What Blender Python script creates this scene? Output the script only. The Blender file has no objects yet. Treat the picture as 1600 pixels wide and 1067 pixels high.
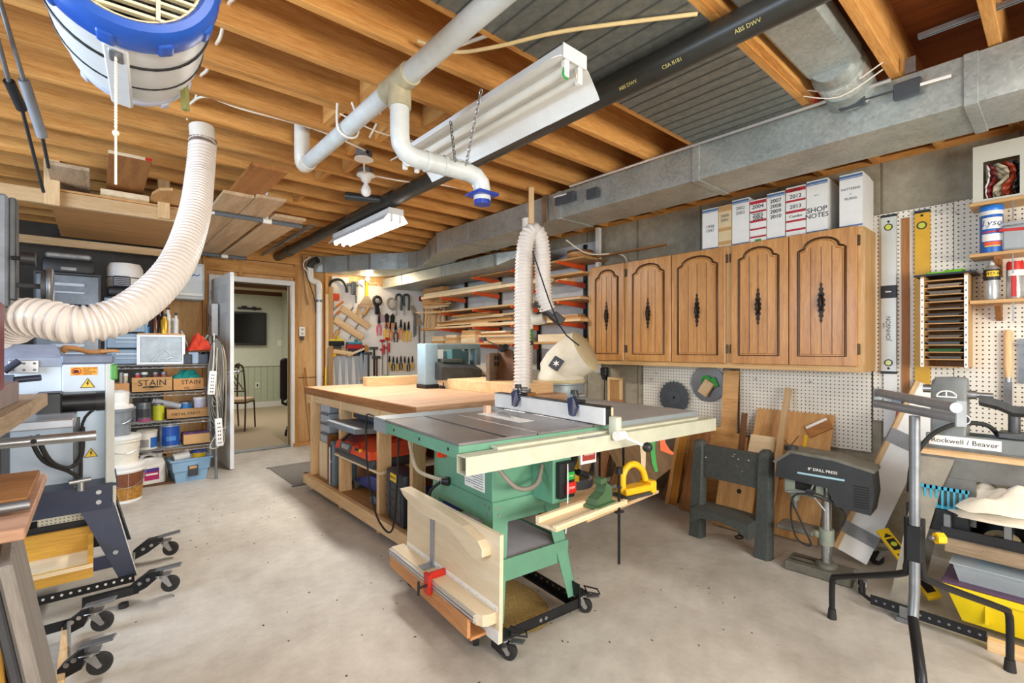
import bpy, bmesh, math, random
from mathutils import Vector, Matrix, Euler
R = math.radians
rnd = random.Random(7)
SC = bpy.context.scene
COL = SC.collection
# ---------------------------------------------------------------- camera, world, lights, exposure
cam = bpy.data.cameras.new('camera'); camo = bpy.data.objects.new('camera', cam); COL.objects.link(camo)
camo.location = (0, 0, 1.25); camo.rotation_euler = (R(90), 0, R(-40.91))
cam.sensor_width = 36; cam.lens = 750 * 36 / 1600; cam.shift_y = 9.5 / 1600; cam.clip_start = 0.02
SC.camera = camo
w = bpy.data.worlds.new('world'); SC.world = w; w.use_nodes = True
w.node_tree.nodes['Background'].inputs[0].default_value = (0.90, 0.95, 1.0, 1)
w.node_tree.nodes['Background'].inputs[1].default_value = 0.62
def area(name, loc, rot, sx, sy, power, col=(1, 1, 1), spread=180):
    l = bpy.data.lights.new(name, 'AREA'); l.shape = 'RECTANGLE'; l.size = sx; l.size_y = sy
    l.energy = power; l.color = col; l.spread = R(spread)
    o = bpy.data.objects.new(name, l); COL.objects.link(o); o.location = loc; o.rotation_euler = [R(a) for a in rot]
    return o
def point(name, loc, power, col, rad=0.03):
    l = bpy.data.lights.new(name, 'POINT'); l.energy = power; l.color = col; l.shadow_soft_size = rad
    o = bpy.data.objects.new(name, l); COL.objects.link(o); o.location = loc
    return o
area('shop_and_fill_light', (1.70, 3.85, 2.19), (0, 0, 0), 0.2, 1.1, 48, (1, 0.97, 0.92))  # light of the lit fluorescent fixture
area('shop_and_fill_light', (0.3, 0.2, 2.40), (0, 0, 0), 0.3, 1.2, 15, (1, 0.96, 0.9))  # added overhead fill out of view, no fixture built for it
area('shop_and_fill_light', (2.2, -0.6, 2.38), (0, 0, 0), 0.3, 1.2, 17, (1, 0.96, 0.9))  # second added fill, unseen behind the camera, brightens the room
area('window_daylight', (-2.1, 2.2, 1.55), (0, -90, 0), 1.2, 2.2, 120, (0.62, 0.79, 1.0))
area('rear_window_daylight', (0.9, -1.9, 1.3), (90, 0, 0), 2.6, 0.7, 125, (1, 0.95, 0.87))
point('bulb_light', (2.80, 6.18, 2.20), 6, (1, 0.8, 0.55), 0.03)
area('den_light', (1.6, 9.0, 2.28), (0, 0, 0), 1.6, 1.6, 42, (1, 0.93, 0.84))
SC.view_settings.view_transform = 'Standard'; SC.view_settings.look = 'None'
SC.view_settings.gamma = 1; SC.view_settings.use_curve_mapping = False
SC.view_settings.exposure = 0.06

# ---------------------------------------------------------------- helpers
FX, FY, HV = 0.6549, 0.7557, 543.0
def at(u, v, X=None, Y=None, Z=None, d=None):        # photograph pixel -> point on a plane of the room
    a = (u - 800) / 750.0
    r = Vector((FX + FY * a, FY - FX * a, (HV - v) / 750.0))
    if d is None: d = X / r.x if X is not None else Y / r.y if Y is not None else (Z - 1.25) / r.z
    return Vector((d * r.x, d * r.y, 1.25 + d * r.z))

def hexc(h):
    if not isinstance(h, str): return tuple(h)[:3] + (1,)
    h = h.lstrip('#'); c = [int(h[i:i + 2], 16) / 255 for i in (0, 2, 4)]
    return tuple(x / 12.92 if x <= 0.04045 else ((x + 0.055) / 1.055) ** 2.4 for x in c) + (1,)

MATS = {}
def nodes_of(name):
    m = bpy.data.materials.new(name); m.use_nodes = True
    nt = m.node_tree; b = nt.nodes['Principled BSDF']
    return m, nt, b
def N(nt, t, **kw):
    n = nt.nodes.new(t)
    for k, v in kw.items():
        if k in n.inputs: n.inputs[k].default_value = v
        else: setattr(n, k, v)
    return n
def ramp(nt, fac, stops):
    r = nt.nodes.new('ShaderNodeValToRGB'); e = r.color_ramp.elements
    while len(e) < len(stops): e.new(0.5)
    for i, (p, c) in enumerate(stops): e[i].position = p; e[i].color = hexc(c)
    nt.links.new(fac, r.inputs[0]); return r
def mat(name, col, rough=0.6, metal=0.0, mott=0.12, scale=14.0, bump=0.0, spec=0.5, alpha=1.0, trans=0.0, emit=None, estr=0, coat=0.0):
    """plain surface with soft mottling"""
    if name in MATS: return MATS[name]
    m, nt, b = nodes_of(name); L = nt.links
    b.inputs['Roughness'].default_value = rough; b.inputs['Metallic'].default_value = metal
    b.inputs['Specular IOR Level'].default_value = spec
    c = hexc(col)
    if mott > 0:
        tc = N(nt, 'ShaderNodeTexCoord'); nz = N(nt, 'ShaderNodeTexNoise', Scale=scale, Detail=5.0, Roughness=0.65)
        L.new(tc.outputs['Object'], nz.inputs['Vector'])
        lo = tuple(x * (1 - mott) for x in c[:3]); hi = tuple(min(1, x * (1 + mott)) for x in c[:3])
        r = ramp(nt, nz.outputs[0], [(0.3, lo), (0.7, hi)])
        L.new(r.outputs[0], b.inputs['Base Color'])
        if bump:
            bp = N(nt, 'ShaderNodeBump', Strength=bump, Distance=0.01); L.new(nz.outputs[0], bp.inputs['Height']); L.new(bp.outputs[0], b.inputs['Normal'])
    else: b.inputs['Base Color'].default_value = c
    if alpha < 1: b.inputs['Alpha'].default_value = alpha
    if trans: b.inputs['Transmission Weight'].default_value = trans
    if coat: b.inputs['Coat Weight'].default_value = coat
    if emit: b.inputs['Emission Color'].default_value = hexc(emit); b.inputs['Emission Strength'].default_value = estr
    MATS[name] = m; return m
def wood(name, c1, c2, axis='x', rough=0.6, rings=18.0, vary=0.25, dark=None, coat=0.0):
    """streaky grain along a local axis, tint varies per object"""
    key = name + '_' + axis
    if key in MATS: return MATS[key]
    m, nt, b = nodes_of(key); L = nt.links
    tc = N(nt, 'ShaderNodeTexCoord'); oi = N(nt, 'ShaderNodeObjectInfo')
    mp = N(nt, 'ShaderNodeMapping'); s = {'x': (0.7, 9, 9), 'y': (9, 0.7, 9), 'z': (9, 9, 0.7)}[axis]; mp.inputs['Scale'].default_value = s
    add = N(nt, 'ShaderNodeVectorMath', operation='ADD'); mul = N(nt, 'ShaderNodeMath', operation='MULTIPLY'); mul.inputs[1].default_value = 37.0
    L.new(oi.outputs['Random'], mul.inputs[0]); L.new(tc.outputs['Object'], add.inputs[0]); L.new(mul.outputs[0], add.inputs[1]); L.new(add.outputs[0], mp.inputs[0])
    n1 = N(nt, 'ShaderNodeTexNoise', Scale=2.2, Detail=4.0, Roughness=0.6, Distortion=0.6); L.new(mp.outputs[0], n1.inputs['Vector'])
    n2 = N(nt, 'ShaderNodeTexNoise', Scale=rings, Detail=3.0, Roughness=0.7); L.new(mp.outputs[0], n2.inputs['Vector'])
    mx = N(nt, 'ShaderNodeMath', operation='MULTIPLY_ADD'); mx.inputs[1].default_value = 0.45; L.new(n2.outputs[0], mx.inputs[0])
    h = N(nt, 'ShaderNodeMath', operation='MULTIPLY'); h.inputs[1].default_value = 0.55; L.new(n1.outputs[0], h.inputs[0]); L.new(h.outputs[0], mx.inputs[2])
    r = ramp(nt, mx.outputs[0], [(0.36, c2), (0.62, c1)])
    hs = N(nt, 'ShaderNodeHueSaturation'); L.new(r.outputs[0], hs.inputs['Color'])
    mr = N(nt, 'ShaderNodeMapRange'); mr.inputs['To Min'].default_value = 1 - vary; mr.inputs['To Max'].default_value = 1 + vary * 0.6
    L.new(oi.outputs['Random'], mr.inputs['Value']); L.new(mr.outputs[0], hs.inputs['Value'])
    L.new(hs.outputs[0], b.inputs['Base Color'])
    b.inputs['Roughness'].default_value = rough
    if coat: b.inputs['Coat Weight'].default_value = coat; b.inputs['Coat Roughness'].default_value = 0.25
    bp = N(nt, 'ShaderNodeBump', Strength=0.12, Distance=0.004); L.new(n2.outputs[0], bp.inputs['Height']); L.new(bp.outputs[0], b.inputs['Normal'])
    MATS[key] = m; return m

class MB:
    def __init__(s): s.bm = bmesh.new()
    def _fin(s, vs, M):
        if M is not None: bmesh.ops.transform(s.bm, matrix=M, verts=vs)
    def bx(s, x0, x1, y0, y1, z0, z1, bev=0.0, M=None, seg=1):
        c = Vector(((x0 + x1) / 2, (y0 + y1) / 2, (z0 + z1) / 2))
        g = bmesh.ops.create_cube(s.bm, size=1.0, matrix=Matrix.Translation(c) @ Matrix.Diagonal((abs(x1 - x0), abs(y1 - y0), abs(z1 - z0), 1)))
        vs = g['verts']
        if bev:
            es = list({e for v in vs for e in v.link_edges})
            r = bmesh.ops.bevel(s.bm, geom=es, offset=bev, segments=seg, profile=0.5, affect='EDGES', clamp_overlap=True)
            vs = list({v for f in r['faces'] for v in f.verts} | {v for v in vs if v.is_valid})
            # every vertex of the island
            todo = list(vs); seen = set(vs)
            while todo:
                v = todo.pop()
                for e in v.link_edges:
                    o = e.other_vert(v)
                    if o not in seen: seen.add(o); todo.append(o)
            vs = list(seen)
        s._fin(vs, M); return s
    def box(s, c, sz, rot=(0, 0, 0), bev=0.0, seg=1):
        M = Matrix.Translation(c) @ Euler([R(a) for a in rot]).to_matrix().to_4x4()
        return s.bx(-sz[0] / 2, sz[0] / 2, -sz[1] / 2, sz[1] / 2, -sz[2] / 2, sz[2] / 2, bev, M, seg)
    def cyl(s, p0, p1, r0, r1=None, n=16, caps=True):
        p0 = Vector(p0); p1 = Vector(p1); d = p1 - p0
        if r1 is None: r1 = r0
        M = Matrix.Translation((p0 + p1) / 2) @ d.to_track_quat('Z', 'Y').to_matrix().to_4x4()
        bmesh.ops.create_cone(s.bm, cap_ends=caps, segments=n, radius1=max(r0, 1e-5), radius2=max(r1, 1e-5), depth=d.length, matrix=M); return s
    def tube(s, pts, r, n=8, smooth=0, caps=True, close=False):
        pts = [Vector(p) for p in pts]
        if smooth: pts = catmull(pts, smooth, close)
        m = len(pts); rs = r if isinstance(r, (list, tuple)) else [r] * m
        if len(rs) != m:
            q = len(rs); rs = [rs[min(q - 1, int(i * (q - 1) / max(1, m - 1) + 0.5))] for i in range(m)]
        rings = []; t0 = None; nrm = None
        for i, p in enumerate(pts):
            if close: t = pts[(i + 1) % m] - pts[i - 1]
            else: t = pts[min(i + 1, m - 1)] - pts[max(i - 1, 0)]
            if t.length < 1e-9: t = t0 or Vector((0, 0, 1))
            t = t.normalized()
            if nrm is None:
                a = Vector((0, 0, 1)) if abs(t.z) < 0.9 else Vector((1, 0, 0)); nrm = (a - a.dot(t) * t).normalized()
            else:
                nrm = nrm - nrm.dot(t) * t
                nrm = nrm.normalized() if nrm.length > 1e-6 else t.orthogonal().normalized()
            t0 = t; bi = t.cross(nrm)
            rings.append([s.bm.verts.new(p + (nrm * math.cos(2 * math.pi * k / n) + bi * math.sin(2 * math.pi * k / n)) * rs[i]) for k in range(n)])
        for i in range(m if close else m - 1):
            A, B = rings[i], rings[(i + 1) % m]
            for k in range(n): s.bm.faces.new((A[k], A[(k + 1) % n], B[(k + 1) % n], B[k]))
        if caps and not close: s.bm.faces.new(rings[0][::-1]); s.bm.faces.new(rings[-1])
        return s
    def lathe(s, prof, n=24, M=None):
        vs = []; rings = []
        for (r, z) in prof:
            if r < 1e-6: ring = [s.bm.verts.new((0, 0, z))]
            else: ring = [s.bm.verts.new((r * math.cos(2 * math.pi * k / n), r * math.sin(2 * math.pi * k / n), z)) for k in range(n)]
            rings.append(ring); vs += ring
        for A, B in zip(rings, rings[1:]):
            for k in range(n):
                a0, a1 = A[k % len(A)], A[(k + 1) % len(A)]; b0, b1 = B[k % len(B)], B[(k + 1) % len(B)]
                f = [a0, a1, b1, b0]; f = [v for i, v in enumerate(f) if v not in f[:i]]
                if len(f) > 2:
                    try: s.bm.faces.new(f)
                    except ValueError: pass
        s._fin(vs, M); return s
    def prism(s, poly, z0, z1, M=None):
        a = [s.bm.verts.new((x, y, z0)) for x, y in poly]; b = [s.bm.verts.new((x, y, z1)) for x, y in poly]
        s.bm.faces.new(a[::-1]); s.bm.faces.new(b); n = len(poly)
        for i in range(n): s.bm.faces.new((a[i], a[(i + 1) % n], b[(i + 1) % n], b[i]))
        s._fin(a + b, M); return s
    def quad(s, *ps):
        s.bm.faces.new([s.bm.verts.new(p) for p in ps]); return s
    def loft(s, secs, caps=True):
        rings = [[s.bm.verts.new(p) for p in sec] for sec in secs]; n = len(rings[0])
        for A, B in zip(rings, rings[1:]):
            for k in range(n): s.bm.faces.new((A[k], A[(k + 1) % n], B[(k + 1) % n], B[k]))
        if caps: s.bm.faces.new(rings[0][::-1]); s.bm.faces.new(rings[-1])
        return s
    def mesh(s, name, m, smooth=None):
        bmesh.ops.recalc_face_normals(s.bm, faces=s.bm.faces[:])
        me = bpy.data.meshes.new(name); s.bm.to_mesh(me); s.bm.free()
        if m: me.materials.append(m)
        if smooth is not None:
            me.shade_smooth(); me.set_sharp_from_angle(angle=R(smooth))
        return me
    def build(s, name, m, parent=None, smooth=None, loc=None, rot=None):
        return link(name, s.mesh(name, m, smooth), parent, loc, rot)
def catmull(p, k, close=False):
    out = []; n = len(p)
    for i in range(n if close else n - 1):
        if close: a, b, c, d = p[i - 1], p[i], p[(i + 1) % n], p[(i + 2) % n]
        else: a, b, c, d = p[max(i - 1, 0)], p[i], p[i + 1], p[min(i + 2, n - 1)]
        for j in range(k):
            t = j / k
            out.append(0.5 * ((2 * b) + (c - a) * t + (2 * a - 5 * b + 4 * c - d) * t * t + (3 * b - a - 3 * c + d) * t ** 3))
    if not close: out.append(p[-1])
    return out
def link(name, me, parent=None, loc=None, rot=None):
    o = bpy.data.objects.new(name, me); COL.objects.link(o)
    if parent: o.parent = parent
    if loc is not None: o.location = loc
    if rot is not None: o.rotation_euler = [R(a) for a in rot]
    return o
def tag(o, label, cat, group=None, kind=None):
    if label: o['label'] = label
    if cat: o['category'] = cat
    if group: o['group'] = group
    if kind: o['kind'] = kind
    return o
def thing(name, label, cat, loc=(0, 0, 0), rot=(0, 0, 0), group=None):
    o = bpy.data.objects.new(name, None); COL.objects.link(o); o.empty_display_size = 0.05
    o.location = loc; o.rotation_euler = [R(a) for a in rot]
    return tag(o, label, cat, group)
def solo(mb, name, m, label, cat, loc=(0, 0, 0), rot=(0, 0, 0), group=None, smooth=None):
    return tag(mb.build(name, m, None, smooth, loc, rot), label, cat, group)
def struct(mb, name, m, parent=None, smooth=None):
    o = mb.build(name, m, parent, smooth)
    if not parent: o['kind'] = 'structure'
    return o
def dup(root, loc=None, rot=None, label=None, group=None):
    r = root.copy(); COL.objects.link(r)
    if loc is not None: r.location = loc
    if rot is not None: r.rotation_euler = [R(a) for a in rot]
    if label: r['label'] = label
    if group: r['group'] = group
    for ch in list(root.children):
        c = ch.copy(); COL.objects.link(c); c.parent = r
        for g in list(ch.children):
            d = g.copy(); COL.objects.link(d); d.parent = c
    return r
def text(name, s, size, m, parent, loc, rot, extr=0.0004, align='CENTER'):
    cu = bpy.data.curves.new(name, 'FONT'); cu.body = s; cu.size = size; cu.extrude = extr; cu.align_x = align; cu.align_y = 'CENTER'; cu.resolution_u = 3
    t = bpy.data.objects.new(name, cu); COL.objects.link(t)
    dg = bpy.context.evaluated_depsgraph_get(); me = bpy.data.meshes.new_from_object(t.evaluated_get(dg))
    bpy.data.objects.remove(t); me.materials.clear(); me.materials.append(m)
    return link(name, me, parent, loc, rot)
def hose_pts(pts, pitch, ra, rb, k=10):
    """centre line and ribbed radii of a corrugated hose"""
    c = catmull([Vector(p) for p in pts], k); out = []; rs = []; acc = 0.0; step = pitch / 4; pos = 0.0
    seg = [(c[i], c[i + 1], (c[i + 1] - c[i]).length) for i in range(len(c) - 1)]
    tot = sum(q[2] for q in seg); n = int(tot / step); i = 0; base = 0.0
    for j in range(n + 1):
        dd = min(j * step, tot - 1e-6)
        while i < len(seg) - 1 and base + seg[i][2] < dd: base += seg[i][2]; i += 1
        a, b, l = seg[i]; out.append(a.lerp(b, (dd - base) / max(l, 1e-9)))
        rs.append((ra, rb, rb, ra)[j % 4] if j % 4 in (0, 3) else rb)
    return out, rs
def plank(name, label, cat, L, W, T, loc, rot, m, group=None, bev=0.001):
    return solo(MB().bx(-L / 2, L / 2, -W / 2, W / 2, -T / 2, T / 2), name, m, label, cat, loc, rot, group)
def frame_rot(xd, yd):
    """euler degrees of a frame with local X along xd and local Y towards yd"""
    x = Vector(xd).normalized(); y = Vector(yd); y = (y - y.dot(x) * x).normalized(); z = x.cross(y)
    e = Matrix((x, y, z)).transposed().to_euler(); return [math.degrees(a) for a in e]

# ---------------------------------------------------------------- common materials
M_joist = wood('joist_wood', '#dda45c', '#b3752f', 'x', 0.7, vary=0.18)
M_joist_y = wood('joist_wood', '#dda45c', '#b3752f', 'y', 0.7, vary=0.18)
M_joist_z = wood('joist_wood', '#dda45c', '#b3752f', 'z', 0.7, vary=0.18)
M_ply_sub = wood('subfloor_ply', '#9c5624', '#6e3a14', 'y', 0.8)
PINE = {a: wood('pine', '#e6c79a', '#cfa36c', a, 0.6) for a in 'xyz'}
PALE = {a: wood('pale_wood', '#ecd9b8', '#d8bb8c', a, 0.6) for a in 'xyz'}
TAN = {a: wood('tan_wood', '#d3a469', '#b07d44', a, 0.6) for a in 'xyz'}
OAK = {a: wood('oak', '#cc9350', '#a66c30', a, 0.42, vary=0.08, coat=0.25) for a in 'xyz'}
OAKL = {a: wood('oak_light', '#d9b078', '#bd8d52', a, 0.5, vary=0.06) for a in 'xyz'}
BROWN = {a: wood('brown_board', '#b0763c', '#8b5626', a, 0.6) for a in 'xyz'}
DKBR = {a: wood('dark_brown_board', '#7d512c', '#59351a', a, 0.6) for a in 'xyz'}
GREY_W = {a: wood('weathered_wood', '#b9a184', '#8e775c', a, 0.7) for a in 'xyz'}
M_black = mat('black_plastic', '#1d1e20', 0.45, mott=0.2)
M_rubber = mat('black_rubber', '#262524', 0.75, mott=0.2)
M_blackmetal = mat('black_painted_steel', '#202124', 0.4, 0.3, mott=0.25)
M_steel = mat('bright_steel', '#b9bbbd', 0.28, 0.9, mott=0.12)
M_dsteel = mat('dull_steel', '#8a8c8e', 0.45, 0.8, mott=0.2)
M_iron = mat('cast_iron_grey', '#5d6062', 0.5, 0.5, mott=0.25)
M_white = mat('white_paint', '#e8e8e4', 0.45, mott=0.04)
M_whitep = mat('white_plastic', '#eceae4', 0.35, mott=0.04)
M_pvc = mat('pvc_pipe', '#c9cdca', 0.35, mott=0.12, scale=9)
M_pvcw = mat('pvc_white', '#e4dfd2', 0.35, mott=0.06)
M_abs = mat('abs_black_pipe', '#33332f', 0.35, mott=0.3, scale=6)
M_red = mat('red_paint', '#c8281e', 0.4, mott=0.1)
M_orange = mat('orange_paint', '#e2571f', 0.4, mott=0.1)
M_yellow = mat('yellow_plastic', '#f2c31c', 0.4, mott=0.08)
M_blue = mat('blue_plastic', '#2458b8', 0.4, mott=0.1)
M_green = mat('green_plastic', '#2e9a3c', 0.4, mott=0.1)
M_clear = mat('clear_plastic', '#c8d2d8', 0.15, mott=0.05, alpha=0.45)
M_cable = mat('white_cable', '#e9dfcb', 0.5, mott=0.05)
M_paper = mat('white_paper', '#f1efe8', 0.8, mott=0.04)
M_card = mat('cardboard', '#c59a66', 0.8, mott=0.1)
M_ink = mat('black_ink', '#1a1a1a', 0.8, mott=0)
M_redink = mat('red_ink', '#b8242a', 0.8, mott=0)
M_blueink = mat('blue_ink', '#3868a8', 0.8, mott=0)
def galv():
    m, nt, b = nodes_of('galvanised_steel'); L = nt.links
    tc = N(nt, 'ShaderNodeTexCoord'); v = N(nt, 'ShaderNodeTexVoronoi', Scale=70.0); L.new(tc.outputs['Object'], v.inputs['Vector'])
    nz = N(nt, 'ShaderNodeTexNoise', Scale=5.0, Detail=6.0); L.new(tc.outputs['Object'], nz.inputs['Vector'])
    mx = N(nt, 'ShaderNodeMix'); mx.data_type = 'RGBA'; mx.inputs[0].default_value = 0.5
    r1 = ramp(nt, v.outputs['Color'], [(0.0, '#8f9794'), (1.0, '#c4cbc6')]); r2 = ramp(nt, nz.outputs[0], [(0.3, '#8e948f'), (0.7, '#c2c7c0')])
    L.new(r1.outputs[0], mx.inputs[6]); L.new(r2.outputs[0], mx.inputs[7]); L.new(mx.outputs[2], b.inputs['Base Color'])
    b.inputs['Metallic'].default_value = 0.55; b.inputs['Roughness'].default_value = 0.42
    return m
M_galv = galv()
M_pan = mat('pan_steel', '#7b7d76', 0.5, 0.45, mott=0.22, scale=25)
def peg(name, ax, base='#ece5d6', hole='#3a3226', pitch=0.0254, r=0.0042, ox=0.0, oz=0.0):
    """white hardboard with a grid of drilled holes; ax = the two object axes of the sheet"""
    m, nt, b = nodes_of(name); L = nt.links
    tc = N(nt, 'ShaderNodeTexCoord'); sp = N(nt, 'ShaderNodeSeparateXYZ'); L.new(tc.outputs['Object'], sp.inputs[0])
    qs = []
    for a in ax:
        d = N(nt, 'ShaderNodeMath', operation='DIVIDE'); d.inputs[1].default_value = pitch; L.new(sp.outputs[a], d.inputs[0])
        f = N(nt, 'ShaderNodeMath', operation='FRACT'); L.new(d.outputs[0], f.inputs[0])
        s_ = N(nt, 'ShaderNodeMath', operation='SUBTRACT'); s_.inputs[1].default_value = 0.5; L.new(f.outputs[0], s_.inputs[0])
        q = N(nt, 'ShaderNodeMath', operation='MULTIPLY'); L.new(s_.outputs[0], q.inputs[0]); L.new(s_.outputs[0], q.inputs[1]); qs.append(q)
    ad = N(nt, 'ShaderNodeMath', operation='ADD'); L.new(qs[0].outputs[0], ad.inputs[0]); L.new(qs[1].outputs[0], ad.inputs[1])
    lt = N(nt, 'ShaderNodeMath', operation='LESS_THAN'); lt.inputs[1].default_value = (r / pitch) ** 2; L.new(ad.outputs[0], lt.inputs[0])
    mx = N(nt, 'ShaderNodeMix'); mx.data_type = 'RGBA'; L.new(lt.outputs[0], mx.inputs[0]); mx.inputs[6].default_value = hexc(base); mx.inputs[7].default_value = hexc(hole)
    L.new(mx.outputs[2], b.inputs['Base Color']); b.inputs['Roughness'].default_value = 0.45
    return m
# ---------------------------------------------------------------- setting: floor, walls, ceiling
XR, YB, ZJ = 3.80, 6.42, 2.44
def floor_mat():
    m, nt, b = nodes_of('concrete_floor'); L = nt.links
    tc = N(nt, 'ShaderNodeTexCoord')
    n1 = N(nt, 'ShaderNodeTexNoise', Scale=1.1, Detail=7.0, Roughness=0.62); n2 = N(nt, 'ShaderNodeTexNoise', Scale=9.0, Detail=6.0, Roughness=0.7)
    n3 = N(nt, 'ShaderNodeTexNoise', Scale=26.0, Detail=2.0)
    for n in (n1, n2, n3): L.new(tc.outputs['Object'], n.inputs['Vector'])
    r1 = ramp(nt, n1.outputs[0], [(0.3, '#a1978a'), (0.5, '#c2bbae'), (0.7, '#d2ccc1')])
    r2 = ramp(nt, n2.outputs[0], [(0.3, '#9c9388'), (0.65, '#d4cec3')])
    mx = N(nt, 'ShaderNodeMix'); mx.data_type = 'RGBA'; mx.inputs[0].default_value = 0.4
    L.new(r1.outputs[0], mx.inputs[6]); L.new(r2.outputs[0], mx.inputs[7])
    r3 = ramp(nt, n3.outputs[0], [(0.21, '#4a4238'), (0.245, '#ffffff')])
    mu = N(nt, 'ShaderNodeMix'); mu.data_type = 'RGBA'; mu.blend_type = 'MULTIPLY'; mu.inputs[0].default_value = 0.6
    L.new(mx.outputs[2], mu.inputs[6]); L.new(r3.outputs[0], mu.inputs[7]); L.new(mu.outputs[2], b.inputs['Base Color'])
    b.inputs['Roughness'].default_value = 0.55
    bp = N(nt, 'ShaderNodeBump', Strength=0.08, Distance=0.01); L.new(n2.outputs[0], bp.inputs['Height']); L.new(bp.outputs[0], b.inputs['Normal'])
    return m
def wall_mat():
    m, nt, b = nodes_of('poured_concrete'); L = nt.links
    tc = N(nt, 'ShaderNodeTexCoord')
    n1 = N(nt, 'ShaderNodeTexNoise', Scale=1.6, Detail=8.0, Roughness=0.7); n2 = N(nt, 'ShaderNodeTexNoise', Scale=14.0, Detail=6.0, Roughness=0.75)
    for n in (n1, n2): L.new(tc.outputs['Object'], n.inputs['Vector'])
    r1 = ramp(nt, n1.outputs[0], [(0.3, '#877e69'), (0.7, '#b3aa95')]); r2 = ramp(nt, n2.outputs[0], [(0.3, '#7d7563'), (0.7, '#bbb29e')])
    mx = N(nt, 'ShaderNodeMix'); mx.data_type = 'RGBA'; mx.inputs[0].default_value = 0.45
    L.new(r1.outputs[0], mx.inputs[6]); L.new(r2.outputs[0], mx.inputs[7]); L.new(mx.outputs[2], b.inputs['Base Color'])
    b.inputs['Roughness'].default_value = 0.85
    bp = N(nt, 'ShaderNodeBump', Strength=0.3, Distance=0.01); L.new(n2.outputs[0], bp.inputs['Height']); L.new(bp.outputs[0], b.inputs['Normal'])
    return m
M_floor = floor_mat(); M_conc = wall_mat()
struct(MB().bx(-2.3, 3.8, -2.0, 6.45, -0.1, 0), 'floor', M_floor)
# right wall: poured concrete with form-panel ridges, wooden sill on top
wr = struct(MB().bx(XR, XR + 0.2, -2.0, 6.7, -0.1, 2.43), 'wall_right', M_conc)
for y in (0.16, 0.77, 1.38, 1.99, 2.60, 3.21, 3.82, 4.43, 5.04, 5.65):
    struct(MB().bx(XR - 0.004, XR + 0.01, y - 0.004, y + 0.004, 0, 2.43), 'form_ridge', mat('form_ridge_grey', '#77705f', 0.9), wr)
for y0, y1 in ((3.03, 3.86), (3.94, 4.55), (4.63, 5.27), (5.35, 6.40)): struct(MB().bx(XR - .007, XR - .001, y0, y1, 1.0, 2.32), 'foam_board', mat('foam_white', '#cfccc6', .8, mott=.12, scale=5), wr)
struct(MB().bx(XR + 0.004, XR + 0.19, -2.0, 6.7, 2.43, 2.47), 'sill_plate', M_joist_y, wr)
struct(MB().bx(XR + 0.12, XR + 0.19, -2.0, 6.7, 2.47, 2.68), 'rim_joist', M_joist_y, wr)
# left wall (dark, out of the light) and its window opening: daylight comes in here
wl = struct(MB().bx(-2.3, -2.2, 3.4, 6.6, -0.1, 2.44).bx(-2.3, -2.2, -2.0, 3.4, -0.1, 0.9).bx(-2.3, -2.2, -2.0, 1.0, 0.9, 2.44).bx(-2.3, -2.2, 1.0, 3.4, 2.2, 2.44), 'wall_left', M_conc)
# back wall: studs and plywood sheets around a cased door opening
DX0, DX1, DZ = 1.03, 1.86, 2.03
M_backply = wood('wall_plywood', '#e0b47a', '#c6955a', 'z', 0.65, vary=0.1)
M_dkwall = mat('dark_block_wall', '#504c48', 0.9, mott=0.2, scale=5)
wb = struct(MB().bx(DX1, 3.8, YB + 0.03, YB + 0.12, 0, 2.68).bx(0.55, DX0, YB + 0.03, YB + 0.12, 0, 2.68).bx(DX0, DX1, YB + 0.03, YB + 0.12, DZ, 2.68), 'wall_back', M_backply)
struct(MB().bx(-2.3, 0.55, YB + 0.02, YB + 0.12, 0, 2.68), 'block_panel', M_dkwall, wb)
for x in (0.57, 0.93, 1.92, 2.30):
    struct(MB().bx(x - 0.019, x + 0.019, YB - 0.04, YB + 0.03, 0.04, 2.30), 'stud', M_joist_z, wb)
struct(MB().bx(1.88, 3.75, YB - 0.05, YB + 0.03, 0, 0.04), 'sole_plate', M_joist, wb)
struct(MB().bx(0.55, 1.95, YB - 0.05, YB + 0.03, 2.30, 2.44), 'header', M_joist, wb)
struct(MB().bx(0.95, 1.92, YB - 0.03, YB + 0.03, 2.14, 2.27), 'header', M_joist, wb)
struct(MB().bx(1.27, 1.31, YB - 0.035, YB + 0.03, 2.10, 2.30), 'cripple_stud', M_joist_z, wb)
struct(MB().bx(1.96, 2.28, YB + 0.015, YB + 0.03, 0.86, 0.868), 'sheet_joint', DKBR['x'], wb)
# casing
t = MB().bx(DX1, DX1 + 0.06, YB - 0.03, YB + 0.14, 0, DZ + 0.06, 0.004).bx(DX0 - 0.06, DX0, YB - 0.03, YB + 0.14, 0, DZ + 0.06, 0.004).bx(DX0, DX1, YB - 0.03, YB + 0.14, DZ, DZ + 0.06, 0.004)
struct(t, 'trim_1', M_white)
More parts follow.
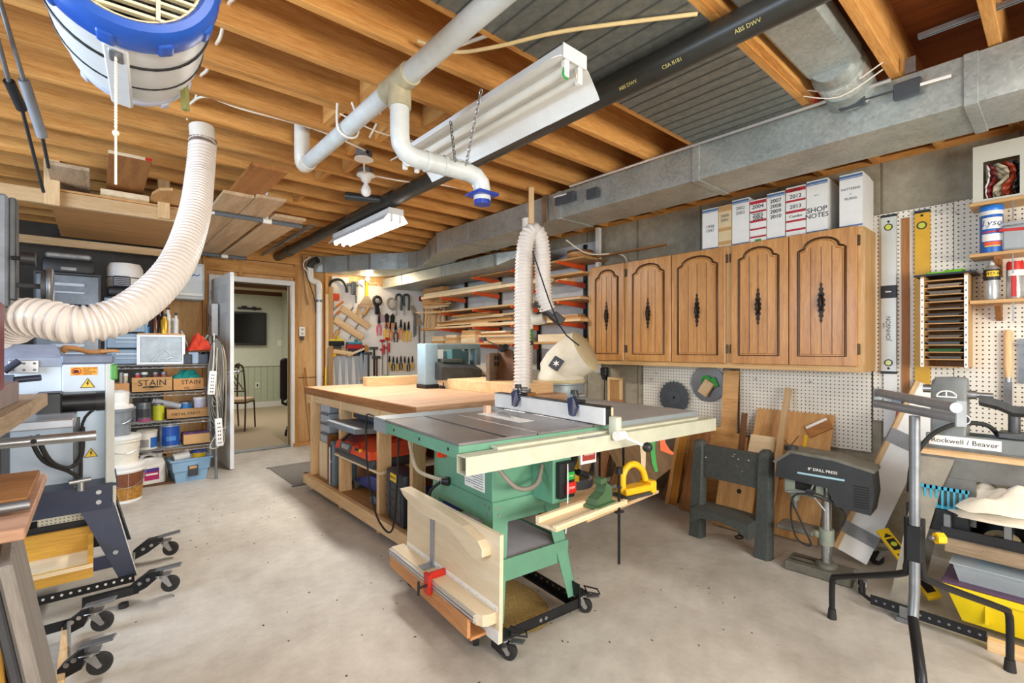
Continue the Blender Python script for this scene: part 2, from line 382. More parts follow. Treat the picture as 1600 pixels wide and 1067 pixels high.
# ceiling: subfloor deck, joists at twelve inches, blocking
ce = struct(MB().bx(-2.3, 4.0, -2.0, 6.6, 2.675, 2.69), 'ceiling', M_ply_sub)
jm = MB().bx(-2.2, 3.93, -0.019, 0.019, ZJ, 2.675, 0.002).mesh('joist', M_joist)
for k in range(-9, 15):
    y = 2.043 + 0.31 * k
    if k == 1:
        link('joist', jm, ce, (0, 2.343, 0)); link('joist', jm, ce, (0, 2.3815, 0))
    else: link('joist', jm, ce, (0, y, 0))
for (x, k) in ((1.02, 0), (1.25, 1), (1.38, 0), (1.2, 2), (1.22, 4), (0.98, 5), (1.3, 3), (1.25, 6), (0.25, 7), (0.3, 9), (2.2, 7), (0.95, 1)):
    y = 2.043 + 0.31 * k; a = rnd.uniform(-8, 8)
    o = link('blocking', MB().bx(-0.019, 0.019, -0.134, 0.134, ZJ + 0.02, 2.66).mesh('blocking', M_joist_y), ce, (x, y + 0.155 if k != 1 else y + 0.18, 0), (0, 0, 0))
# next room seen through the door
M_den = mat('den_wall_paint', '#cfd5c6', 0.7, mott=0.05); M_carpet = mat('den_carpet', '#b5a58c', 0.95, mott=0.12, scale=60, bump=0.3)
struct(MB().bx(-0.5, 4.2, YB + .03, 11.3, -0.1, 0.0), 'floor_den', M_carpet)
YD = 11.0
dw = struct(MB().bx(-0.6, 4.3, YD, YD + 0.1, 0, 2.44).bx(3.0, 3.1, YB + 0.12, YD, 0, 2.44).bx(-0.6, -0.5, YB + 0.12, YD, 0, 2.44), 'wall_den', M_den)
M_wains = mat('green_wainscot', '#b9c2ad', 0.6, mott=0.05)
x = -0.4
while x < 2.95:
    struct(MB().bx(x, x + 0.117, YD - 0.02, YD, 0.12, 0.86, 0.004), 'wainscot_board', M_wains, dw); x += 0.12
struct(MB().bx(-0.5, 3.0, YD - 0.045, YD, 0.86, 0.91, 0.006), 'chair_rail', M_den, dw)
struct(MB().bx(-0.5, 3.0, YD - 0.03, YD, 0, 0.12, 0.005), 'baseboard_den', M_white)
cd = struct(MB().bx(-0.6, 3.1, YB + 0.12, YD + 0.1, 2.42, 2.46), 'ceiling_den', mat('den_ceiling', '#d8cdb9', 0.8, mott=0.08))
struct(MB().bx(-0.5, 3.0, 9.3, 9.42, 2.30, 2.42), 'beam', DKBR['x'], cd)
struct(MB().bx(-0.5, 3.0, YD - 0.05, YD, 2.34, 2.42), 'crown_strip', DKBR['x'], cd)
struct(MB().bx(1.9, 1.93, 9.4, YD, 2.40, 2.42), 'grid_strip', DKBR['y'], cd)
# threshold
struct(MB().bx(DX0, DX1, YB - 0.02, YB + 0.14, 0, 0.012), 'trim_2', M_dsteel)
# ---------------------------------------------------------------- ceiling: ducts, pipes, lamps, cables
def poly_strip(m, pts, z0, z1, w, t):          # thin upright standing-seam strips
    pass
DF = [(2.66, -0.8), (2.66, 4.25), (2.73, 4.43), (2.80, 4.62), (2.88, 4.81), (2.96, 5.05), (2.98, 5.20), (2.93, 5.35), (2.84, 5.48), (2.61, 5.75), (2.45, 6.03), (2.24, 6.33)]
DB = [(2.12, 6.40), (2.90, 6.41), (3.20, 5.75), (3.33, 5.30), (3.33, 5.15), (3.18, 4.80), (3.04, 4.42), (3.03, 4.20), (3.03, -0.8)]
duct = thing('supply_duct', 'long galvanised rectangular heating duct under the joists, kinked near the back wall', 'duct', (2.66, 4.2, 2.23))
o = MB().prism(DF + DB, 2.232, 2.432).build('duct_body', M_galv, duct); o.location = -duct.location
dloc = -Vector(duct.location)
for y in (0.25, 1.42, 2.52, 3.72):
    q = MB().bx(2.652, 2.66, y - 0.022, y + 0.022, 2.228, 2.435, 0.002).bx(2.652, 3.035, y - 0.022, y + 0.022, 2.224, 2.232, 0.002)
    q.build('drive_cleat', M_galv, duct, loc=dloc)
for a in ((2.66, 4.25), (2.80, 4.62), (2.98, 5.20), (2.61, 5.75), (2.45, 6.03), (2.24, 6.33)):
    MB().bx(a[0] - 0.012, a[0] + 0.004, a[1] - 0.012, a[1] + 0.012, 2.226, 2.436).build('standing_seam', M_steel, duct, loc=dloc)
MB().bx(2.64, 2.655, 2.64, 2.68, 2.22, 2.44).build('hanger_strap', M_steel, duct, loc=dloc)
d2 = thing('return_duct', 'lower galvanised duct running along above the lumber rack to the back wall', 'duct', (3.35, 5.0, 2.1))
q = MB().loft([[(3.10, 6.40, 2.095), (3.62, 6.40, 2.095), (3.62, 6.40, 2.225), (3.10, 6.40, 2.225)],
               [(3.12, 3.85, 2.095), (3.62, 3.85, 2.095), (3.62, 3.85, 2.225), (3.12, 3.85, 2.225)],
               [(3.26, 3.45, 2.215), (3.62, 3.45, 2.215), (3.62, 3.45, 2.225), (3.26, 3.45, 2.225)]])
q.build('duct_body', M_galv, d2, loc=-Vector(d2.location))
for y in (3.85, 4.85, 5.85): MB().bx(3.098, 3.125, y - 0.008, y + 0.008, 2.09, 2.225).build('standing_seam', M_steel, d2, loc=-Vector(d2.location))
# panned joist bays: ribbed sheet metal nailed under the joists
for (x0, x1, lab) in ((0.60, 1.655, 'grey ribbed sheet metal pan under joists, left of black pipe'), (1.66, 2.62, 'grey ribbed sheet metal pan under joists, between black pipe and duct')):
    p = thing('joist_bay_pan', lab, 'metal panel', ((x0 + x1) / 2, 1.13, ZJ), group='sheet metal pans under the joists')
    MB().bx(x0 - (x0 + x1) / 2, x1 - (x0 + x1) / 2, -0.285, 0.285, -0.008, 0).build('sheet', M_pan, p)
    n = 13; rm = MB().bx(-0.003, 0.003, -0.285, 0.285, -0.012, -0.008).mesh('rib', mat('pan_rib', '#5c5e5a', 0.5, 0.4))
    for i in range(n):
        link('rib', rm, p, ((i + 0.5) / n * (x1 - x0) - (x1 - x0) / 2, 0, 0))
    for s in (-1, 1): MB().bx(x0 - (x0 + x1) / 2, x1 - (x0 + x1) / 2, s * 0.30 - 0.016, s * 0.30 + 0.016, -0.006, 0).build('edge_strip', M_joist, p)
# branch duct in a joist bay with its taped collar
b = thing('branch_duct', 'galvanised branch duct with foil taped elbow dropping onto long duct', 'duct', (2.3, 0.66, 2.43))
bl = -Vector(b.location)
MB().bx(1.35, 2.42, 0.555, 0.765, 2.44, 2.53, 0.02).build('stack', M_galv, b, smooth=40, loc=bl)
MB().tube([(2.38, 0.66, 2.48), (2.50, 0.66, 2.48), (2.62, 0.66, 2.465), (2.70, 0.66, 2.43), (2.72, 0.66, 2.40)], [0.085, 0.098, 0.10, 0.10, 0.10], 20, smooth=4).build('elbow', M_galv, b, smooth=50, loc=bl)
MB().cyl((2.47, 0.66, 2.479), (2.565, 0.66, 2.474), 0.1035, n=24).build('foil_tape', mat('foil_tape', '#d9d9d2', 0.3, 0.7, mott=0.3, scale=60), b, smooth=50, loc=bl)
for yy in (0.0, 0.03): MB().tube([(2.48, 0.5, 2.41 + yy), (2.50, 0.66, 2.365 + yy), (2.49, 0.80, 2.42 + yy)], 0.003, 5, smooth=4).build('wire_tie', M_cable, b, loc=bl)
# black drain pipe
p = thing('drain_pipe', 'long black plastic drain pipe hung lengthwise under the joists', 'pipe', (1.69, 3.0, 2.37))
pl = -Vector(p.location)
MB().cyl((1.69, -0.5, 2.368), (1.69, 6.36, 2.368), 0.053, n=20).build('pipe', M_abs, p, smooth=50, loc=pl)
for y in (3.35, 5.9): MB().cyl((1.69, y - 0.06, 2.368), (1.69, y + 0.06, 2.368), 0.062, n=20).build('coupling', M_abs, p, smooth=50, loc=pl)
MB().cyl((1.45, 3.62, 2.415), (1.69, 3.42, 2.38), 0.03, n=16).build('branch', M_abs, p, smooth=50, loc=pl)
M_print = mat('yellow_print', '#c9c07a', 0.6, mott=0)
for i, (y, s) in enumerate(((0.70, 'ABS DWV'), (0.98, 'CSA B181'), (1.18, 'ABS DWV'), (1.6, 'CSA B181'))):
    text('print', s, 0.02, M_print, p, (1.69 - 0.0375 - 1.69, y - 3.0, 2.368 - 0.039 - 2.37), (135, 0, -90))
M_cob = mat('dusty_wire_bundle', '#8d857b', 0.8, mott=0.3)
wbun = MB()
for i in range(7):
    y0 = 4.6 + rnd.random() * 0.3; wbun.tube([(1.58 + rnd.uniform(-.03, .03), y0, 2.43), (1.53 + rnd.uniform(-.06, .05), y0 + 0.5, 2.36 + rnd.uniform(-.03, .05)), (1.52 + rnd.uniform(-.06, .06), y0 + 1.0, 2.37), (1.5, 6.3, 2.35)], 0.006, 5, smooth=4)
solo(wbun, 'cable_bundle', M_cob, 'dusty bundle of wires hanging beside the far end of black drain pipe', 'cable')
# white dust pipe: run, tee, drop, elbow, run, elbow, blue blast gate
p = thing('dust_pipe', 'pale grey plastic dust pipe with drop and blue blast gate under the joists', 'pipe', (0.91, 1.73, 2.3)); pl = -Vector(p.location)
rp = 0.038
MB().cyl((0.91, -0.5, 2.30), (0.91, 2.86, 2.30), rp, n=20).build('main_run', M_pvc, p, smooth=50, loc=pl)
MB().cyl((0.91, 1.64, 2.30), (0.91, 1.84, 2.30), 0.045, n=20).cyl((0.91, 1.73, 2.30), (0.91, 1.73, 2.20), 0.045, n=20).build('tee', mat('tea_stained_pvc', '#b5ab8c', 0.4, mott=0.3, scale=8), p, smooth=50, loc=pl)
MB().tube([(0.91, 1.73, 2.21), (0.91, 1.73, 2.10), (0.915, 1.73, 2.06), (0.935, 1.728, 2.03), (0.97, 1.725, 2.018), (1.04, 1.72, 2.015), (1.22, 1.70, 2.01), (1.26, 1.695, 2.0), (1.285, 1.692, 1.975), (1.29, 1.69, 1.94), (1.29, 1.69, 1.90)], rp, 18).build('drop', M_pvc, p, smooth=60, loc=pl)
for jx in (1.02, 1.10): MB().cyl((jx, 1.722 - (jx - 1.02) * .11, 2.015), (jx + 0.015, 1.72 - (jx - 1.02) * .11, 2.015), rp + 0.004, n=18).build('joint', M_pvc, p, smooth=50, loc=pl)
MB().tube([(0.91, 2.80, 2.30), (0.91, 2.87, 2.30), (0.90, 2.88, 2.315), (0.89, 2.86, 2.36), (0.89, 2.86, 2.55)], rp + 0.004, 18, smooth=3).build('end_elbow', M_pvcw, p, smooth=60, loc=pl)
MB().cyl((0.89, 2.86, 2.61), (0.44, 2.86, 2.61), rp, n=16).build('hidden_run', M_pvcw, p, smooth=60, loc=pl)
MB().tube([(0.93, 2.25, 2.43), (0.962, 2.25, 2.34), (0.955, 2.25, 2.275), (0.91, 2.25, 2.255), (0.865, 2.25, 2.28), (0.858, 2.25, 2.33), (0.86, 2.25, 2.40)], 0.006, 6, smooth=3).build('pipe_hook', M_whitep, p, smooth=60, loc=pl)
g = MB().cyl((1.29, 1.69, 1.93), (1.29, 1.69, 1.88), 0.036, n=18).bx(1.235, 1.345, 1.635, 1.745, 1.918, 1.932, 0.004)
g.build('blast_gate', mat('navy_plastic', '#1d3a9a', 0.35), p, smooth=40, loc=pl)
text('print', 'CERTIFIED', 0.022, mat('pipe_print', '#7c7f70', 0.6, mott=0), p, (1.16 - 0.91, 1.667 - 1.73, 2.035 - 2.3), (60, 0, -5))
for i, (a, b_) in enumerate(((at(752, 140, X=1.125), at(728, 258, X=1.125)), (at(704, 190, X=1.12), at(711, 252, X=1.10)))):
    ch = thing('chain', ('pale' if i == 0 else 'dull') + ' chain from the unlit fixture to the dust pipe, ' + ('nearer the lamp end' if i == 0 else 'nearer the pipe tee'), 'chain', a)
    a = Vector(a); b_ = Vector(b_); n = int((b_ - a).length / 0.017); dv = (b_ - a).normalized(); q = MB()
    for k in range(n):
        c = (b_ - a) * ((k + 0.5) / n); s = dv.cross(Vector((1, 0, 0)) if k % 2 else Vector((0, 1, 0))).normalized()
        q.tube([c + dv * 0.012 * math.cos(t) + s * 0.006 * math.sin(t) for t in [2 * math.pi * j / 8 for j in range(8)]], 0.0022, 4, close=True)
    q.build('chain_links', M_steel if i == 0 else M_dsteel, ch, smooth=60)
# fluorescent fixtures
def fixture(name, label, y0, y1, pts, lit, xoff=0.0, zoff=0.0):
    t = thing(name, label, 'lamp', (1.27 + xoff, (y0 + y1) / 2, 2.25 + zoff)); L2 = (y1 - y0) / 2
    hb = MB()
    for (a, b_) in zip(pts, pts[1:]):
        hb.loft([[(a[0], s * L2, a[1]), (b_[0], s * L2, b_[1]), (b_[0], s * L2, b_[1] + 0.003), (a[0], s * L2, a[1] + 0.003)] for s in (-1, 1)])
    hb.build('reflector', M_white, t)
    MB().bx(-0.06, 0.06, -L2, L2, 0.0045, 0.045, 0.004).build('housing', M_white, t)
    MB().bx(-0.061, 0.061, -L2 - 0.004, -L2, -0.004, 0.046).build('end_plate', M_white, t)
    for x in (-0.035, 0.035):
        MB().cyl((x, -L2 + 0.01, -0.035), (x, L2 - 0.01, -0.035), 0.0165, n=12).build('tube', M_tube_on if lit else M_tube_off, t, smooth=60)
        for s in (-1, 1): MB().bx(x - 0.012, x + 0.012, s * (L2 - 0.012) - 0.01, s * (L2 - 0.012) + 0.01, -0.06, 0.0, 0.003).build('lamp_holder', M_whitep, t)
    return t
M_tube_on = mat('lit_tube', '#ffffff', 0.3, mott=0, emit='#fff8ee', estr=22)
M_tube_off = mat('unlit_tube', '#dcd8cc', 0.3, mott=0.04)
prof = [(-0.115, -0.03), (-0.075, -0.004), (-0.06, 0.0), (0.06, 0.0), (0.075, -0.008), (0.128, -0.07), (0.137, -0.085)]
fx = fixture('fluorescent_fixture', 'unlit white two-tube fluorescent fixture hanging beside the black pipe', 1.13, 2.30, prof, False)
MB().tube([(-0.045, -0.575, -0.03), (-0.05, -0.578, -0.06), (-0.03, -0.58, -0.066)], 0.004, 6, smooth=3).build('green_wire', M_green, fx)
prof2 = [(-0.10, -0.05), (-0.06, 0.0), (0.06, 0.0), (0.10, -0.05)]
fixture('fluorescent_fixture', 'lit white fluorescent fixture hanging beside the far part of the black pipe', 3.30, 4.42, prof2, True, 0.435, -0.0)
# junction box and bare bulb
t = thing('junction_box', 'octagonal steel junction box with blank white cover on a joist', 'electrical box', (1.228, 2.79, 2.44))
MB().cyl((0, 0, 0), (0, 0, -0.045), 0.052, n=8).build('box', M_dsteel, t)
MB().cyl((0, 0, -0.045), (0, 0, -0.052), 0.056, n=24).build('cover', M_whitep, t, smooth=40)
MB().cyl((0, -0.054, -0.02), (0, -0.05, -0.02), 0.011, n=10).build('knockout', M_black, t)
t = thing('bulb_holder', 'bare white bulb in a porcelain holder under a joist', 'lamp', (1.362, 3.06, 2.44))
MB().cyl((0, 0, 0), (0, 0, -0.035), 0.048, n=8).build('box', M_dsteel, t)
MB().lathe([(0, -0.035), (0.058, -0.035), (0.06, -0.045), (0.035, -0.06), (0.026, -0.085), (0.0, -0.085)], 24).build('holder', M_whitep, t, smooth=40)
MB().lathe([(0.013, -0.08), (0.014, -0.10), (0.028, -0.125), (0.033, -0.145), (0.028, -0.168), (0.014, -0.18), (0, -0.182)], 20).build('bulb', mat('frosted_bulb', '#f3f2ee', 0.25, mott=0), t, smooth=80)
# cables through the joists
def cable(pts, label, r=0.006, m=None, sm=5, name='cable'):
    c = Vector(pts[0]); return solo(MB().tube([Vector(q) - c for q in pts], r, 6, smooth=sm), name, m or M_cable, label, 'cable', c, smooth=70)
z = 2.52; pts = []
for k in range(-6, 4): 
    y = 2.043 + 0.31 * k; pts += [(0.37 + 0.01 * (k % 2), y, z), (0.375, y + 0.155, z - 0.03)]
cable(pts, 'white cable threaded through the joists above the blue fan', 0.007)
cable([(0.36, 2.97, 2.50), (0.40, 2.74, 2.47), (0.55, 2.70, 2.445), (0.9, 2.70, 2.45), (1.2, 2.74, 2.43), (1.23, 2.79, 2.42)], 'white cable stapled along a joist to the blank junction box')
cable([(1.23, 2.79, 2.41), (1.27, 2.88, 2.36), (1.33, 2.98, 2.39), (1.36, 3.05, 2.41)], 'short white cable between the junction box and the bulb')
cable([(1.37, 3.06, 2.41), (1.6, 3.0, 2.40), (1.95, 2.98, 2.44), (2.4, 3.0, 2.45)], 'white cable running from the bulb holder towards the long duct')
cable([(1.60, 0.85, 2.425), (1.30, 1.2, 2.41), (1.16, 1.42, 2.40), (1.08, 1.6, 2.43), (0.95, 1.66, 2.45)], 'yellowed cable sagging below the left sheet metal pan', 0.008, mat('yellowed_cable', '#d9bd86', 0.6))
cable([(0.98, 2.05, 2.50), (1.05, 2.2, 2.47), (1.12, 2.35, 2.46), (1.18, 2.6, 2.45)], 'white cable through joists beside the dust pipe tee')
cable([(1.05, 1.80, 2.50), (1.10, 1.73, 2.50), (1.24, 1.45, 2.52)], 'pale cable through a joist right of the dust pipe tee', 0.008)
cable([(0.93, 2.40, 2.43), (1.1, 2.32, 2.36), (1.35, 2.38, 2.40), (1.6, 2.5, 2.44)], 'thin white cable looping behind the dust pipe drop', 0.004)
# guide rail lying along the duct edge
t = thing('clamp_guide', 'long aluminium clamp guide with grey carriages hung along the duct top edge', 'tool guide', (2.62, 1.5, 2.43)); tl = -Vector(t.location)
A = at(890, 291, X=2.615); B = at(1392, 124, X=2.615)
MB().tube([A, B], 0.0095, 4).build('rail', mat('aluminium', '#d4d6d8', 0.3, 0.7, mott=0.05), t, loc=tl)
M_carr = mat('carriage_grey', '#4c5258', 0.45, 0.3)
for (u0, u1, v0, v1) in ((1312, 1352, 150, 135), (1396, 1440, 138, 112), (868, 897, 300, 292), (917, 934, 292, 284)):
    a = at(u0, v0 + 14, X=2.63); c = at(u1, v1 + 14, X=2.63)
    mid = (a + c) / 2; MB().bx(mid.x - 0.012, mid.x + 0.012, min(a.y, c.y), max(a.y, c.y), mid.z - 0.035, mid.z + 0.035, 0.004).build('carriage', M_carr, t, loc=tl)
a = at(1350, 156, X=2.625); c = at(1396, 142, X=2.625); MB().tube([a, c], 0.004, 5).build('rack_bar', M_black, t, loc=tl)
a = at(1438, 132, X=2.62); c = at(1486, 118, X=2.62); MB().tube([a, c], 0.007, 6).build('end_bar', M_whitep, t, loc=tl)
a = at(866, 308, X=2.62); c = at(885, 303, X=2.62); MB().tube([a, c], 0.007, 6).build('end_bar', M_whitep, t, loc=tl)
a = at(1275, 155, X=2.605); MB().cyl(a + Vector((0, 0, 0.03)), a - Vector((0, 0, 0.02)), 0.006, n=8).cyl(a + Vector((0, .02, 0.0)), a - Vector((0, .02, 0.0)), 0.005, n=8).build('red_clip', M_red, t, loc=tl)
a = at(1422, 95, X=2.62); MB().bx(a.x - .003, a.x + .003, a.y - .018, a.y + .018, a.z - .05, a.z + .015).build('hang_tab', M_dsteel, t, loc=tl)
# short stud that carries the hose
solo(MB().bx(-0.019, 0.019, -0.044, 0.044, -0.32, 0), 'hanging_stud', PINE['z'], 'short wooden stud hanging from the joists behind hose arch', 'wood block', (2.47, 2.63, 2.44), (0, 0, -41))
a = at(1500, 38, Z=2.50)
solo(MB().bx(-0.004, 0.004, -0.008, 0.008, -0.16, 0.16).bx(-0.02, -0.012, -0.008, 0.008, -0.16, 0.16), 'steel_strip', M_dsteel, 'pair of thin steel strips bridging two joists, top right', 'metal strip', (2.45, 0.22, 2.47), (90, 0, 0))
# corrugated hoses
M_hose = mat('corrugated_hose', '#e4dcd3', 0.35, mott=0.06, spec=0.6)
def hose(label, pts, pitch=0.024, ra=0.055, rb=0.063, name='dust_hose'):
    t = thing(name, label, 'hose', pts[0]); c, rs = hose_pts(pts, pitch, ra, rb)
    c = [q - Vector(pts[0]) for q in c]
    MB().tube(c, rs, 20).build('hose_wall', M_hose, t, smooth=32)
    return t
hp = [at(317, 222, d=2.52), at(313, 270, d=2.45), at(303, 340, d=2.2), at(272, 420, d=1.93), at(205, 484, d=1.7), at(130, 507, d=1.58), at(70, 498, d=1.55), at(35, 497, d=1.56), at(18, 510, d=1.6)]
h1 = hose('ribbed white dust hose curving from ceiling collar down to the jointer', hp, 0.024, 0.054, 0.064)
c = hp[0]; hl = Vector(c)
MB().cyl((0, 0, 0.005), (-0.004, 0.01, 0.08), 0.058, n=24).build('collar', M_pvcw, h1, smooth=50)
MB().cyl((0, 0, -0.012), (0, 0, 0.012), 0.064, n=24).build('hose_clamp', M_steel, h1, smooth=50)
h2p = [Vector(q) for q in ((2.275, 2.52, 0.936), (2.285, 2.525, 1.15), (2.29, 2.53, 1.5), (2.30, 2.53, 1.85), (2.325, 2.52, 2.03), (2.37, 2.50, 2.085), (2.41, 2.48, 2.05), (2.435, 2.475, 1.93), (2.44, 2.475, 1.75), (2.45, 2.47, 1.60), (2.475, 2.465, 1.53))]
h2 = hose('tall ribbed hose arching over the hanging stud between bench and dust collector', h2p, 0.024, 0.053, 0.061)
MB().cyl((0, 0, -0.0), (0, 0, 0.0201), 0.066, n=20).build('hose_clamp', M_dsteel, h2, smooth=50)
# ---------------------------------------------------------------- ceiling fan drum, lumber racks under the ceiling
M_fanw = mat('fan_grey_white', '#d3d4d2', 0.4, mott=0.06); M_fanb = mat('fan_blue', '#1f55b4', 0.35, mott=0.1); M_cream = mat('cream_grille', '#e3d9b4', 0.45, mott=0.05)
M_lilac = mat('fan_tail_grey', '#b9bccb', 0.45, mott=0.06)
fan = thing('drum_fan', 'blue and white drum fan hung from the joists, top left', 'fan', (0.05, 1.33, 2.105))
fan.rotation_euler = (R(-90), 0, R(-4)); 
# local: Z runs from the front grille towards the back
MB().lathe([(0.158, 0.05), (0.166, 0.09), (0.166, 0.14), (0.164, 0.22), (0.158, 0.34), (0.140, 0.44), (0.136, 0.44), (0.15, 0.34), (0.155, 0.14), (0.15, 0.05)], 48).build('barrel', M_fanw, fan, smooth=50)
MB().lathe([(0.140, 0.005), (0.150, -0.008), (0.166, -0.006), (0.176, 0.01), (0.178, 0.05), (0.174, 0.075), (0.160, 0.078), (0.15, 0.06), (0.138, 0.03)], 48).build('front_rim', M_fanb, fan, smooth=50)
for k in range(10):
    a = 2 * math.pi * (k + 0.35) / 10
    MB().bx(-0.017, 0.017, 0.168, 0.182, 0.025, 0.075, 0.008, Matrix.Rotation(a, 4, 'Z'), 2).build('rim_lug', M_fanb, fan, smooth=50)
MB().lathe([(0.141, 0.435), (0.145, 0.445), (0.142, 0.465), (0.128, 0.485), (0.10, 0.49), (0.0, 0.49)], 40).build('tail_cap', M_lilac, fan, smooth=50)
for k in range(9):
    a = 2 * math.pi * (k + 0.2) / 9
    MB().bx(-0.012, 0.012, 0.138, 0.147, 0.45, 0.478, 0.003, Matrix.Rotation(a, 4, 'Z')).build('tail_lug', M_lilac, fan, smooth=50)
for z, t_ in ((0.17, 0.0045), (0.30, 0.003)):
    rr = 0.166 if z < 0.2 else 0.1605
    MB().tube([(rr * math.cos(a), rr * math.sin(a), z) for a in [2 * math.pi * k / 40 for k in range(40)]], t_, 5, close=True).build('band', M_black, fan, smooth=60)
gr = MB().tube([(0.140 * math.cos(a), 0.140 * math.sin(a), 0.015) for a in [2 * math.pi * k / 40 for k in range(40)]], 0.008, 8, close=True).build('grille_ring', M_cream, fan, smooth=60)
for i in range(-6, 7):
    y = i * 0.02; hw = math.sqrt(0.138 ** 2 - y * y)
    MB().bx(-hw, hw, y - 0.003, y + 0.003, 0.006, 0.02).build('grille_bar', M_cream, gr)
for x in (-0.055, 0.055): MB().bx(x - 0.004, x + 0.004, -0.125, 0.125, 0.0, 0.008).build('grille_bar', M_cream, gr)
MB().cyl((0, 0, 0.10), (0, 0, 0.25), 0.055, n=20).build('motor', M_black, fan, smooth=50)
for k in range(4): MB().bx(0.02, 0.14, -0.035, 0.035, 0.11, 0.114, 0, Matrix.Rotation(k * math.pi / 2, 4, 'Z') @ Matrix.Rotation(0.45, 4, 'X')).build('blade', M_black, fan)
MB().bx(-0.024, 0.024, 0.157, 0.172, 0.09, 0.42, 0.004, Matrix.Rotation(R(8), 4, 'Z')).build('switch_channel', M_fanw, fan, smooth=40)
sw = MB().bx(-0.015, 0.015, 0.166, 0.175, 0.10, 0.16, 0.004, Matrix.Rotation(R(8), 4, 'Z')).build('pull_switch', M_dsteel, fan, smooth=40)
c0 = Vector((-0.024, 0.172, 0.13)); q = MB()
ch = MB().tube([c0, c0 + Vector((0, 0.30, 0.0))], 0.0028, 6).build('pull_cord', M_cable, fan, smooth=60)
for k in range(22): q.lathe([(0, -0.003), (0.0036, 0), (0, 0.003)], 6, Matrix.Translation(c0 + Vector((0, 0.006 + k * 0.0075, 0))))
o = q.build('cord_beads', M_cable, ch, smooth=60); o['kind'] = 'stuff'
MB().lathe([(0, -0.01), (0.007, -0.004), (0.006, 0.006), (0, 0.01)], 10, Matrix.Translation(c0 + Vector((0, 0.18, 0)))).build('cord_bell', M_cable, ch, smooth=60)
for (u0, v0, u1, v1, dd, mm, lab) in ((318, -20, 300, 45, 1.3, M_black, 'dark'), (278, 80, 290, 172, 1.42, mat('olive_strap', '#8d8a4e', 0.8), 'olive')):
    a = at(u0, v0, d=dd); c = at(u1, v1, d=dd); Mw = a
    pl_ = tag(MB().tube([(0, 0, 0), (c - a) * 0.5 + Vector((0.004, 0, 0)), c - a], 0.011 if lab == 'olive' else 0.006, 4, smooth=4).build('strap', mm, None, 40, a), lab + ' webbing strap hanging beside the blue drum fan', 'strap')
    pl_.scale = (1, 1, 1)
# two clamps hung in the joists, top left
def hung_bar(label, a, b_, c, e, mg, r=0.007):
    t = thing('bar_clamp', label, 'clamp', a); A = Vector(a)
    MB().cyl((0, 0, 0), b_ - A, r, n=10).build('rod', M_dsteel, t, smooth=50)
    MB().cyl(b_ - A, c - A, 0.017, n=14).build('grip', mg, t, smooth=50)
    MB().cyl(c - A, e - A, r * 0.9, n=10).build('tail_rod', M_black, t, smooth=50)
    return t
hung_bar('grey rod with ribbed grey grip hanging at far top left', at(-10, -30, d=1.5), at(37, 125, d=1.75), at(66, 213, d=1.9), at(76, 262, d=2.0), mat('grey_grip', '#7d8288', 0.5))
hung_bar('thin rod with black grip hanging at far top left', at(-20, 0, d=1.5), at(14, 127, d=1.75), at(34, 170, d=1.85), at(68, 300, d=2.1), M_black)
# hanging rack: two ledgers, a post, a plywood sheet and boards on it
r = thing('ceiling_rack', 'wooden lumber rack hung from the joists, with post and two ledgers', 'rack', (0.0, 5.0, 2.2)); rl = -Vector(r.location)
MB().bx(-0.9, 0.52, 4.24, 4.28, 2.165, 2.255, 0.002).build('ledger', PINE['x'], r, loc=rl)
MB().bx(-0.9, 0.62, 5.93, 5.97, 2.165, 2.235, 0.002).build('ledger', PINE['x'], r, loc=rl)
a = at(84, 270, Y=4.22); MB().bx(a.x - 0.045, a.x + 0.03, 4.20, 4.24, 2.155, 2.60, 0.002).build('post', PINE['z'], r, loc=rl)
MB().bx(0.33, 0.40, 4.20, 4.24, 2.17, 2.60, 0.002).build('post', PINE['z'], r, loc=rl)
solo(MB().bx(-0.42, 0.42, -0.86, 0.86, 0, 0.012), 'plywood_sheet', wood('rack_ply', '#cf9f66', '#b6834c', 'x', 0.65), 'large plywood sheet lying on the ceiling rack ledgers', 'plywood', (0.18, 5.09, 2.2565))
def rack_board(name, label, x0, x1, y0, y1, z, t, mm, tilt=0):
    return solo(MB().bx(-(x1 - x0) / 2, (x1 - x0) / 2, -(y1 - y0) / 2, (y1 - y0) / 2, 0, t, 0.002), name, mm, label, 'board', ((x0 + x1) / 2, (y0 + y1) / 2, z), (tilt, 0, 0), group='boards on the ceiling rack')
def from_px(u0, u1, v, z): 
    a = at(u0, v, Z=z); b_ = at(u1, v + (u1 - u0) * .12, Z=z); return a, b_
a = at(72, 252, Z=2.33); b_ = at(140, 264, Z=2.33)
rack_board('board', 'pale wide board overhanging the ceiling rack beside the post', a.x, b_.x, a.y, 5.9, 2.30, 0.022, GREY_W['y'], -0.9)
a = at(169, 236, Z=2.36); b_ = at(240, 242, Z=2.36)
q = rack_board('board', 'longest brown board overhanging the rack, with red marked corner', a.x, b_.x, a.y, 5.8, 2.325, 0.02, BROWN['y'], -1.2)
L2 = (5.8 - a.y) / 2; MB().bx((b_.x - a.x) / 2 - 0.03, (b_.x - a.x) / 2, -L2 - 0.001, -L2, 0.002, 0.019).build('red_mark', M_red, q)
MB().bx(-(b_.x - a.x) / 2, (b_.x - a.x) / 2 - 0.032, -L2 - 0.001, -L2, 0.001, 0.019).build('end_grain', PALE['x'], q)
a = at(157, 300, Z=2.275); b_ = at(234, 312, Z=2.275)
rack_board('board', 'short pale board edge lying flat on the rack under the long brown board', a.x, b_.x, 4.18, 5.4, 2.27, 0.035, PALE['y'])
a = at(240, 292, Z=2.31); b_ = at(296, 300, Z=2.31); hw = (b_.x - a.x) / 2
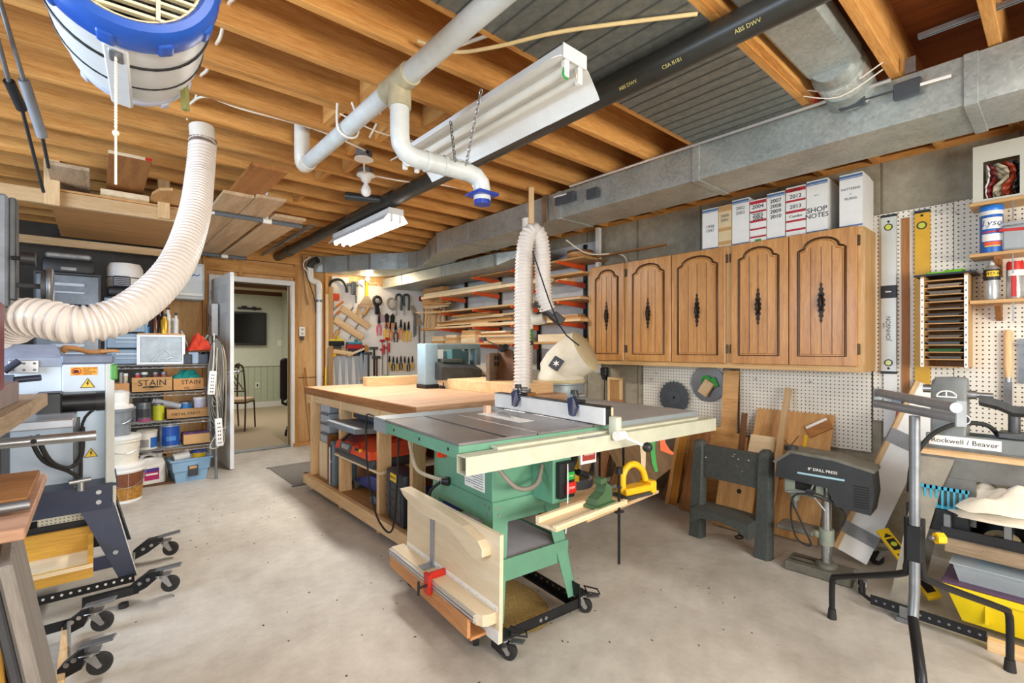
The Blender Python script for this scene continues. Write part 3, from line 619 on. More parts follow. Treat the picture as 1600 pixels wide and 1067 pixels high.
q = MB().prism([(-hw, 1.1), (-hw, -0.55), (-hw * .7, -0.68), (0, -0.73), (hw * .7, -0.70), (hw, -0.6), (hw, 1.1)], 0, 0.018)
solo(q, 'board', TAN['y'], 'board with a rounded end on the rack beside the dust hose', 'board', ((a.x + b_.x) / 2, 4.6, 2.275), (-1.0, 0, 0), group='boards on the ceiling rack')
# plank hangers: pipe brackets carrying planks
for (u0, v0, u1, v1, y, lab) in ((325, 322, 472, 352, 4.05, 'near'), (296, 392, 385, 406, 5.9, 'far')):
    A = at(u0, v0, Y=y); B = at(u1, v1, Y=y); t = thing('plank_hanger', lab + ' pipe bracket with grey foam sleeves carrying planks under the joists', 'bracket', A, group=None)
    z0 = 2.228; 
    MB().cyl((0.04, 0, z0 - A.z), (B.x - A.x, 0, z0 - A.z), 0.017, n=12).build('foam_sleeve', mat('foam_sleeve', '#5d6163', 0.85), t, smooth=50)
    MB().tube([(0.05, 0, z0 - A.z), (0.0, 0, z0 - A.z), (-0.015, 0, z0 - A.z + 0.02), (-0.015, 0, 2.45 - A.z)], 0.011, 10, smooth=3).build('pipe_hook', M_pvcw, t, smooth=60)
    xm = (B.x - A.x) * 0.60
    MB().cyl((xm - 0.03, 0, z0 - A.z), (xm + 0.03, 0, z0 - A.z), 0.020, n=12).build('pipe_tee', M_pvcw, t, smooth=50)
    MB().cyl((xm, 0, z0 - A.z), (xm, 0, 2.45 - A.z), 0.012, n=10).build('hanger_pipe', M_pvcw, t, smooth=50)
zb = 2.246
def hplank(label, x0, x1, y0, y1, z, mm): 
    return solo(MB().bx(-(x1 - x0) / 2, (x1 - x0) / 2, -(y1 - y0) / 2, (y1 - y0) / 2, 0, 0.022, 0.002), 'plank', mm, label, 'plank', ((x0 + x1) / 2, (y0 + y1) / 2, z), group='planks on the pipe brackets')
GP = wood('grey_plank', '#c9ad8a', '#a98a64', 'y', 0.7)
hplank('leftmost plank on the pipe brackets, lower layer', 0.62, 0.80, 3.55, 6.15, zb, GP)
hplank('middle plank on the pipe brackets, lower layer', 0.805, 0.985, 3.50, 6.10, zb, GP)
hplank('rightmost and widest plank on the pipe brackets', 1.02, 1.25, 3.92, 6.10, zb, GP)
hplank('upper plank stacked on the left planks, its end nearest the camera', 0.66, 0.85, 2.98, 5.6, zb + 0.023, BROWN['y'])
# ---------------------------------------------------------------- right wall: cabinets, boxes, pegboards, tools
XW = XR - 0.001
RT = (90, 0, -90)                      # lettering that faces the room from the right wall
cab = thing('wall_cabinet', 'long oak wall cabinet with five arched doors on the concrete wall', 'cabinet', (3.64, 1.85, 1.10)); cl = -Vector(cab.location)
XF = 3.49
q = MB().bx(XF + 0.02, XW - 0.004, 0.80, 2.92, 1.10, 1.12).bx(XF + 0.02, XW - 0.004, 0.80, 2.92, 1.965, 1.985).bx(XF + 0.02, XW - 0.004, 0.80, 0.82, 1.12, 1.965).bx(XF + 0.02, XW - 0.004, 2.90, 2.92, 1.12, 1.965).bx(XW - 0.012, XW - 0.004, 0.82, 2.90, 1.12, 1.965)
q.build('carcass', OAKL['z'], cab, loc=cl)
for y0, y1, z0, z1, mm in ((0.80, 2.92, 1.10, 1.145, OAKL['y']), (0.80, 2.92, 1.955, 1.985, OAKL['y'])): MB().bx(XF, XF + 0.02, y0, y1, z0, z1, 0.001).build('face_rail', mm, cab, loc=cl)
for y in (0.815, 1.208, 1.607, 2.066, 2.503, 2.905): MB().bx(XF, XF + 0.02, y - 0.024, y + 0.024, 1.145, 1.955, 0.001).build('face_stile', OAKL['z'], cab, loc=cl)
M_groove = mat('dark_stained_groove', '#4a2c14', 0.5, mott=0.2); M_hinge = mat('bronze_hinge', '#4b3a26', 0.4, 0.6); M_hand = mat('blackened_brass', '#2c2219', 0.4, 0.6, mott=0.3)
def groove_path(yl, yr, zb, zt):
    ym = (yl + yr) / 2; w2 = (yl - yr) / 2; p = [(yl, zb), (yl, zt - 0.07)]
    sh = 0.035; p += [(yl, zt - 0.072), (yl - 0.012, zt - 0.066), (yl - sh, zt - 0.058)]
    for k in range(0, 11):
        t = math.pi * (1 - k / 10); p.append((ym, zt))
    p = p[:5] + [(ym + (w2 - sh) * math.cos(math.pi * k / 10), zt - 0.055 + 0.055 * math.sin(math.pi * k / 10)) for k in range(11)]
    p += [(yr + sh, zt - 0.058), (yr + 0.012, zt - 0.066), (yr, zt - 0.072), (yr, zb)]
    return p
doors = [(2.888, 2.523, 'r'), (2.484, 2.071, 'l'), (2.062, 1.629, 'r'), (1.587, 1.209, 'l'), (1.203, 0.826, 'r')]
for (yl, yr, hs) in doors:
    d = MB().bx(XF - 0.02, XF - 0.001, yr, yl, 1.135, 1.99, 0.004).build('door', OAK['z'], cab, loc=cl)
    gp = groove_path(yl - 0.058, yr + 0.058, 1.195, 1.945)
    g = MB().tube([(XF - 0.0205, y, z) for y, z in gp], 0.0075, 6, close=True); 
    g.build('arched_moulding', M_groove, d, smooth=60)
    gp = groove_path(yl - 0.071, yr + 0.071, 1.208, 1.932)
    MB().tube([(XF - 0.0205, y, z) for y, z in gp], 0.004, 6, close=True).build('inner_moulding', OAK['z'], d, smooth=60)
    wq = yl - yr - 0.142
    for k in (1, 2, 3):
        y = yr + 0.071 + wq * k / 4
        MB().bx(XF - 0.0212, XF - 0.0195, y - 0.0015, y + 0.0015, 1.21, 1.89).build('plank_groove', M_groove, d)
    ym = (yl + yr) / 2; zc = 1.535
    orn = [(0, .13), (.008, .115), (.004, .10), (.014, .085), (.008, .07), (.020, .05), (.012, .035), (.024, .015), (.016, 0)]
    poly = [(a, b_) for a, b_ in orn] + [(a, -b_) for a, b_ in orn[::-1][1:]]; poly = poly + [(-a, b_) for a, b_ in poly[::-1][1:-1]]
    h = MB().prism(poly, 0, 0.004, Matrix.Translation((XF - 0.0205, ym, zc)) @ Matrix(((0, 0, -1, 0), (1, 0, 0, 0), (0, 1, 0, 0), (0, 0, 0, 1)))).build('handle', M_hand, d)
    h2 = MB().tube([(XF - 0.022, ym, zc + 0.05), (XF - 0.04, ym, zc + 0.04), (XF - 0.045, ym, zc), (XF - 0.04, ym, zc - 0.04), (XF - 0.022, ym, zc - 0.05)], [.005, .006, .009, .006, .005], 8, smooth=3).lathe([(0, -.012), (.01, 0), (0, .012)], 8, Matrix.Translation((XF - .045, ym, zc))).build('handle_bail', M_hand, d, smooth=60)
    ye = yr - 0.006 if hs == 'r' else yl + 0.006
    for z in (1.24, 1.90): MB().bx(XF - 0.016, XF, ye - 0.007, ye + 0.007, z - 0.032, z + 0.032, 0.003).build('hinge', M_hinge, d)
# the children of doors share the door's frame
# magazine boxes on the cabinet
M_boxw = mat('white_file_box', '#ecebe6', 0.6, mott=0.04); M_boxblue = mat('blue_band', '#4a74a8', 0.6, mott=0.05); M_boxred = mat('red_band', '#b52733', 0.6, mott=0.05); M_boxtan = mat('tan_file_box', '#dcc79c', 0.7, mott=0.06); M_penc = mat('pencil_grey', '#77736e', 0.8, mott=0)
def filebox(label, yl, yr, h, style, lines, yaw=0, tilt=0, mm=None):
    w2 = (yl - yr) / 2; t = thing('magazine_file', label, 'file box', (3.515, (yl + yr) / 2, 1.987), (0, 0, yaw), 'magazine files on top of the oak cabinet')
    q = MB().loft([[(0, s * w2, 0), (0.25, s * w2, 0), (0.25, s * w2, h * 0.97 if style == 'tall' else h * 0.5), (0.10 if style != 'tall' else 0.16, s * w2, h), (0, s * w2, h)] for s in (-1, 1)])
    q.build('box', mm or M_boxw, t)
    if style in ('blue', 'tall'):
        for z0, z1 in ((h * .91, h * .925), (h * .935, h * .975), (0.008, 0.018)): MB().bx(-0.0015, 0, -w2, w2, z0, z1).build('band', M_boxblue, t)
    if style == 'red':
        for z0, z1 in ((h * .90, h * .97), (h * .70, h * .74), (h * .48, h * .53), (h * .30, h * .34), (h * .12, h * .16)): MB().bx(-0.0015, 0, -w2, w2, z0, z1).build('band', M_boxred, t)
    if style == 'tan':
        for z0, z1 in ((h * .86, h * .98), (h * .40, h * .48), (h * .08, h * .16)): MB().bx(-0.0015, 0, -w2, w2, z0, z1).build('band', M_card, t)
    for (s, zf, sz, mk) in lines: text('lettering', s, sz, mk, t, (-0.002, 0, h * zf), RT)
    return t
filebox('leftmost white magazine file with blue bands on the cabinet', 1.826, 1.704, 0.315, 'blue', [('1998', .56, .034, M_penc), ('1997', .46, .034, M_penc)])
filebox('narrow tan magazine file, second from left on the cabinet', 1.700, 1.604, 0.315, 'tan', [('2000', .75, .03, M_penc), ('2001', .65, .03, M_penc)], mm=M_boxtan)
filebox('white magazine file marked 2002 and 2003 in faint pencil', 1.598, 1.478, 0.335, 'blue', [('2002', .80, .032, M_penc), ('2003', .70, .032, M_penc)])
gf = filebox('red banded magazine file with a green spot near its foot', 1.472, 1.362, 0.305, 'red', [('2004', .83, .04, M_ink), ('2005', .64, .036, M_ink), ('2006', .56, .036, M_ink)])
MB().bx(-.002, 0, -.02, .02, .0, .025).build('green_spot', M_green, gf)
filebox('white magazine file marked 2007 to 2010', 1.357, 1.243, 0.325, 'blue', [('2007', .82, .036, M_ink), ('2008', .71, .036, M_ink), ('2009', .60, .036, M_ink), ('2010', .49, .036, M_ink)])
filebox('red banded magazine file touching the SHOP NOTES file', 1.236, 1.117, 0.335, 'red', [('2011', .93, .034, M_ink), ('2012', .80, .036, M_ink), ('2013', .60, .036, M_ink), ('Combo', .41, .026, M_ink)])
filebox('white magazine file marked SHOP NOTES in bold ink', 1.112, 0.992, 0.345, 'tall', [('SHOP', .44, .046, M_ink), ('NOTES', .33, .042, M_ink), ('---', .72, .03, M_ink)])
filebox('white magazine file marked PATTERNS + PLANS, standing apart at the right end', 0.928, 0.808, 0.335, 'tall', [('PATTERNS', .72, .021, M_penc), ('+', .62, .02, M_penc), ('PLANS', .54, .022, M_penc)])
# pegboards
PEG_M = peg('pegboard_white', (1, 2), r=0.0042)
XP = 3.782
def pegsheet(label, y0, y1, z0, z1): return solo(MB().bx(-0.003, 0.003, -(y1 - y0) / 2, (y1 - y0) / 2, -(z1 - z0) / 2, (z1 - z0) / 2), 'pegboard', PEG_M, label, 'pegboard', (XP, (y0 + y1) / 2, (z0 + z1) / 2), group='pegboards on the right wall')
pegsheet('pegboard under the left half of the cabinet, behind the saw blades', 1.79, 2.53, 0.615, 1.095)
pegsheet('pegboard under the right half of the cabinet', 0.822, 1.66, 0.575, 1.095)
pegsheet('tall pegboard right of the cabinet, holding levels', 0.430, 0.812, 0.785, 2.097)
pegsheet('tall pegboard at the right edge behind the small shelves', -0.55, 0.427, 0.60, 2.10)
# levels and rulers hung on the tall pegboard
XH = 3.768
lv = thing('spirit_level', 'long silver box level hanging on the tall pegboard', 'level', (XH, 0.729, 1.09))
MB().bx(-0.011, 0.011, -0.04, 0.04, 0, 0.99, 0.003).build('bar', mat('level_silver', '#c9c9c0', 0.4, 0.3, mott=0.05), lv)
for z in (0.0, 0.982): MB().bx(-0.0125, 0.0125, -0.041, 0.041, z - 0.004, z + 0.012, 0.002).build('end_cap', M_black, lv)
MB().bx(-0.0125, 0.0125, -0.0405, 0.0405, 0.47, 0.55, 0.002).build('vial_window', M_black, lv)
MB().cyl((-0.012, -0.015, 0.51), (-0.012, 0.015, 0.51), 0.009, n=10).build('centre_vial', M_steel, lv, smooth=50)
M_vial = mat('vial_green', '#c7cf4a', 0.2)
for z in (0.065, 0.915):
    MB().cyl((-0.0135, 0, z), (-0.010, 0, z), 0.022, n=20).build('vial_ring', M_black, lv); MB().cyl((-0.0145, 0, z), (-0.010, 0, z), 0.016, n=20).build('vial', M_vial, lv)
for z in (0.03, 0.95): MB().cyl((-0.0125, 0, z), (-0.010, 0, z), 0.007, n=12).build('hang_hole', M_ink, lv)
text('lettering', 'JOHNSON', 0.033, M_ink, lv, (-0.012, 0.0, 0.28), (0, -90, 0))
text('lettering', 'LEVEL', 0.014, M_ink, lv, (-0.012, 0.024, 0.30), (0, -90, 0))
solo(MB().bx(-0.004, 0.004, -0.034, 0.034, -0.20, 0.20, 0.001), 'white_strip', M_white, 'white painted strip hanging below the silver level', 'strip', (XH, 0.722, 0.885))
rl_ = thing('yardstick', 'long wooden yardstick hanging between silver and yellow levels', 'ruler', (XH + .004, 0.648, 0.84))
MB().bx(-0.003, 0.003, -0.019, 0.019, 0, 1.21, 0.001).build('stick', BROWN['z'], rl_)
M_tick = mat('tick_ink', '#3a2a1a', 0.8, mott=0)
tk = MB()
for k in range(96): tk.bx(-0.0034, -0.003, -0.018, -0.018 + (0.012 if k % 8 == 0 else 0.007), 0.01 + k * 0.0125, 0.0112 + k * 0.0125)
o = tk.build('graduations', M_tick, rl_); o['kind'] = 'stuff'
yl_ = thing('spirit_level', 'long yellow level hanging on the tall pegboard', 'level', (XH, 0.568, 0.90))
MB().bx(-0.011, 0.011, -0.036, 0.036, 0, 1.17, 0.003).build('bar', mat('level_yellow', '#d9a516', 0.45, mott=0.06), yl_)
MB().bx(-0.0125, 0.0125, -0.037, 0.037, 1.16, 1.178, 0.002).build('end_cap', M_black, yl_)
MB().cyl((-0.0135, 0, 1.085), (-0.010, 0, 1.085), 0.024, n=20).build('vial_ring', M_black, yl_); MB().cyl((-0.0145, 0, 1.085), (-0.010, 0, 1.085), 0.017, n=20).build('vial', M_vial, yl_)
MB().cyl((-0.0125, 0, 1.145), (-0.010, 0, 1.145), 0.007, n=12).build('hang_hole', M_ink, yl_)
MB().bx(-0.0125, 0.0125, -0.0365, 0.01, 0.56, 0.60).build('centre_window', M_dsteel, yl_)
# sandpaper sorter
sr = thing('sandpaper_rack', 'wooden pigeonhole rack of sandpaper sheets on the pegboard', 'rack', (3.67, 0.448, 1.14))
for s in (-1, 1): MB().bx(-0.09, 0.11, s * 0.092 - 0.008, s * 0.092 + 0.008, 0, 0.515).build('side_panel', OAKL['z'], sr)
MB().bx(0.10, 0.11, -0.085, 0.085, 0, 0.515).build('back_panel', BROWN['z'], sr)
for k in range(13): MB().bx(-0.088, 0.10, -0.084, 0.084, k * 0.0405, k * 0.0405 + 0.005).build('shelf', TAN['y'], sr)
MB().bx(-0.11, 0.112, -0.13, 0.125, 0.515, 0.525).build('top_panel', M_blackmetal, sr)
for s in (-1, 1): 
    lp = MB().bx(-0.0925, -0.09, s * 0.092 - 0.0075, s * 0.092 + 0.0075, 0.0, 0.505).build('label_strip', M_paper, sr)
    for k in range(12): MB().bx(-0.0928, -0.0925, s * 0.092 - 0.003, s * 0.092 + 0.003, 0.012 + k * 0.0405, 0.022 + k * 0.0405).build('grit_mark', M_penc, lp)
SPC = ['#8a7a6c', '#6d6259', '#57504b', '#4e4e50', '#46484a', '#3f4244', '#5a5552', '#6a625c', '#54575a', '#2e5a34', '#5d5a56']
for k in range(11):
    z = 0.0405 * (11 - k) + 0.0062; hh = rnd.uniform(0.006, 0.018)
    for j in range(2):
        plank('sandpaper', 'thin stack of ' + ('green' if k == 9 else 'grey brown') + ' sandpaper in slot ' + ['one', 'two', 'three', 'four', 'five', 'six', 'seven', 'eight', 'nine', 'ten', 'eleven'][k] + ' from the top' + (', upper sheets' if j else ', lower sheets'), 'sandpaper', 0.17, 0.13 + 0.012 * j, hh / 2, (3.672 + 0.004 * j, 0.448 + rnd.uniform(-.006, .006), 1.14 + z + hh / 4 + j * (hh / 2 + .0005)), (0, 0, 0), mat('sandpaper_%d' % k, SPC[k], 0.95, mott=0.15, scale=80), 'sandpaper sheets in the pigeonhole rack')
solo(MB().bx(-0.05, 0.05, -0.075, 0.075, 0, 0.012, 0.005).bx(-0.03, 0.03, -0.085, 0.0, 0.012, 0.02, 0.004), 'green_pad', mat('lime_plastic', '#7ac82c', 0.5), 'flat lime green pad on top of the sandpaper rack', 'pad', (3.64, 0.45, 1.666))
# three small shelves on the far right
for (z, lab, dpt) in ((2.03, 'top small shelf holding the grey magazine holder', 0.20), (1.755, 'middle small shelf holding the wipes tub', 0.20), (1.505, 'bottom small shelf holding two spray cans', 0.18)):
    s = thing('pegboard_shelf', lab, 'shelf', (XP - 0.004, 0.0, z), group='small shelves on the pegboard')
    MB().bx(-dpt, 0, -0.42, 0.345, -0.018, 0, 0.002).build('board', OAKL['y'], s)
    for y in (0.24, -0.25):
        MB().prism([(0, 0), (-dpt * .8, 0), (-dpt * .8, -0.015), (-0.02, -0.09), (0, -0.09)], -0.012, 0.012, Matrix.Translation((0, y, -0.018)) @ Matrix.Rotation(R(90), 4, 'X')).build('bracket', BROWN['z'], s)
    MB().cyl((-dpt * .9, 0.18, 0.001), (-dpt * .9, 0.18, -0.12), 0.003, n=6).build('wire_hook', M_steel, s)
t = thing('magazine_holder', 'putty grey magazine holder with magazines on the top small shelf', 'file box', (3.585, 0.225, 2.031))
a, b_ = 0.105, 0.30
fm = MB()
for (y0, y1, z0, z1) in ((0.065, a, 0, b_), (-a, -0.07, 0, b_), (-0.07, 0.065, 0.21, b_), (-0.07, 0.065, 0, 0.012)): fm.bx(0, 0.004, y0, y1, z0, z1)
fm.build('front_panel', mat('putty_grey', '#c9c6b6', 0.6, mott=0.04), t)
MB().bx(0.004, 0.18, -a, -a + 0.004, 0, b_).bx(0.004, 0.18, a - 0.004, a, 0, b_).bx(0.004, 0.18, -a, a, 0, 0.004).build('sides', mat('putty_grey', '#c9c6b6'), t)
for i, (y, mm, bend) in enumerate(((0.05, M_paper, 0.01), (0.035, mat('dark_red_cover', '#7a1f22', 0.4), 0.02), (0.0, mat('glossy_page', '#b7a98c', 0.25), 0.035), (-0.03, mat('orange_cover', '#9c3a20', 0.3), 0.03), (-0.06, mat('dark_cover', '#2c2a26', 0.3), 0.02))):
    sec = [[(0.02 + k * 0.012, y + bend * math.sin(k * 0.9 + j * 1.1) + jj * 0.003, 0.015 + j * 0.03) for k in range(4)] for j in range(7) for jj in (0,)]
    q = MB()
    for j in range(6):
        A, B = sec[j], sec[j + 1]
        for k in range(3): q.quad(A[k], A[k + 1], B[k + 1], B[k])
    me = q.mesh('magazine', mm, 60); o = link('magazine', me, None, Vector(t.location)); tag(o, ['white edged', 'dark red', 'glossy tan', 'orange covered', 'black covered'][i] + ' curled magazine in the grey holder', 'magazine', 'magazines in the grey holder')
    so = o.modifiers.new('thick', 'SOLIDIFY'); so.thickness = 0.004
t = thing('file_box', 'red striped box at the right edge of the top small shelf', 'file box', (3.585, 0.07, 2.031))
MB().bx(0, 0.2, -0.12, 0.045, 0, 0.36).build('box', M_boxtan, t)
for z in (0.06, 0.12, 0.19, 0.25, 0.31): MB().bx(-0.0015, 0, -0.12, 0.045, z, z + 0.018).build('band', M_boxred, t)
# wipes tub
t = thing('wipes_tub', 'blue and white disinfectant wipes tub on the middle small shelf', 'tub', (3.63, 0.262, 1.756))
M_lyb = mat('label_blue', '#1d62b4', 0.35)
MB().lathe([(0, 0), (0.045, 0), (0.046, 0.01), (0.046, 0.205), (0, 0.205)], 32).build('tub', M_lyb, t, smooth=40)
MB().lathe([(0, 0.222), (0.047, 0.222), (0.049, 0.228), (0.049, 0.242), (0.044, 0.250), (0, 0.250)], 32).build('lid', mat('lid_blue', '#2378d2', 0.35), t, smooth=40)
MB().lathe([(0.0462, 0.2), (0.0465, 0.222), (0, 0.222)], 32).build('neck_band', M_whitep, t, smooth=40)
def wrap_text(s, size, m, parent, r, z, cen=R(180), name='lettering'):
    cu = bpy.data.curves.new(name, 'FONT'); cu.body = s; cu.size = size; cu.extrude = 0.0003; cu.align_x = 'CENTER'; cu.align_y = 'CENTER'; cu.resolution_u = 2; cu.shear = 0.2
    tt = bpy.data.objects.new(name, cu); COL.objects.link(tt); dg = bpy.context.evaluated_depsgraph_get(); me = bpy.data.meshes.new_from_object(tt.evaluated_get(dg)); bpy.data.objects.remove(tt)
    for v in me.vertices:
        a_ = cen + v.co.x / r; v.co = Vector(((r + v.co.z) * math.cos(a_), (r + v.co.z) * math.sin(a_), z + v.co.y))
    me.materials.clear(); me.materials.append(m); return link(name, me, parent)
CEN = R(192)
def wrap_patch(m, parent, r, z0, z1, a0, a1, name='label'):
    q = MB(); n = 12
    for k in range(n):
        p, s = CEN + a0 + (a1 - a0) * k / n, CEN + a0 + (a1 - a0) * (k + 1) / n
        q.quad((r * math.cos(p), r * math.sin(p), z0), (r * math.cos(s), r * math.sin(s), z0), (r * math.cos(s), r * math.sin(s), z1), (r * math.cos(p), r * math.sin(p), z1))
    return q.build(name, m, parent, smooth=60)
wrap_patch(M_whitep, t, 0.0465, 0.125, 0.185, -0.95, 0.95); wrap_text('Lysol', 0.046, mat('label_navy', '#153a78', 0.5, mott=0), t, 0.0468, 0.155, CEN)
wrap_patch(M_red, t, 0.0465, 0.105, 0.112, -0.9, 0.9); wrap_patch(M_whitep, t, 0.0465, 0.06, 0.098, -1.0, 1.0); wrap_patch(M_orange, t, 0.0468, 0.038, 0.056, -0.8, 0.8); wrap_patch(M_yellow, t, 0.0469, 0.030, 0.036, -0.7, 0.7)
t = thing('parts_bin', 'clear plastic bin with a red strap on the middle small shelf', 'bin', (3.64, 0.13, 1.756))
MB().bx(-0.06, 0.08, -0.10, 0.09, 0, 0.13, 0.01).build('bin', M_clear, t, smooth=40)
MB().bx(-0.065, 0.085, -0.105, 0.095, 0.13, 0.145, 0.004).build('lid', M_clear, t)
MB().box((-0.066, -0.005, 0.10), (0.008, 0.21, 0.014), (4, 0, 0), 0.002).build('red_strap', M_red, t)
def spraycan(label, y, body, cap, capm, lab, r=0.034, h=0.165):
    t = thing('spray_can', label, 'spray can', (3.655, y, 1.506))
    MB().lathe([(0, 0), (r - .002, 0), (r, 0.005), (r, h), (r - 0.006, h + 0.008), (r * .5, h + 0.022), (0, h + 0.022)], 28).build('can', body, t, smooth=40)
    if cap == 'nozzle':
        MB().lathe([(0.012, h + 0.02), (0.012, h + 0.03), (0.008, h + 0.045), (0, h + 0.046)], 16).build('nozzle', capm, t, smooth=40)
    else: MB().lathe([(r * .95, h - .005), (r, h + .03), (r * .92, h + 0.045), (0, h + 0.048)], 28).build('cap', capm, t, smooth=40)
    for (z0, z1, a0, a1, mm) in lab: wrap_patch(mm, t, r + .0005, z0, z1, a0, a1)
    return t
M_canm = mat('can_silver', '#b9b9b6', 0.3, 0.5, mott=0.2, scale=40)
t = spraycan('black and silver spray can with yellow label, left on the bottom small shelf', 0.262, M_canm, 'nozzle', M_pvc, [(0.105, 0.165, -1.5, 1.5, M_black), (0.125, 0.155, -0.8, 0.8, M_yellow)])
wrap_text('WD-40', 0.022, M_ink, t, 0.0352, 0.14, CEN)
spraycan('spray can with red cap, right on the bottom small shelf', 0.175, M_canm, 'cap', M_red, [(0.01, 0.12, -0.6, 0.0, M_red), (0.12, 0.15, -1.0, 1.0, M_paper)], 0.034, 0.15)
# turning gouge hanging on the pegboard
t = thing('turning_chisel', 'wood-handled flat turning chisel hanging blade down on the pegboard', 'chisel', (3.755, 0.215, 1.10))
a = at(1575, 515, X=3.75); zt = a.z; t.location = (3.75, a.y, zt)
MB().lathe([(0, 0), (0.012, -0.002), (0.018, -0.02), (0.017, -0.10), (0.019, -0.2), (0.015, -0.24), (0.014, -0.26), (0, -0.26)], 16).build('handle', PINE['z'], t, smooth=50)
MB().cyl((0, 0, -0.26), (0, 0, -0.285), 0.014, n=14).build('ferrule', M_steel, t, smooth=50)
MB().bx(-0.005, 0.005, -0.016, 0.016, -0.42, -0.285, 0.001).build('blade', M_dsteel, t)
solo(MB().bx(-0.004, 0.004, -0.01, 0.01, -0.24, 0).bx(-0.02, 0.0, -0.05, 0.05, -0.03, -0.024), 'marking_gauge', M_dsteel, 'dark thin gauge hanging right of the turning chisel', 'gauge', (3.765, a.y - 0.05, zt - 0.05))
# small hooks on the pegboards
for (u, v) in ((1005 + 15, 592), (1028, 583), (1105, 660), (1183, 592), (1268, 597), (1495, 335), (1470, 333)):
    p = at(u, v, X=XP - 0.003); solo(MB().tube([(0, 0, 0), (-0.02, 0, 0), (-0.03, 0, -0.006), (-0.033, 0, 0.012)], 0.0022, 6), 'peg_hook', M_dsteel, 'small empty wire hook ' + {1020: 'left of the dark saw blade, lower one', 1028: 'above the dark saw blade', 1105: 'below the shiny saw blade', 1183: 'under the cabinet beside the vertical board', 1268: 'under the right end of the cabinet', 1495: 'near the top of the pegboard seam', 1470: 'right of the yellow level top'}[u], 'hook', p, group='empty hooks on the pegboards', smooth=60)
# saw blades hanging under the cabinet
def blade(name, label, y, z, r, m, teeth=40, x=3.765, tilt=0):
    t = thing(name, label, 'saw blade', (x, y, z), (0, tilt, 0)); poly = []
    for k in range(teeth):
        a0 = 2 * math.pi * k / teeth; s = 2 * math.pi / teeth
        poly += [(r * 1.0 * math.cos(a0), r * math.sin(a0)), (r * .92 * math.cos(a0 + s * .25), r * .92 * math.sin(a0 + s * .25)), (r * .94 * math.cos(a0 + s * .7), r * .94 * math.sin(a0 + s * .7))]
    MB().prism(poly, -0.0012, 0.0012, Matrix.Rotation(R(90), 4, 'Y')).build('disc', m, t)
    MB().cyl((-0.0018, 0, 0), (0.0018, 0, 0), 0.012, n=20).build('arbor_hole', M_ink, t)
    MB().cyl((-0.0016, 0, 0), (-0.0013, 0, 0), r * 0.36, n=32).build('centre_print', mat('blade_print', '#5a5f63', 0.5, 0.3), t)
    return t
blade('saw_blade', 'dark grey circular saw blade standing behind the saw table', 2.198, 0.822, 0.145, mat('coated_blade', '#55595c', 0.55, 0.3, mott=0.15), 24, 3.74)
blade('saw_blade', 'shiny circular saw blade with green guard and wood block, hanging under cabinet', 1.91, 0.955, 0.152, mat('polished_blade', '#a5a7a8', 0.3, 0.9, mott=0.1), 60, 3.765)
solo(MB().cyl((0, 0, 0), (-0.012, 0, 0), 0.04, n=16).bx(-0.012, 0, -0.075, -0.035, -0.08, -0.0, 0.004, Matrix.Rotation(R(-25), 4, 'X')), 'blade_guard', M_green, 'bright green plastic cap on the shiny saw blade', 'cap', (3.755, 1.915, 0.985))
solo(MB().bx(-0.03, 0, -0.04, 0.04, -0.062, 0.062, 0.002), 'wood_block', PINE['z'], 'small wooden block hung over the shiny saw blade', 'block', (3.74, 1.905, 0.925), (32, 0, 0))
# plug, cord and small frame near the dust collector
t = thing('power_adapter', 'black plug adapter with cord on the wall below the cabinet end', 'plug', at(945, 582, X=3.775))
MB().bx(-0.03, 0.02, -0.035, 0.035, -0.03, 0.05, 0.006).prism([(-.03, -.03), (.03, -.03), (.012, -.07), (-.012, -.07)], -0.02, 0.02, Matrix.Rotation(R(90), 4, 'Z') @ Matrix.Rotation(R(90), 4, 'X')).build('plug', M_black, t)
MB().tube([(0, 0, -0.06), (-0.005, 0, -0.2), (0, 0.01, -0.45)], 0.006, 6, smooth=3).build('cord', M_black, t, smooth=60)
a = at(961, 610, X=3.77); t = thing('wooden_case', 'small upright wooden frame on the wall right of the dust collector', 'frame', a)
for s in (-1, 1): MB().bx(-0.012, 0.012, s * 0.07 - 0.012, s * 0.07 + 0.012, -0.25, 0.1).build('stile', PINE['z'], t)
MB().bx(-0.012, 0.012, -0.082, 0.082, 0.1, 0.125).build('rail', PINE['y'], t); MB().bx(0.0, 0.008, -0.06, 0.06, -0.25, 0.1).build('panel', TAN['z'], t)
# ---------------------------------------------------------------- lumber rack with boards
ORD = ['first', 'second', 'third', 'fourth', 'fifth', 'sixth', 'seventh', 'eighth', 'ninth', 'tenth', 'eleventh', 'twelfth', 'thirteenth', 'fourteenth', 'fifteenth', 'sixteenth', 'seventeenth', 'eighteenth', 'nineteenth', 'twentieth']
lr = thing('lumber_rack', 'black wall standards with orange arms carrying lumber', 'rack', (3.78, 4.3, 1.2)); ll = -Vector(lr.location)
LV = [2.085, 1.905, 1.70, 1.495, 1.285]
arm = MB().loft([[(-0.40, s * 0.012, -0.022), (0, s * 0.012, -0.055), (0, s * 0.012, 0), (-0.40, s * 0.012, 0)] for s in (-1, 1)]).mesh('arm', M_orange)
for y in (5.31, 4.59, 3.90, 3.215):
    MB().bx(3.765, 3.79, y - 0.018, y + 0.018, 1.0, 2.3).build('standard', M_blackmetal, lr, loc=ll)
    for i, z in enumerate(LV):
        if i == 0 and y > 4.6: continue
        link('arm', arm, lr, Vector((3.768, y, z)) + ll)
MB().bx(3.70, 3.74, 2.98, 3.02, 1.05, 2.42).build('white_batten', M_whitep, lr, loc=ll)
LN = ['top', 'second', 'third', 'fourth', 'lowest']
cnt = [0] * 5
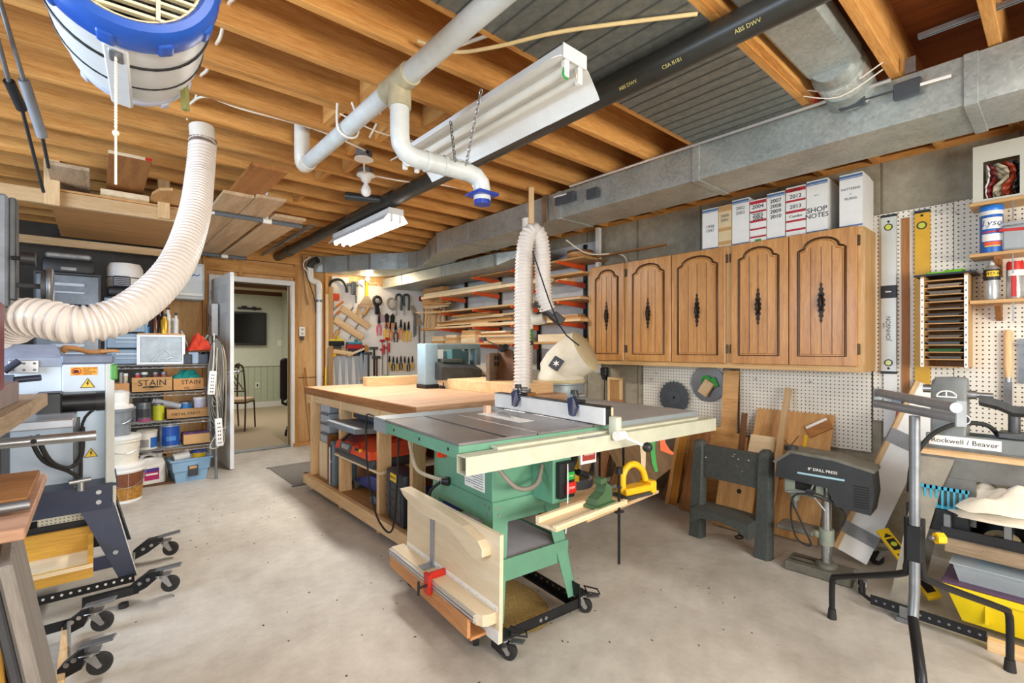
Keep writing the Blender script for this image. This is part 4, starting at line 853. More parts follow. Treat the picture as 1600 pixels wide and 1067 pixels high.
def lum(lv, y0, y1, x0, z, T, W, mm, yaw=0, desc=None):
    cnt[lv] += 1; L = y1 - y0
    lab = (desc or '%s long %s board' % ('thick' if T > 0.03 else 'thin', 'narrow' if W < 0.1 else 'wide')) + ', ' + ORD[cnt[lv] - 1] + ' piece on the ' + LN[lv] + ' rack level'
    return solo(MB().bx(-W / 2, W / 2, -L / 2, L / 2, 0, T, 0.0015), 'lumber_board' if L > 0.5 else 'offcut', mm, lab, 'board', (x0 + W / 2, (y0 + y1) / 2, LV[lv] + 0.0005 + z), (0, 0, yaw), 'boards on the lumber rack')
Wd = [PALE['y'], PINE['y'], TAN['y'], BROWN['y'], GREY_W['y']]
lum(0, 2.93, 4.72, 3.42, 0, .022, .20, TAN['y']); lum(0, 2.95, 4.3, 3.64, 0, .022, .12, BROWN['y'])
lum(1, 3.35, 5.78, 3.36, 0, .034, .10, PALE['y'], 0, 'pale front board with square edge'); lum(1, 3.2, 5.6, 3.48, 0, .025, .14, PINE['y']); lum(1, 4.1, 5.76, 3.39, .035, .04, .07, PALE['y'], 0, 'pale upper board with cut end'); lum(1, 2.93, 3.7, 3.40, .036, .02, .18, TAN['y'])
lum(2, 2.93, 5.70, 3.37, 0, .022, .16, PINE['y'], 0, 'full length pine board'); lum(2, 3.0, 5.5, 3.55, 0, .022, .18, TAN['y']); lum(2, 2.95, 3.6, 3.42, .024, .012, .2, BROWN['y'], 2)
lum(3, 2.93, 5.45, 3.37, 0, .022, .18, PINE['y'], 0, 'full length pine board'); lum(3, 3.2, 6.15, 3.56, 0, .03, .16, TAN['y'])
zz = .023
for k in range(9):
    L = rnd.uniform(0.7, 1.6); y0 = rnd.uniform(3.7, 5.45 - L); T = rnd.choice([.012, .018, .022]); lum(3, y0, y0 + L, 3.38 + rnd.uniform(0, .06), zz, T, rnd.uniform(.07, .14), Wd[k % 5], rnd.uniform(-3, 3)); zz += T + .0005
for k in range(3): lum(3, 2.95 + .05 * k, 3.62 - .03 * k, 3.40 + .03 * k, .023 + .019 * k, .018, .12, Wd[(k + 2) % 5], rnd.uniform(-2, 2))
lum(4, 2.93, 5.60, 3.36, 0, .02, .28, TAN['y'], 0, 'full length tan board'); 
zz = .021
for k in range(6):
    L = rnd.uniform(.5, 1.1); y0 = 3.62 + .10 * k; T = .022; lum(4, y0, y0 + L, 3.38 + .02 * k, zz, T, .1, Wd[(k * 2) % 5], rnd.uniform(-2, 2)); zz += T + .0005
for k, (y0, L, T, n) in enumerate(((4.55, .30, .05, 3), (4.95, .25, .035, 3), (5.25, .28, .03, 3))):
    z = .021
    for j in range(n): lum(4, y0 + .02 * j, y0 + L, 3.37 + .01 * j, z, T, .10, Wd[(k + j) % 3], rnd.uniform(-4, 4), 'stubby pale offcut'); z += T + .0005
lum(4, 2.98, 3.5, 3.38, .021, .075, .05, PALE['y'], 0, 'square pale post'); lum(4, 2.95, 3.55, 3.46, .021, .03, .12, TAN['y'])
solo(MB().bx(-.02, .02, -.03, .03, 0, .05, .003), 'red_block', M_red, 'small red block among the offcuts on the lowest rack level', 'block', (3.385, 4.44, LV[4] + .021))
for k in range(9):       # offcuts standing in the corner
    h = rnd.uniform(.28, .42)
    solo(MB().bx(-.012, .012, -.02, .02, 0, h, .001), 'offcut', (PINE, TAN, PALE)[k % 3]['z'], ORD[k] + ' upright offcut from the pegboard at the corner end of the lumber rack', 'board', (3.585 + .035 * (k % 4), 6.05 - .06 * k, LV[3] + .032), (rnd.uniform(-7, 9), rnd.uniform(-6, 6), 0), 'upright offcuts in the corner')
for k in range(8):
    L = rnd.uniform(.25, .5); solo(MB().bx(-.02, .02, -L / 2, L / 2, -.008, .008, .001), 'offcut', Wd[(k + 1) % 5], ORD[k] + ' loose offcut from below in the corner heap above the third rack level', 'board', (3.42 + .03 * (k % 3), 5.62 - .02 * k, LV[2] + .03 + .017 * k), (rnd.uniform(-6, 6), 0, rnd.uniform(-25, 25)), 'corner heap of offcuts')
solo(MB().bx(-.06, .06, -.5, .0, 0, .26), 'corner_shelf_board', TAN['y'], 'brown board end at the corner of the lumber rack below the low duct', 'board', (3.55, 5.95, 2.0 - .19))
t = thing('wooden_ring', 'round laminated wooden ring lying on the top rack level', 'ring', (3.52, 3.06, 2.109))
for k in range(3): MB().lathe([(.09, k * .022), (.125, k * .022), (.125, k * .022 + .02), (.09, k * .022 + .02), (.09, k * .022)], 28).build('ring_layer', (BROWN, TAN, DKBR)[k]['x'], t, smooth=40)
solo(MB().bx(-.015, .015, -.55, .55, 0, .015), 'thin_stick', BROWN['y'], 'long thin stick sticking out of the top rack level towards the boxes', 'stick', (3.62, 2.75, 2.108))
cable([(3.2, 2.95, 2.22), (3.45, 2.9, 2.12), (3.70, 2.72, 2.12), (3.78, 2.70, 2.0), (3.785, 2.70, 1.75)], 'white cable dropping from the long duct to behind the oak cabinet', 0.007)
# ---------------------------------------------------------------- boards and jigs leaning on the right wall
def lean(name, label, cat, y0, y1, L, xb, T, mm, group='boards leaning on the right wall', roll=0, xt=3.77):
    an = math.degrees(math.asin(max(-1, min(1, (xt - xb) / L))))
    W = y1 - y0
    return solo(MB().bx(-T, 0, -W / 2, W / 2, 0, L, .0015), name, mm, label, cat, (xb, (y0 + y1) / 2, 0.001 + T * math.sin(R(an))), (roll, an, 0), group)
q = MB().prism([(2.046, .0), (2.046, .63), (1.76, .63), (1.76, 1.075), (1.645, 1.075), (1.645, .60), (1.555, .58), (1.555, 0)], -.009, .009, Matrix(((0, 0, 1, 0), (1, 0, 0, -1.8), (0, 1, 0, 0), (0, 0, 0, 1))))
solo(q, 'jig_board', TAN['y'], 'large L shaped brown plywood against the pegboards behind the step stool', 'board', (3.62, 1.8, 0.002), (0, 6, 0))
solo(MB().bx(-.006, .006, -.012, .012, -.28, .28, .002), 'hanging_strip', DKBR['z'], 'narrow dark strip hanging between the two low pegboards', 'strip', (3.77, 1.70, .80))
lean('amber_board', 'long amber board leaning edge-on left of the step stool', 'board', 1.955, 1.985, .72, 3.36, .12, wood('amber', '#cc8f3a', '#a96c22', 'z', .4, coat=.3), xt=3.58)
lean('board', 'wide brown board leaning beside the amber board', 'board', 1.80, 1.95, .62, 3.40, .018, BROWN['z'], xt=3.60)
b = thing('board_with_hole', 'brown board with a dark knot hole behind the step stool', 'board', (3.30, 1.50, 0.003), (0, 18, 0)); MB().bx(-.02, 0, -.12, .13, 0, .44, .002).build('panel', TAN['z'], b); MB().cyl((-.0215, -.02, .26), (-.0, -.02, .26), .016, n=14).build('knot', M_ink, b)
lean('board', 'short brown block leaning behind the stool near its right post', 'board', 1.29, 1.37, .40, 3.34, .03, BROWN['z'], xt=3.46)
lean('board', 'reddish narrow board leaning right of the L shaped plywood', 'board', 1.53, 1.57, .78, 3.44, .018, DKBR['z'], xt=3.62)
jg = thing('cutting_jig', 'large brown jig panel with ruler strip, leaning under the right pegboard', 'jig', (3.42, 1.28, 0.004), (0, 24, 0))
MB().bx(-.014, 0, -.26, .24, 0, .86, .001).build('panel', TAN['z'], jg)
MB().bx(-.0155, -.014, -.12, -.10, .25, .70).build('yellow_ruler', M_yellow, jg)
MB().bx(-.018, -.014, -.085, -.07, .45, .60).build('white_strip', M_paper, jg)
MB().box((-.022, -.18, .76), (.014, .15, .085), (-35, 0, 0)).build('angle_block', BROWN['y'], jg); MB().box((-.026, -.165, .785), (.012, .14, .018), (-35, 0, 0)).build('angle_scale', M_paper, jg)
MB().bx(-.04, -.014, -.11, .10, .38, .40).build('ledge', PINE['y'], jg)
for (s, l) in ((28, .20), (-40, .15)): MB().box((-.016, -.02, .60), (.004, .003, l), (s, 0, 0)).build('scribed_line', M_groove, jg)
tc = MB().tube([(-.05, .07, .46), (-.05, 0.03, .458)], .014, 10).build('red_handle', mat('toggle_red', '#7e2b22', .4), jg, smooth=60); MB().bx(-.05, -.016, -.08, .02, .445, .475, .003).cyl((-.04, -.10, .46), (-.04, -.06, .46), .008, n=10).build('toggle_clamp', M_steel, jg)
lean('plywood_offcut', 'pale plywood panel leaning in front of the jig panel', 'plywood', 1.335, 1.505, .66, 3.36, .016, PALE['y'], xt=3.62)
lean('tall_batten', 'tall pine batten leaning in front of the pale plywood', 'batten', 1.268, 1.305, 1.02, 3.335, .03, PINE['z'], xt=3.72)
# leaning things seen below the saw table, left of the amber board
q = MB().bx(-.008, 0, -.24, .24, -.24, .24, .001); solo(q, 'plywood_offcut', wood('greyish_ply', '#b08e68', '#8d6d4a', 'y', .7), 'square plywood panel turned on its corner below the saw table', 'plywood', (3.40, 2.30, .36), (45, 14, 0))
lean('board', 'dark brown board leaning left of the amber board', 'board', 2.02, 2.17, .50, 3.50, .018, DKBR['z'])
lean('board', 'tall tan board leaning below the crank of the saw rail', 'board', 2.72, 2.84, .80, 3.45, .03, BROWN['z'])
lean('plywood_offcut', 'wide pale panel leaning at the back under the saw table', 'plywood', 2.50, 2.72, .72, 3.55, .014, wood('greyish_ply', '#b08e68', '#8d6d4a', 'z', .7))
lean('plywood_offcut', 'reddish brown panel leaning left of the corner-turned plywood', 'plywood', 2.44, 2.62, .55, 3.40, .014, BROWN['z'], xt=3.66)
lean('plywood_offcut', 'grey brown panel leaning at the far left under the saw table', 'plywood', 2.95, 3.35, .70, 3.50, .014, wood('greyish_ply', '#b08e68', '#8d6d4a', 'z', .7))
# ---------------------------------------------------------------- step stool
M_stool = mat('stool_dark_grey', '#474b48', .6, mott=.25, scale=60, bump=.1)
t = thing('step_stool', 'dark grey plastic folding step stool with paint specks', 'stool', (3.02, 1.395, 0), (0, 0, -3))
for s, nm in ((-1, 'post'), (1, 'post')):
    MB().loft([[(0.0 + z * .06 + dx * k, s * .215 + dy * k2, z) for dx, dy, k, k2 in ((-.045, -.035, w, w), (-.02, -.048, w, w), (.02, -.048, w, w), (.045, -.03, w, w), (.045, .03, w, w), (.02, .048, w, w), (-.02, .048, w, w), (-.045, .035, w, w))] for z, w in ((0, 1.05), (.03, 1.0), (.30, .92), (.58, .85), (.62, .75), (.635, .45))]).build(nm, M_stool, t, smooth=50)
MB().loft([[(.0 + z * .06 - .022, y, z), (.0 + z * .06 + .022, y, z), (z2 * .06 + .022, y, z2), (z2 * .06 - .022, y, z2)] for y, z, z2 in ((-.18, .40, .605), (.18, .40, .605))]).build('back_panel', M_stool, t)
MB().loft([[(-.03 - .10, y, za), (.08, y, za), (.08, y, zb), (-.03 - .10, y, zb)] for y, za, zb in ((-.185, .12, .215), (-.12, .165, .215), (.0, .18, .218), (.12, .165, .215), (.185, .12, .215))]).build('tread', M_stool, t, smooth=30)
sp = MB()
for k in range(9): sp.box((-.021 + .06 * .5, rnd.uniform(-.17, .17), rnd.uniform(.41, .59)), (.006, rnd.uniform(.002, .006), rnd.uniform(.002, .006)))
sp.box((.0145, .09, .56), (.004, .012, .012))
o = sp.build('paint_specks', M_paper, t); o['kind'] = 'stuff'
# ---------------------------------------------------------------- drill press
t = thing('drill_press', 'small black and grey bench drill press standing on the floor', 'drill press', (3.03, .86, 0), (0, 0, 3))
M_dp = mat('press_grey_green', '#8d9484', .5, mott=.15); M_dpb = mat('press_black', '#2a2c2d', .5, mott=.2); M_cast = mat('dusty_cast_iron', '#6b685c', .6, .2, mott=.25)
MB().bx(-.085, .085, -.13, .19, 0, .05, .008).build('base', M_cast, t)
for x in (-.03, .03): MB().bx(x - .006, x + .006, .06, .17, .05, .0515).build('base_slot', M_ink, t)
MB().lathe([(0, .05), (.055, .05), (.055, .062), (.04, .075), (0, .075)], 24).build('column_foot', M_cast, t, smooth=50)
MB().cyl((0, 0, .07), (0, 0, .55), .0245, n=20).build('column', M_steel, t, smooth=60)
MB().bx(-.07, .07, .05, .235, .215, .24, .006).build('table', M_cast, t); MB().bx(-.05, .05, .07, .22, .24, .2415).build('table_slot', M_dsteel, t)
MB().cyl((0, 0, .17), (0, 0, .255), .036, n=20).bx(-.02, .02, .03, .06, .20, .235, .004).build('table_bracket', M_dp, t, smooth=50)
MB().bx(-.05, .05, .0, .20, .42, .52, .015, None, 2).build('head_casting', M_dp, t, smooth=40)
MB().cyl((0, .155, .42), (0, .155, .38), .03, .022, n=16).build('quill', M_dp, t, smooth=50); MB().cyl((0, .155, .38), (0, .155, .33), .015, .012, n=14).build('chuck', M_dsteel, t, smooth=50)
MB().loft([[(x, .235 + dy, .515), (x, .225 + dy, .60), (x, .15, .665), (x, -.05, .655), (x, -.215, .62), (x, -.225, .50), (x, -.21, .40), (x, -.06, .41), (x, -.02, .50)] for x, dy in ((-.085, 0), (.085, 0))]).build('belt_housing', M_dpb, t, smooth=20)
MB().loft([[(x, .245, .60), (x, .16, .675), (x, -.05, .667), (x, -.22, .632), (x, -.225, .615), (x, -.05, .65), (x, .15, .66), (x, .235, .59)] for x in (-.088, .088)]).build('lid', M_cast, t)
MB().bx(-.0865, -.085, -.10, .12, .552, .562).build('stripe', mat('pale_cyan', '#9cc3cf', .4), t); text('lettering', '8" DRILL PRESS', .021, M_paper, t, (-.0868, .0, .588), RT)
for k in range(9): MB().bx(-.0868, -.085, -.205, -.14, .43 + k * .013, .436 + k * .013).build('vent_slot', M_ink, t)
MB().cyl((-.02, .17, .665), (-.02, .17, .69), .035, n=20).build('lid_knob', M_dpb, t, smooth=40); MB().bx(-.052, -.05, .04, .14, .455, .50).build('label_plate', M_ink, t)
MB().cyl((-.05, .06, .46), (-.09, .06, .46), .02, n=16).build('feed_hub', M_dpb, t, smooth=50)
for a_ in (20, 140, 260): MB().cyl((-.08, .06, .46), (-.08, .06 + .11 * math.cos(R(a_ - 30)), .46 + .11 * math.sin(R(a_ - 30))), .005, n=8).build('feed_handle', M_steel, t, smooth=50)
MB().tube([(-.07, -.06, .42), (-.1, .06, .45), (-.1, .13, .43), (-.095, .15, .33), (-.1, .12, .20), (-.1, .05, .18), (-.1, .10, .30), (-.1, .14, .42), (-.09, .02, .46), (-.05, -.09, .38), (-.04, -.08, .30)], .005, 6, smooth=6).build('power_cord', M_rubber, t, smooth=60)
MB().cyl((.0, -.12, .45), (.0, -.12, .62), .07, n=20).build('motor', M_dpb, t, smooth=50)
# ---------------------------------------------------------------- white shelf board leaning behind the press
xd = Vector((.50, -.27, .90)); rr = frame_rot(xd, (-.35, .8, .35)); t = thing('shelf_board', 'white laminated board with wooden edge leaning behind the drill press', 'board', (3.25, .80, .06), rr)
MB().bx(0, 1.12, -.075, .075, -.012, .012, .001).build('panel', M_white, t); MB().bx(-.001, 1.121, .075, .10, -.014, .014, .001).build('wood_edge', PINE['x'], t)
for x0, x1 in ((.10, .17), (.70, .79)): MB().bx(x0, x1, -.077, .101, -.0145, .0145).build('grey_band', mat('grey_tape', '#8b8d90', .6), t)
t = thing('red_tool', 'red pipe wrench hanging below the white strip', 'wrench', at(1402, 640, X=3.74))
MB().box((0, 0, -.08), (.012, .028, .24), (8, 0, 0), .003).build('handle', M_red, t); MB().box((0, .0, .05), (.014, .05, .03), (0, 0, 0), .003).build('jaw', M_dsteel, t); MB().box((0.0, .03, .075), (.012, .045, .018)).build('hook_jaw', M_dsteel, t)
# yellow level and loose casters on the floor by the lathe
p0 = at(1378, 828, d=2.62); p1 = at(1462, 935, d=2.27); xd = p1 - p0; t = thing('torpedo_level', 'yellow level propped diagonally under the lathe stand', 'level', (p0 + p1) / 2, frame_rot(xd, (.75, .2, .55)))
Lh = xd.length / 2; MB().bx(-Lh, Lh, -.03, .03, -.011, .011, .003).build('bar', M_yellow, t)
for x in (-Lh + .10, -Lh + .19, .02, .14): MB().bx(x - .035, x + .035, -.02, .02, -.0125, .0125, .002).build('window', M_black, t)
MB().cyl((-Lh + .10, 0, .0135), (-Lh + .10, 0, .012), .014, n=16).build('vial', M_vial, t)
MB().prism([(-Lh + .03, 0), (-Lh + .055, .02), (-Lh + .055, -.02)], .0112, .012).build('arrow_mark', M_ink, t)
def caster(parent_or_none, label, loc, yaw, name='caster', r=.032, group=None, brake=True, sc=1.0):
    t = thing(name, label, 'caster', loc, (0, 0, yaw), group) if not parent_or_none else None
    return t
def caster_parts(par, off, yaw, r=.032, brake=True):
    """swivel caster hanging under off (the top plate centre), wheel below; returns the wheel"""
    M = Matrix.Translation(off) @ Matrix.Rotation(R(yaw), 4, 'Z'); zc = -.045
    f = MB().bx(-.03, .03, -.03, .03, -.004, 0, .001, M).cyl(M @ Vector((0, 0, -.004)), M @ Vector((0, 0, -.018)), .02, n=14)
    for s in (-1, 1): f.loft([[M @ Vector((x, s * .018 + d_, z)) for x, z in ((-.018, -.015), (.018, -.015), (.034, zc - .008), (.022, zc - .02))] for d_ in (-.0015, .0015)])
    f.build('fork', M_steel, par, smooth=40)
    wc = Vector((.027, 0, zc - .01))
    wlo = MB().lathe([(0, -.011), (r * .55, -.011), (r * .6, -.013), (r * .95, -.012), (r, -.006), (r, .006), (r * .95, .012), (r * .6, .013), (r * .55, .011), (0, .011)], 22, M @ Matrix.Translation(wc) @ Matrix.Rotation(R(90), 4, 'X')).build('wheel', M_rubber, par, smooth=40)
    MB().cyl(M @ (wc + Vector((0, -.02, 0))), M @ (wc + Vector((0, .02, 0))), .009, n=12).build('hub', M_steel, wlo, smooth=40)
    if brake: MB().bx(.03, .09, -.018, .018, -.02, -.014, .002, M @ Matrix.Rotation(R(-8), 4, 'Y')).build('brake_pedal', M_dsteel, par)
    return wlo
for (u, v, yaw, lab) in ((1345, 913, 200, 'loose swivel caster on the floor beside the drill press base'), (1378, 873, 120, 'loose swivel caster lying behind the drill press base near the wall')):
    p = at(u, v, Z=.035); t = thing('caster', lab, 'caster', (p.x, p.y, .092)); caster_parts(t, (0, 0, 0), yaw, .038)
solo(MB().tube([(.03 * math.cos(a_), .022 * math.sin(a_), .004) for a_ in [k * math.pi / 8 for k in range(16)]], .004, 6, close=True).tube([(.06 + .02 * math.cos(a_), .01 + .02 * math.sin(a_), .004) for a_ in [k * math.pi / 8 for k in range(16)]], .003, 6, close=True), 'wire_ring', M_rubber, 'small black ring lying on the floor behind the stool', 'ring', at(1155, 840, Z=0))
# ---------------------------------------------------------------- lathe on its stand
M_lathe = mat('lathe_grey', '#7b807f', .45, .2, mott=.12); M_std = mat('stand_dark_grey', '#5c5c58', .5, .2, mott=.2); M_skirt = mat('dull_skirt', '#6f6e69', .5, .3, mott=.2)
t = thing('wood_lathe', 'grey wood lathe with white name strip on its bed, right edge', 'lathe', (3.08, .0, .77))
lo = -Vector(t.location)
MB().bx(3.005, 3.025, -.62, .44, .775, .845, .002).bx(3.135, 3.155, -.62, .44, .775, .845, .002).bx(3.005, 3.155, -.62, .44, .775, .785).build('bed', M_lathe, t, loc=lo)
ns = MB().bx(3.001, 3.005, .185, .428, .792, .838).build('name_strip', M_paper, t, loc=lo)
text('lettering', 'Rockwell / Beaver', .031, M_ink, ns, (3.0005, .307, .815), RT)
q = MB(); prf = [(.076, .0), (.076, .07), (.07, .085), (.07, .20), (.06, .255), (.03, .285), (-.03, .285), (-.06, .25), (-.07, .15), (-.07, .085), (-.076, .07), (-.076, 0)]
q.loft([[(3.08 + x * w, y, .825 + z * h) for x, z in prf] for y, w, h in ((.425, .82, .93), (.41, .95, .99), (.36, 1.0, 1.0), (.31, 1.0, 1.0), (.30, .95, .97))])
q.build('headstock', M_lathe, t, smooth=35, loc=lo)
em = MB().tube([(2.998, .365 + .035 * math.cos(a_), 1.02 + .028 * math.sin(a_)) for a_ in [math.pi * k / 10 for k in range(11)]] + [(2.998, .40, 1.02)], .004, 6).bx(2.994, 3.001, .363, .367, 1.02, 1.048).build('round_emblem', M_whitep, t, smooth=60, loc=lo)
MB().cyl((3.08, .30, 1.03), (3.08, .27, 1.03), .02, n=16).cyl((3.08, .27, 1.03), (3.08, .215, 1.03), .013, n=14).build('spindle', M_steel, t, smooth=50, loc=lo)
MB().cyl((3.08, .42, 1.05), (3.08, .46, 1.05), .02, n=14).build('handwheel_boss', M_steel, t, smooth=50, loc=lo)
MB().bx(3.03, 3.13, .10, .20, .845, .875, .006).cyl((3.08, .15, .875), (3.08, .15, .95), .02, n=14).build('rest_base', M_iron, t, smooth=40, loc=lo)
MB().loft([[(3.02, y, z0), (3.055, y, z0 + .028), (3.075, y, z0 + .02), (3.055, y, z0 - .02)] for y, z0 in ((.26, 1.005), (.20, .99), (.15, .965), (.05, .965), (-.05, .985))]).build('tool_rest', M_iron, t, smooth=40, loc=lo)
MB().tube([(3.02, .10, .89), (2.98, .03, .91), (2.96, -.05, .93)], .009, 8).build('rest_lever', M_dsteel, t, smooth=50, loc=lo)
MB().tube([(3.10, .20, .85), (3.05, .24, .90), (2.97, .33, .90), (2.955, .42, .83), (2.95, .48, .70), (2.99, .50, .55)], .010, 8, smooth=6).build('power_cord', M_rubber, t, smooth=60, loc=lo)
s = thing('lathe_stand', 'grey sheet metal lathe stand with splayed legs and wooden top', 'stand', (3.08, 0, 0))
so = -Vector(s.location)
MB().bx(2.95, 3.24, -.65, .46, .75, .773, .002).build('wooden_top', PINE['y'], s, loc=so)
MB().bx(2.955, 2.965, -.65, .455, .655, .75).bx(3.225, 3.235, -.65, .455, .655, .75).bx(2.965, 3.225, .445, .455, .655, .75).build('skirt', M_skirt, s, loc=so)
for y in (.435, .415): MB().cyl((2.956, y, .70 + (y - .435) * 0), (2.950, y, .70), .008, n=10).build('bolt', M_dsteel, s, loc=so)
for sx in (-1, 1):
    xb = 3.095 + sx * .145; MB().loft([[(xb - .004 + sx * (.74 - z) * .17, .45 + (.74 - z) * .14 - w, z), (xb + .004 + sx * (.74 - z) * .17, .45 + (.74 - z) * .14 - w, z), (xb + .004 + sx * (.74 - z) * .17, .45 + (.74 - z) * .14, z), (xb - .004 + sx * (.74 - z) * .17, .45 + (.74 - z) * .14, z)] for z, w in ((.74, .12), (.60, .095), (.30, .075), (.0, .06))]).build('leg', mat('dusty_leg', '#8d8676', .6, mott=.2), s, loc=so)
MB().bx(2.95, 2.956, .26, .41, .45, .655).build('gusset_plate', M_skirt, s, loc=so)
MB().bx(2.90, 3.30, -.65, .36, .33, .40, .002).build('lower_shelf', GREY_W['y'], s, loc=so)
# wheeled base rail with holes
b = thing('mobile_base', 'black perforated steel base rail on the floor under the lathe stand', 'base', (2.82, .2, 0))
bo = -Vector(b.location)
MB().bx(2.785, 2.79, .215, .61, .03, .075).bx(2.79, 2.83, .215, .61, .03, .034).build('rail', M_blackmetal, b, loc=bo)
for k in range(12): MB().cyl((2.784, .235 + k * .032, .053), (2.786, .235 + k * .032, .053), .0055, n=8).build('rail_hole', M_dsteel, b, loc=bo)
MB().bx(2.775, 2.785, .47, .50, .02, .07, .002).bx(2.765, 2.79, .46, .51, .0, .02, .003).build('levelling_foot', M_dsteel, b, loc=bo)
MB().bx(2.78, 2.82, -.5, .213, .0, .045, .001).build('wood_rail', PINE['y'], b, loc=bo)
MB().tube([(2.785, .61, .05), (2.80, .645, .06), (2.84, .66, .11)], .010, 6).build('end_bracket', M_blackmetal, b, loc=bo)
# yellow tub with lid, bins
t = thing('storage_tub', 'yellow plastic storage tub with purple lid under the lathe', 'tub', (3.06, .05, .046))
MB().loft([[(3.06 + sx * a_, .05 + sy * c, z) for sx, sy in ((-1, -1), (1, -1), (1, 1), (-1, 1))] for a_, c, z in ((.17, .25, .046), (.20, .295, .175), (.215, .31, .18), (.215, .31, .205))]).build('tub', mat('tub_yellow', '#efd21c', .4, mott=.04), t, loc=-Vector(t.location))
for y in (-.12, .22): MB().bx(2.865, 2.885, y - .006, y + .006, .07, .175).build('rib', mat('tub_yellow', '#efd21c'), t, loc=-Vector(t.location))
MB().bx(2.845, 3.275, -.265, .365, .206, .216, .003).build('lid', mat('purple_lid', '#58405a', .35), t, loc=-Vector(t.location))
t = thing('clear_bin', 'clear plastic bin on the yellow tub lid', 'bin', (2.96, .20, .217))
MB().loft([[(sx * a_, sy * c, z) for sx, sy in ((-1, -1), (1, -1), (1, 1), (-1, 1))] for a_, c, z in ((.07, .11, 0), (.085, .13, .075), (.095, .14, .076), (.095, .14, .082))]).build('bin', M_clear, t)
t = thing('teal_case', 'teal plastic case standing behind the clear bin', 'case', (3.10, .16, .217)); MB().bx(-.05, .05, -.11, .11, 0, .11, .008).build('case', mat('teal', '#1a92a5', .4), t); MB().bx(-.053, -.049, -.05, .03, .05, .07, .002).build('handle_slot', M_ink, t); MB().bx(-.04, .04, -.10, .10, .11, .135, .004).build('lid', M_black, t)
# parts tray with dividers, basket, cloths on the stand's shelf
t = thing('parts_tray', 'black divided parts tray on the lathe stand shelf', 'tray', (2.97, .08, .401)); MB().bx(-.09, .11, -.30, .29, 0, .008).bx(-.09, -.08, -.30, .29, .008, .045, .001).bx(.10, .11, -.30, .29, .008, .11).build('tray', M_black, t)
for y in (-.29, -.10, .08, .27): MB().bx(-.085, .105, y - .012, y + .012, .008, .10, .002).build('divider', M_dsteel, t)
solo(MB().lathe([(.03, 0), (.055, 0), (.058, .012), (.03, .012), (.03, 0)], 20), 'tape_roll', mat('masking_tape', '#c9b48c', .6), 'roll of masking tape in the divided parts tray', 'tape roll', (2.955, .18, .412), (0, -25, 0), smooth=40)
t = thing('basket', 'turquoise plastic basket at the left of the cloth pile', 'basket', (3.00, .38, .515)); M_tq = mat('turquoise', '#3aa0bd', .45)
MB().bx(-.08, .10, -.10, .075, 0, .012).bx(-.085, -.08, -.10, .08, .085, .10).bx(-.085, .10, .075, .08, .085, .10).build('frame', M_tq, t)
for k in range(9): MB().bx(-.085, -.081, -.095 + k * .02, -.087 + k * .02, .0, .10).build('slat', M_tq, t)
solo(MB().bx(-.1, .1, -.12, .1, 0, .103, .004), 'black_box', M_black, 'black box carrying the turquoise basket on the stand shelf', 'box', (3.02, .40, .4105))
def cloth(label, c, sx, sy, h, m, seed, rot=0):
    r_ = random.Random(seed); nx, ny = 22, 28; bm_ = MB(); g = []
    ph = [r_.uniform(0, 6) for _ in range(6)]
    for i in range(nx + 1):
        row = []
        for j in range(ny + 1):
            x = (i / nx - .5) * 2; y = (j / ny - .5) * 2
            e = max(0, 1 - (abs(x) ** 3 * .9)) * max(0, 1 - (abs(y) ** 3 * .9))
            z = h * e * (.72 + .18 * math.sin(4 * x + 3 * y + ph[0]) + .17 * math.sin(9 * y - 4 * x + ph[1]) + .09 * math.sin(11 * x + 7 * y + ph[2]))
            row.append(bm_.bm.verts.new((x * sx * (1 + .06 * math.sin(7 * y + ph[3])), y * sy * (1 + .08 * math.sin(6 * x + ph[4])), max(0.001, z))))
        g.append(row)
    for i in range(nx):
        for j in range(ny): bm_.bm.faces.new((g[i][j], g[i + 1][j], g[i + 1][j + 1], g[i][j + 1]))
    bnd = [g[i][0] for i in range(nx + 1)] + [g[nx][j] for j in range(1, ny + 1)] + [g[i][ny] for i in range(nx - 1, -1, -1)] + [g[0][j] for j in range(ny - 1, 0, -1)]
    bm_.bm.faces.new(bnd)
    return solo(bm_, 'cloth', m, label, 'cloth', c, (0, 0, rot), 'cloths piled on the stand shelf', smooth=70)
M_clo = mat('cream_cloth', '#ddd4c2', .9, mott=.1, scale=9); M_clow = mat('white_cloth', '#e8e6e4', .9, mott=.06)
cloth('folded cream canvas cloth at the bottom of the pile', (2.96, .06, .512), .13, .27, .055, M_clo, 3)
cloth('crumpled cream cloth in the middle of the pile', (2.97, .10, .545), .12, .22, .13, M_clo, 5, 12)
cloth('white rag on top of the cloth pile', (2.99, .04, .62), .09, .13, .085, M_clow, 8, -20)
solo(MB().bx(-.09, .09, -.3, .25, 0, .11, .012), 'dark_toolbox', mat('dark_case', '#2b2d30', .35, mott=.2), 'long dark case lying behind the cloths under the lathe', 'case', (3.20, -.02, .4105))
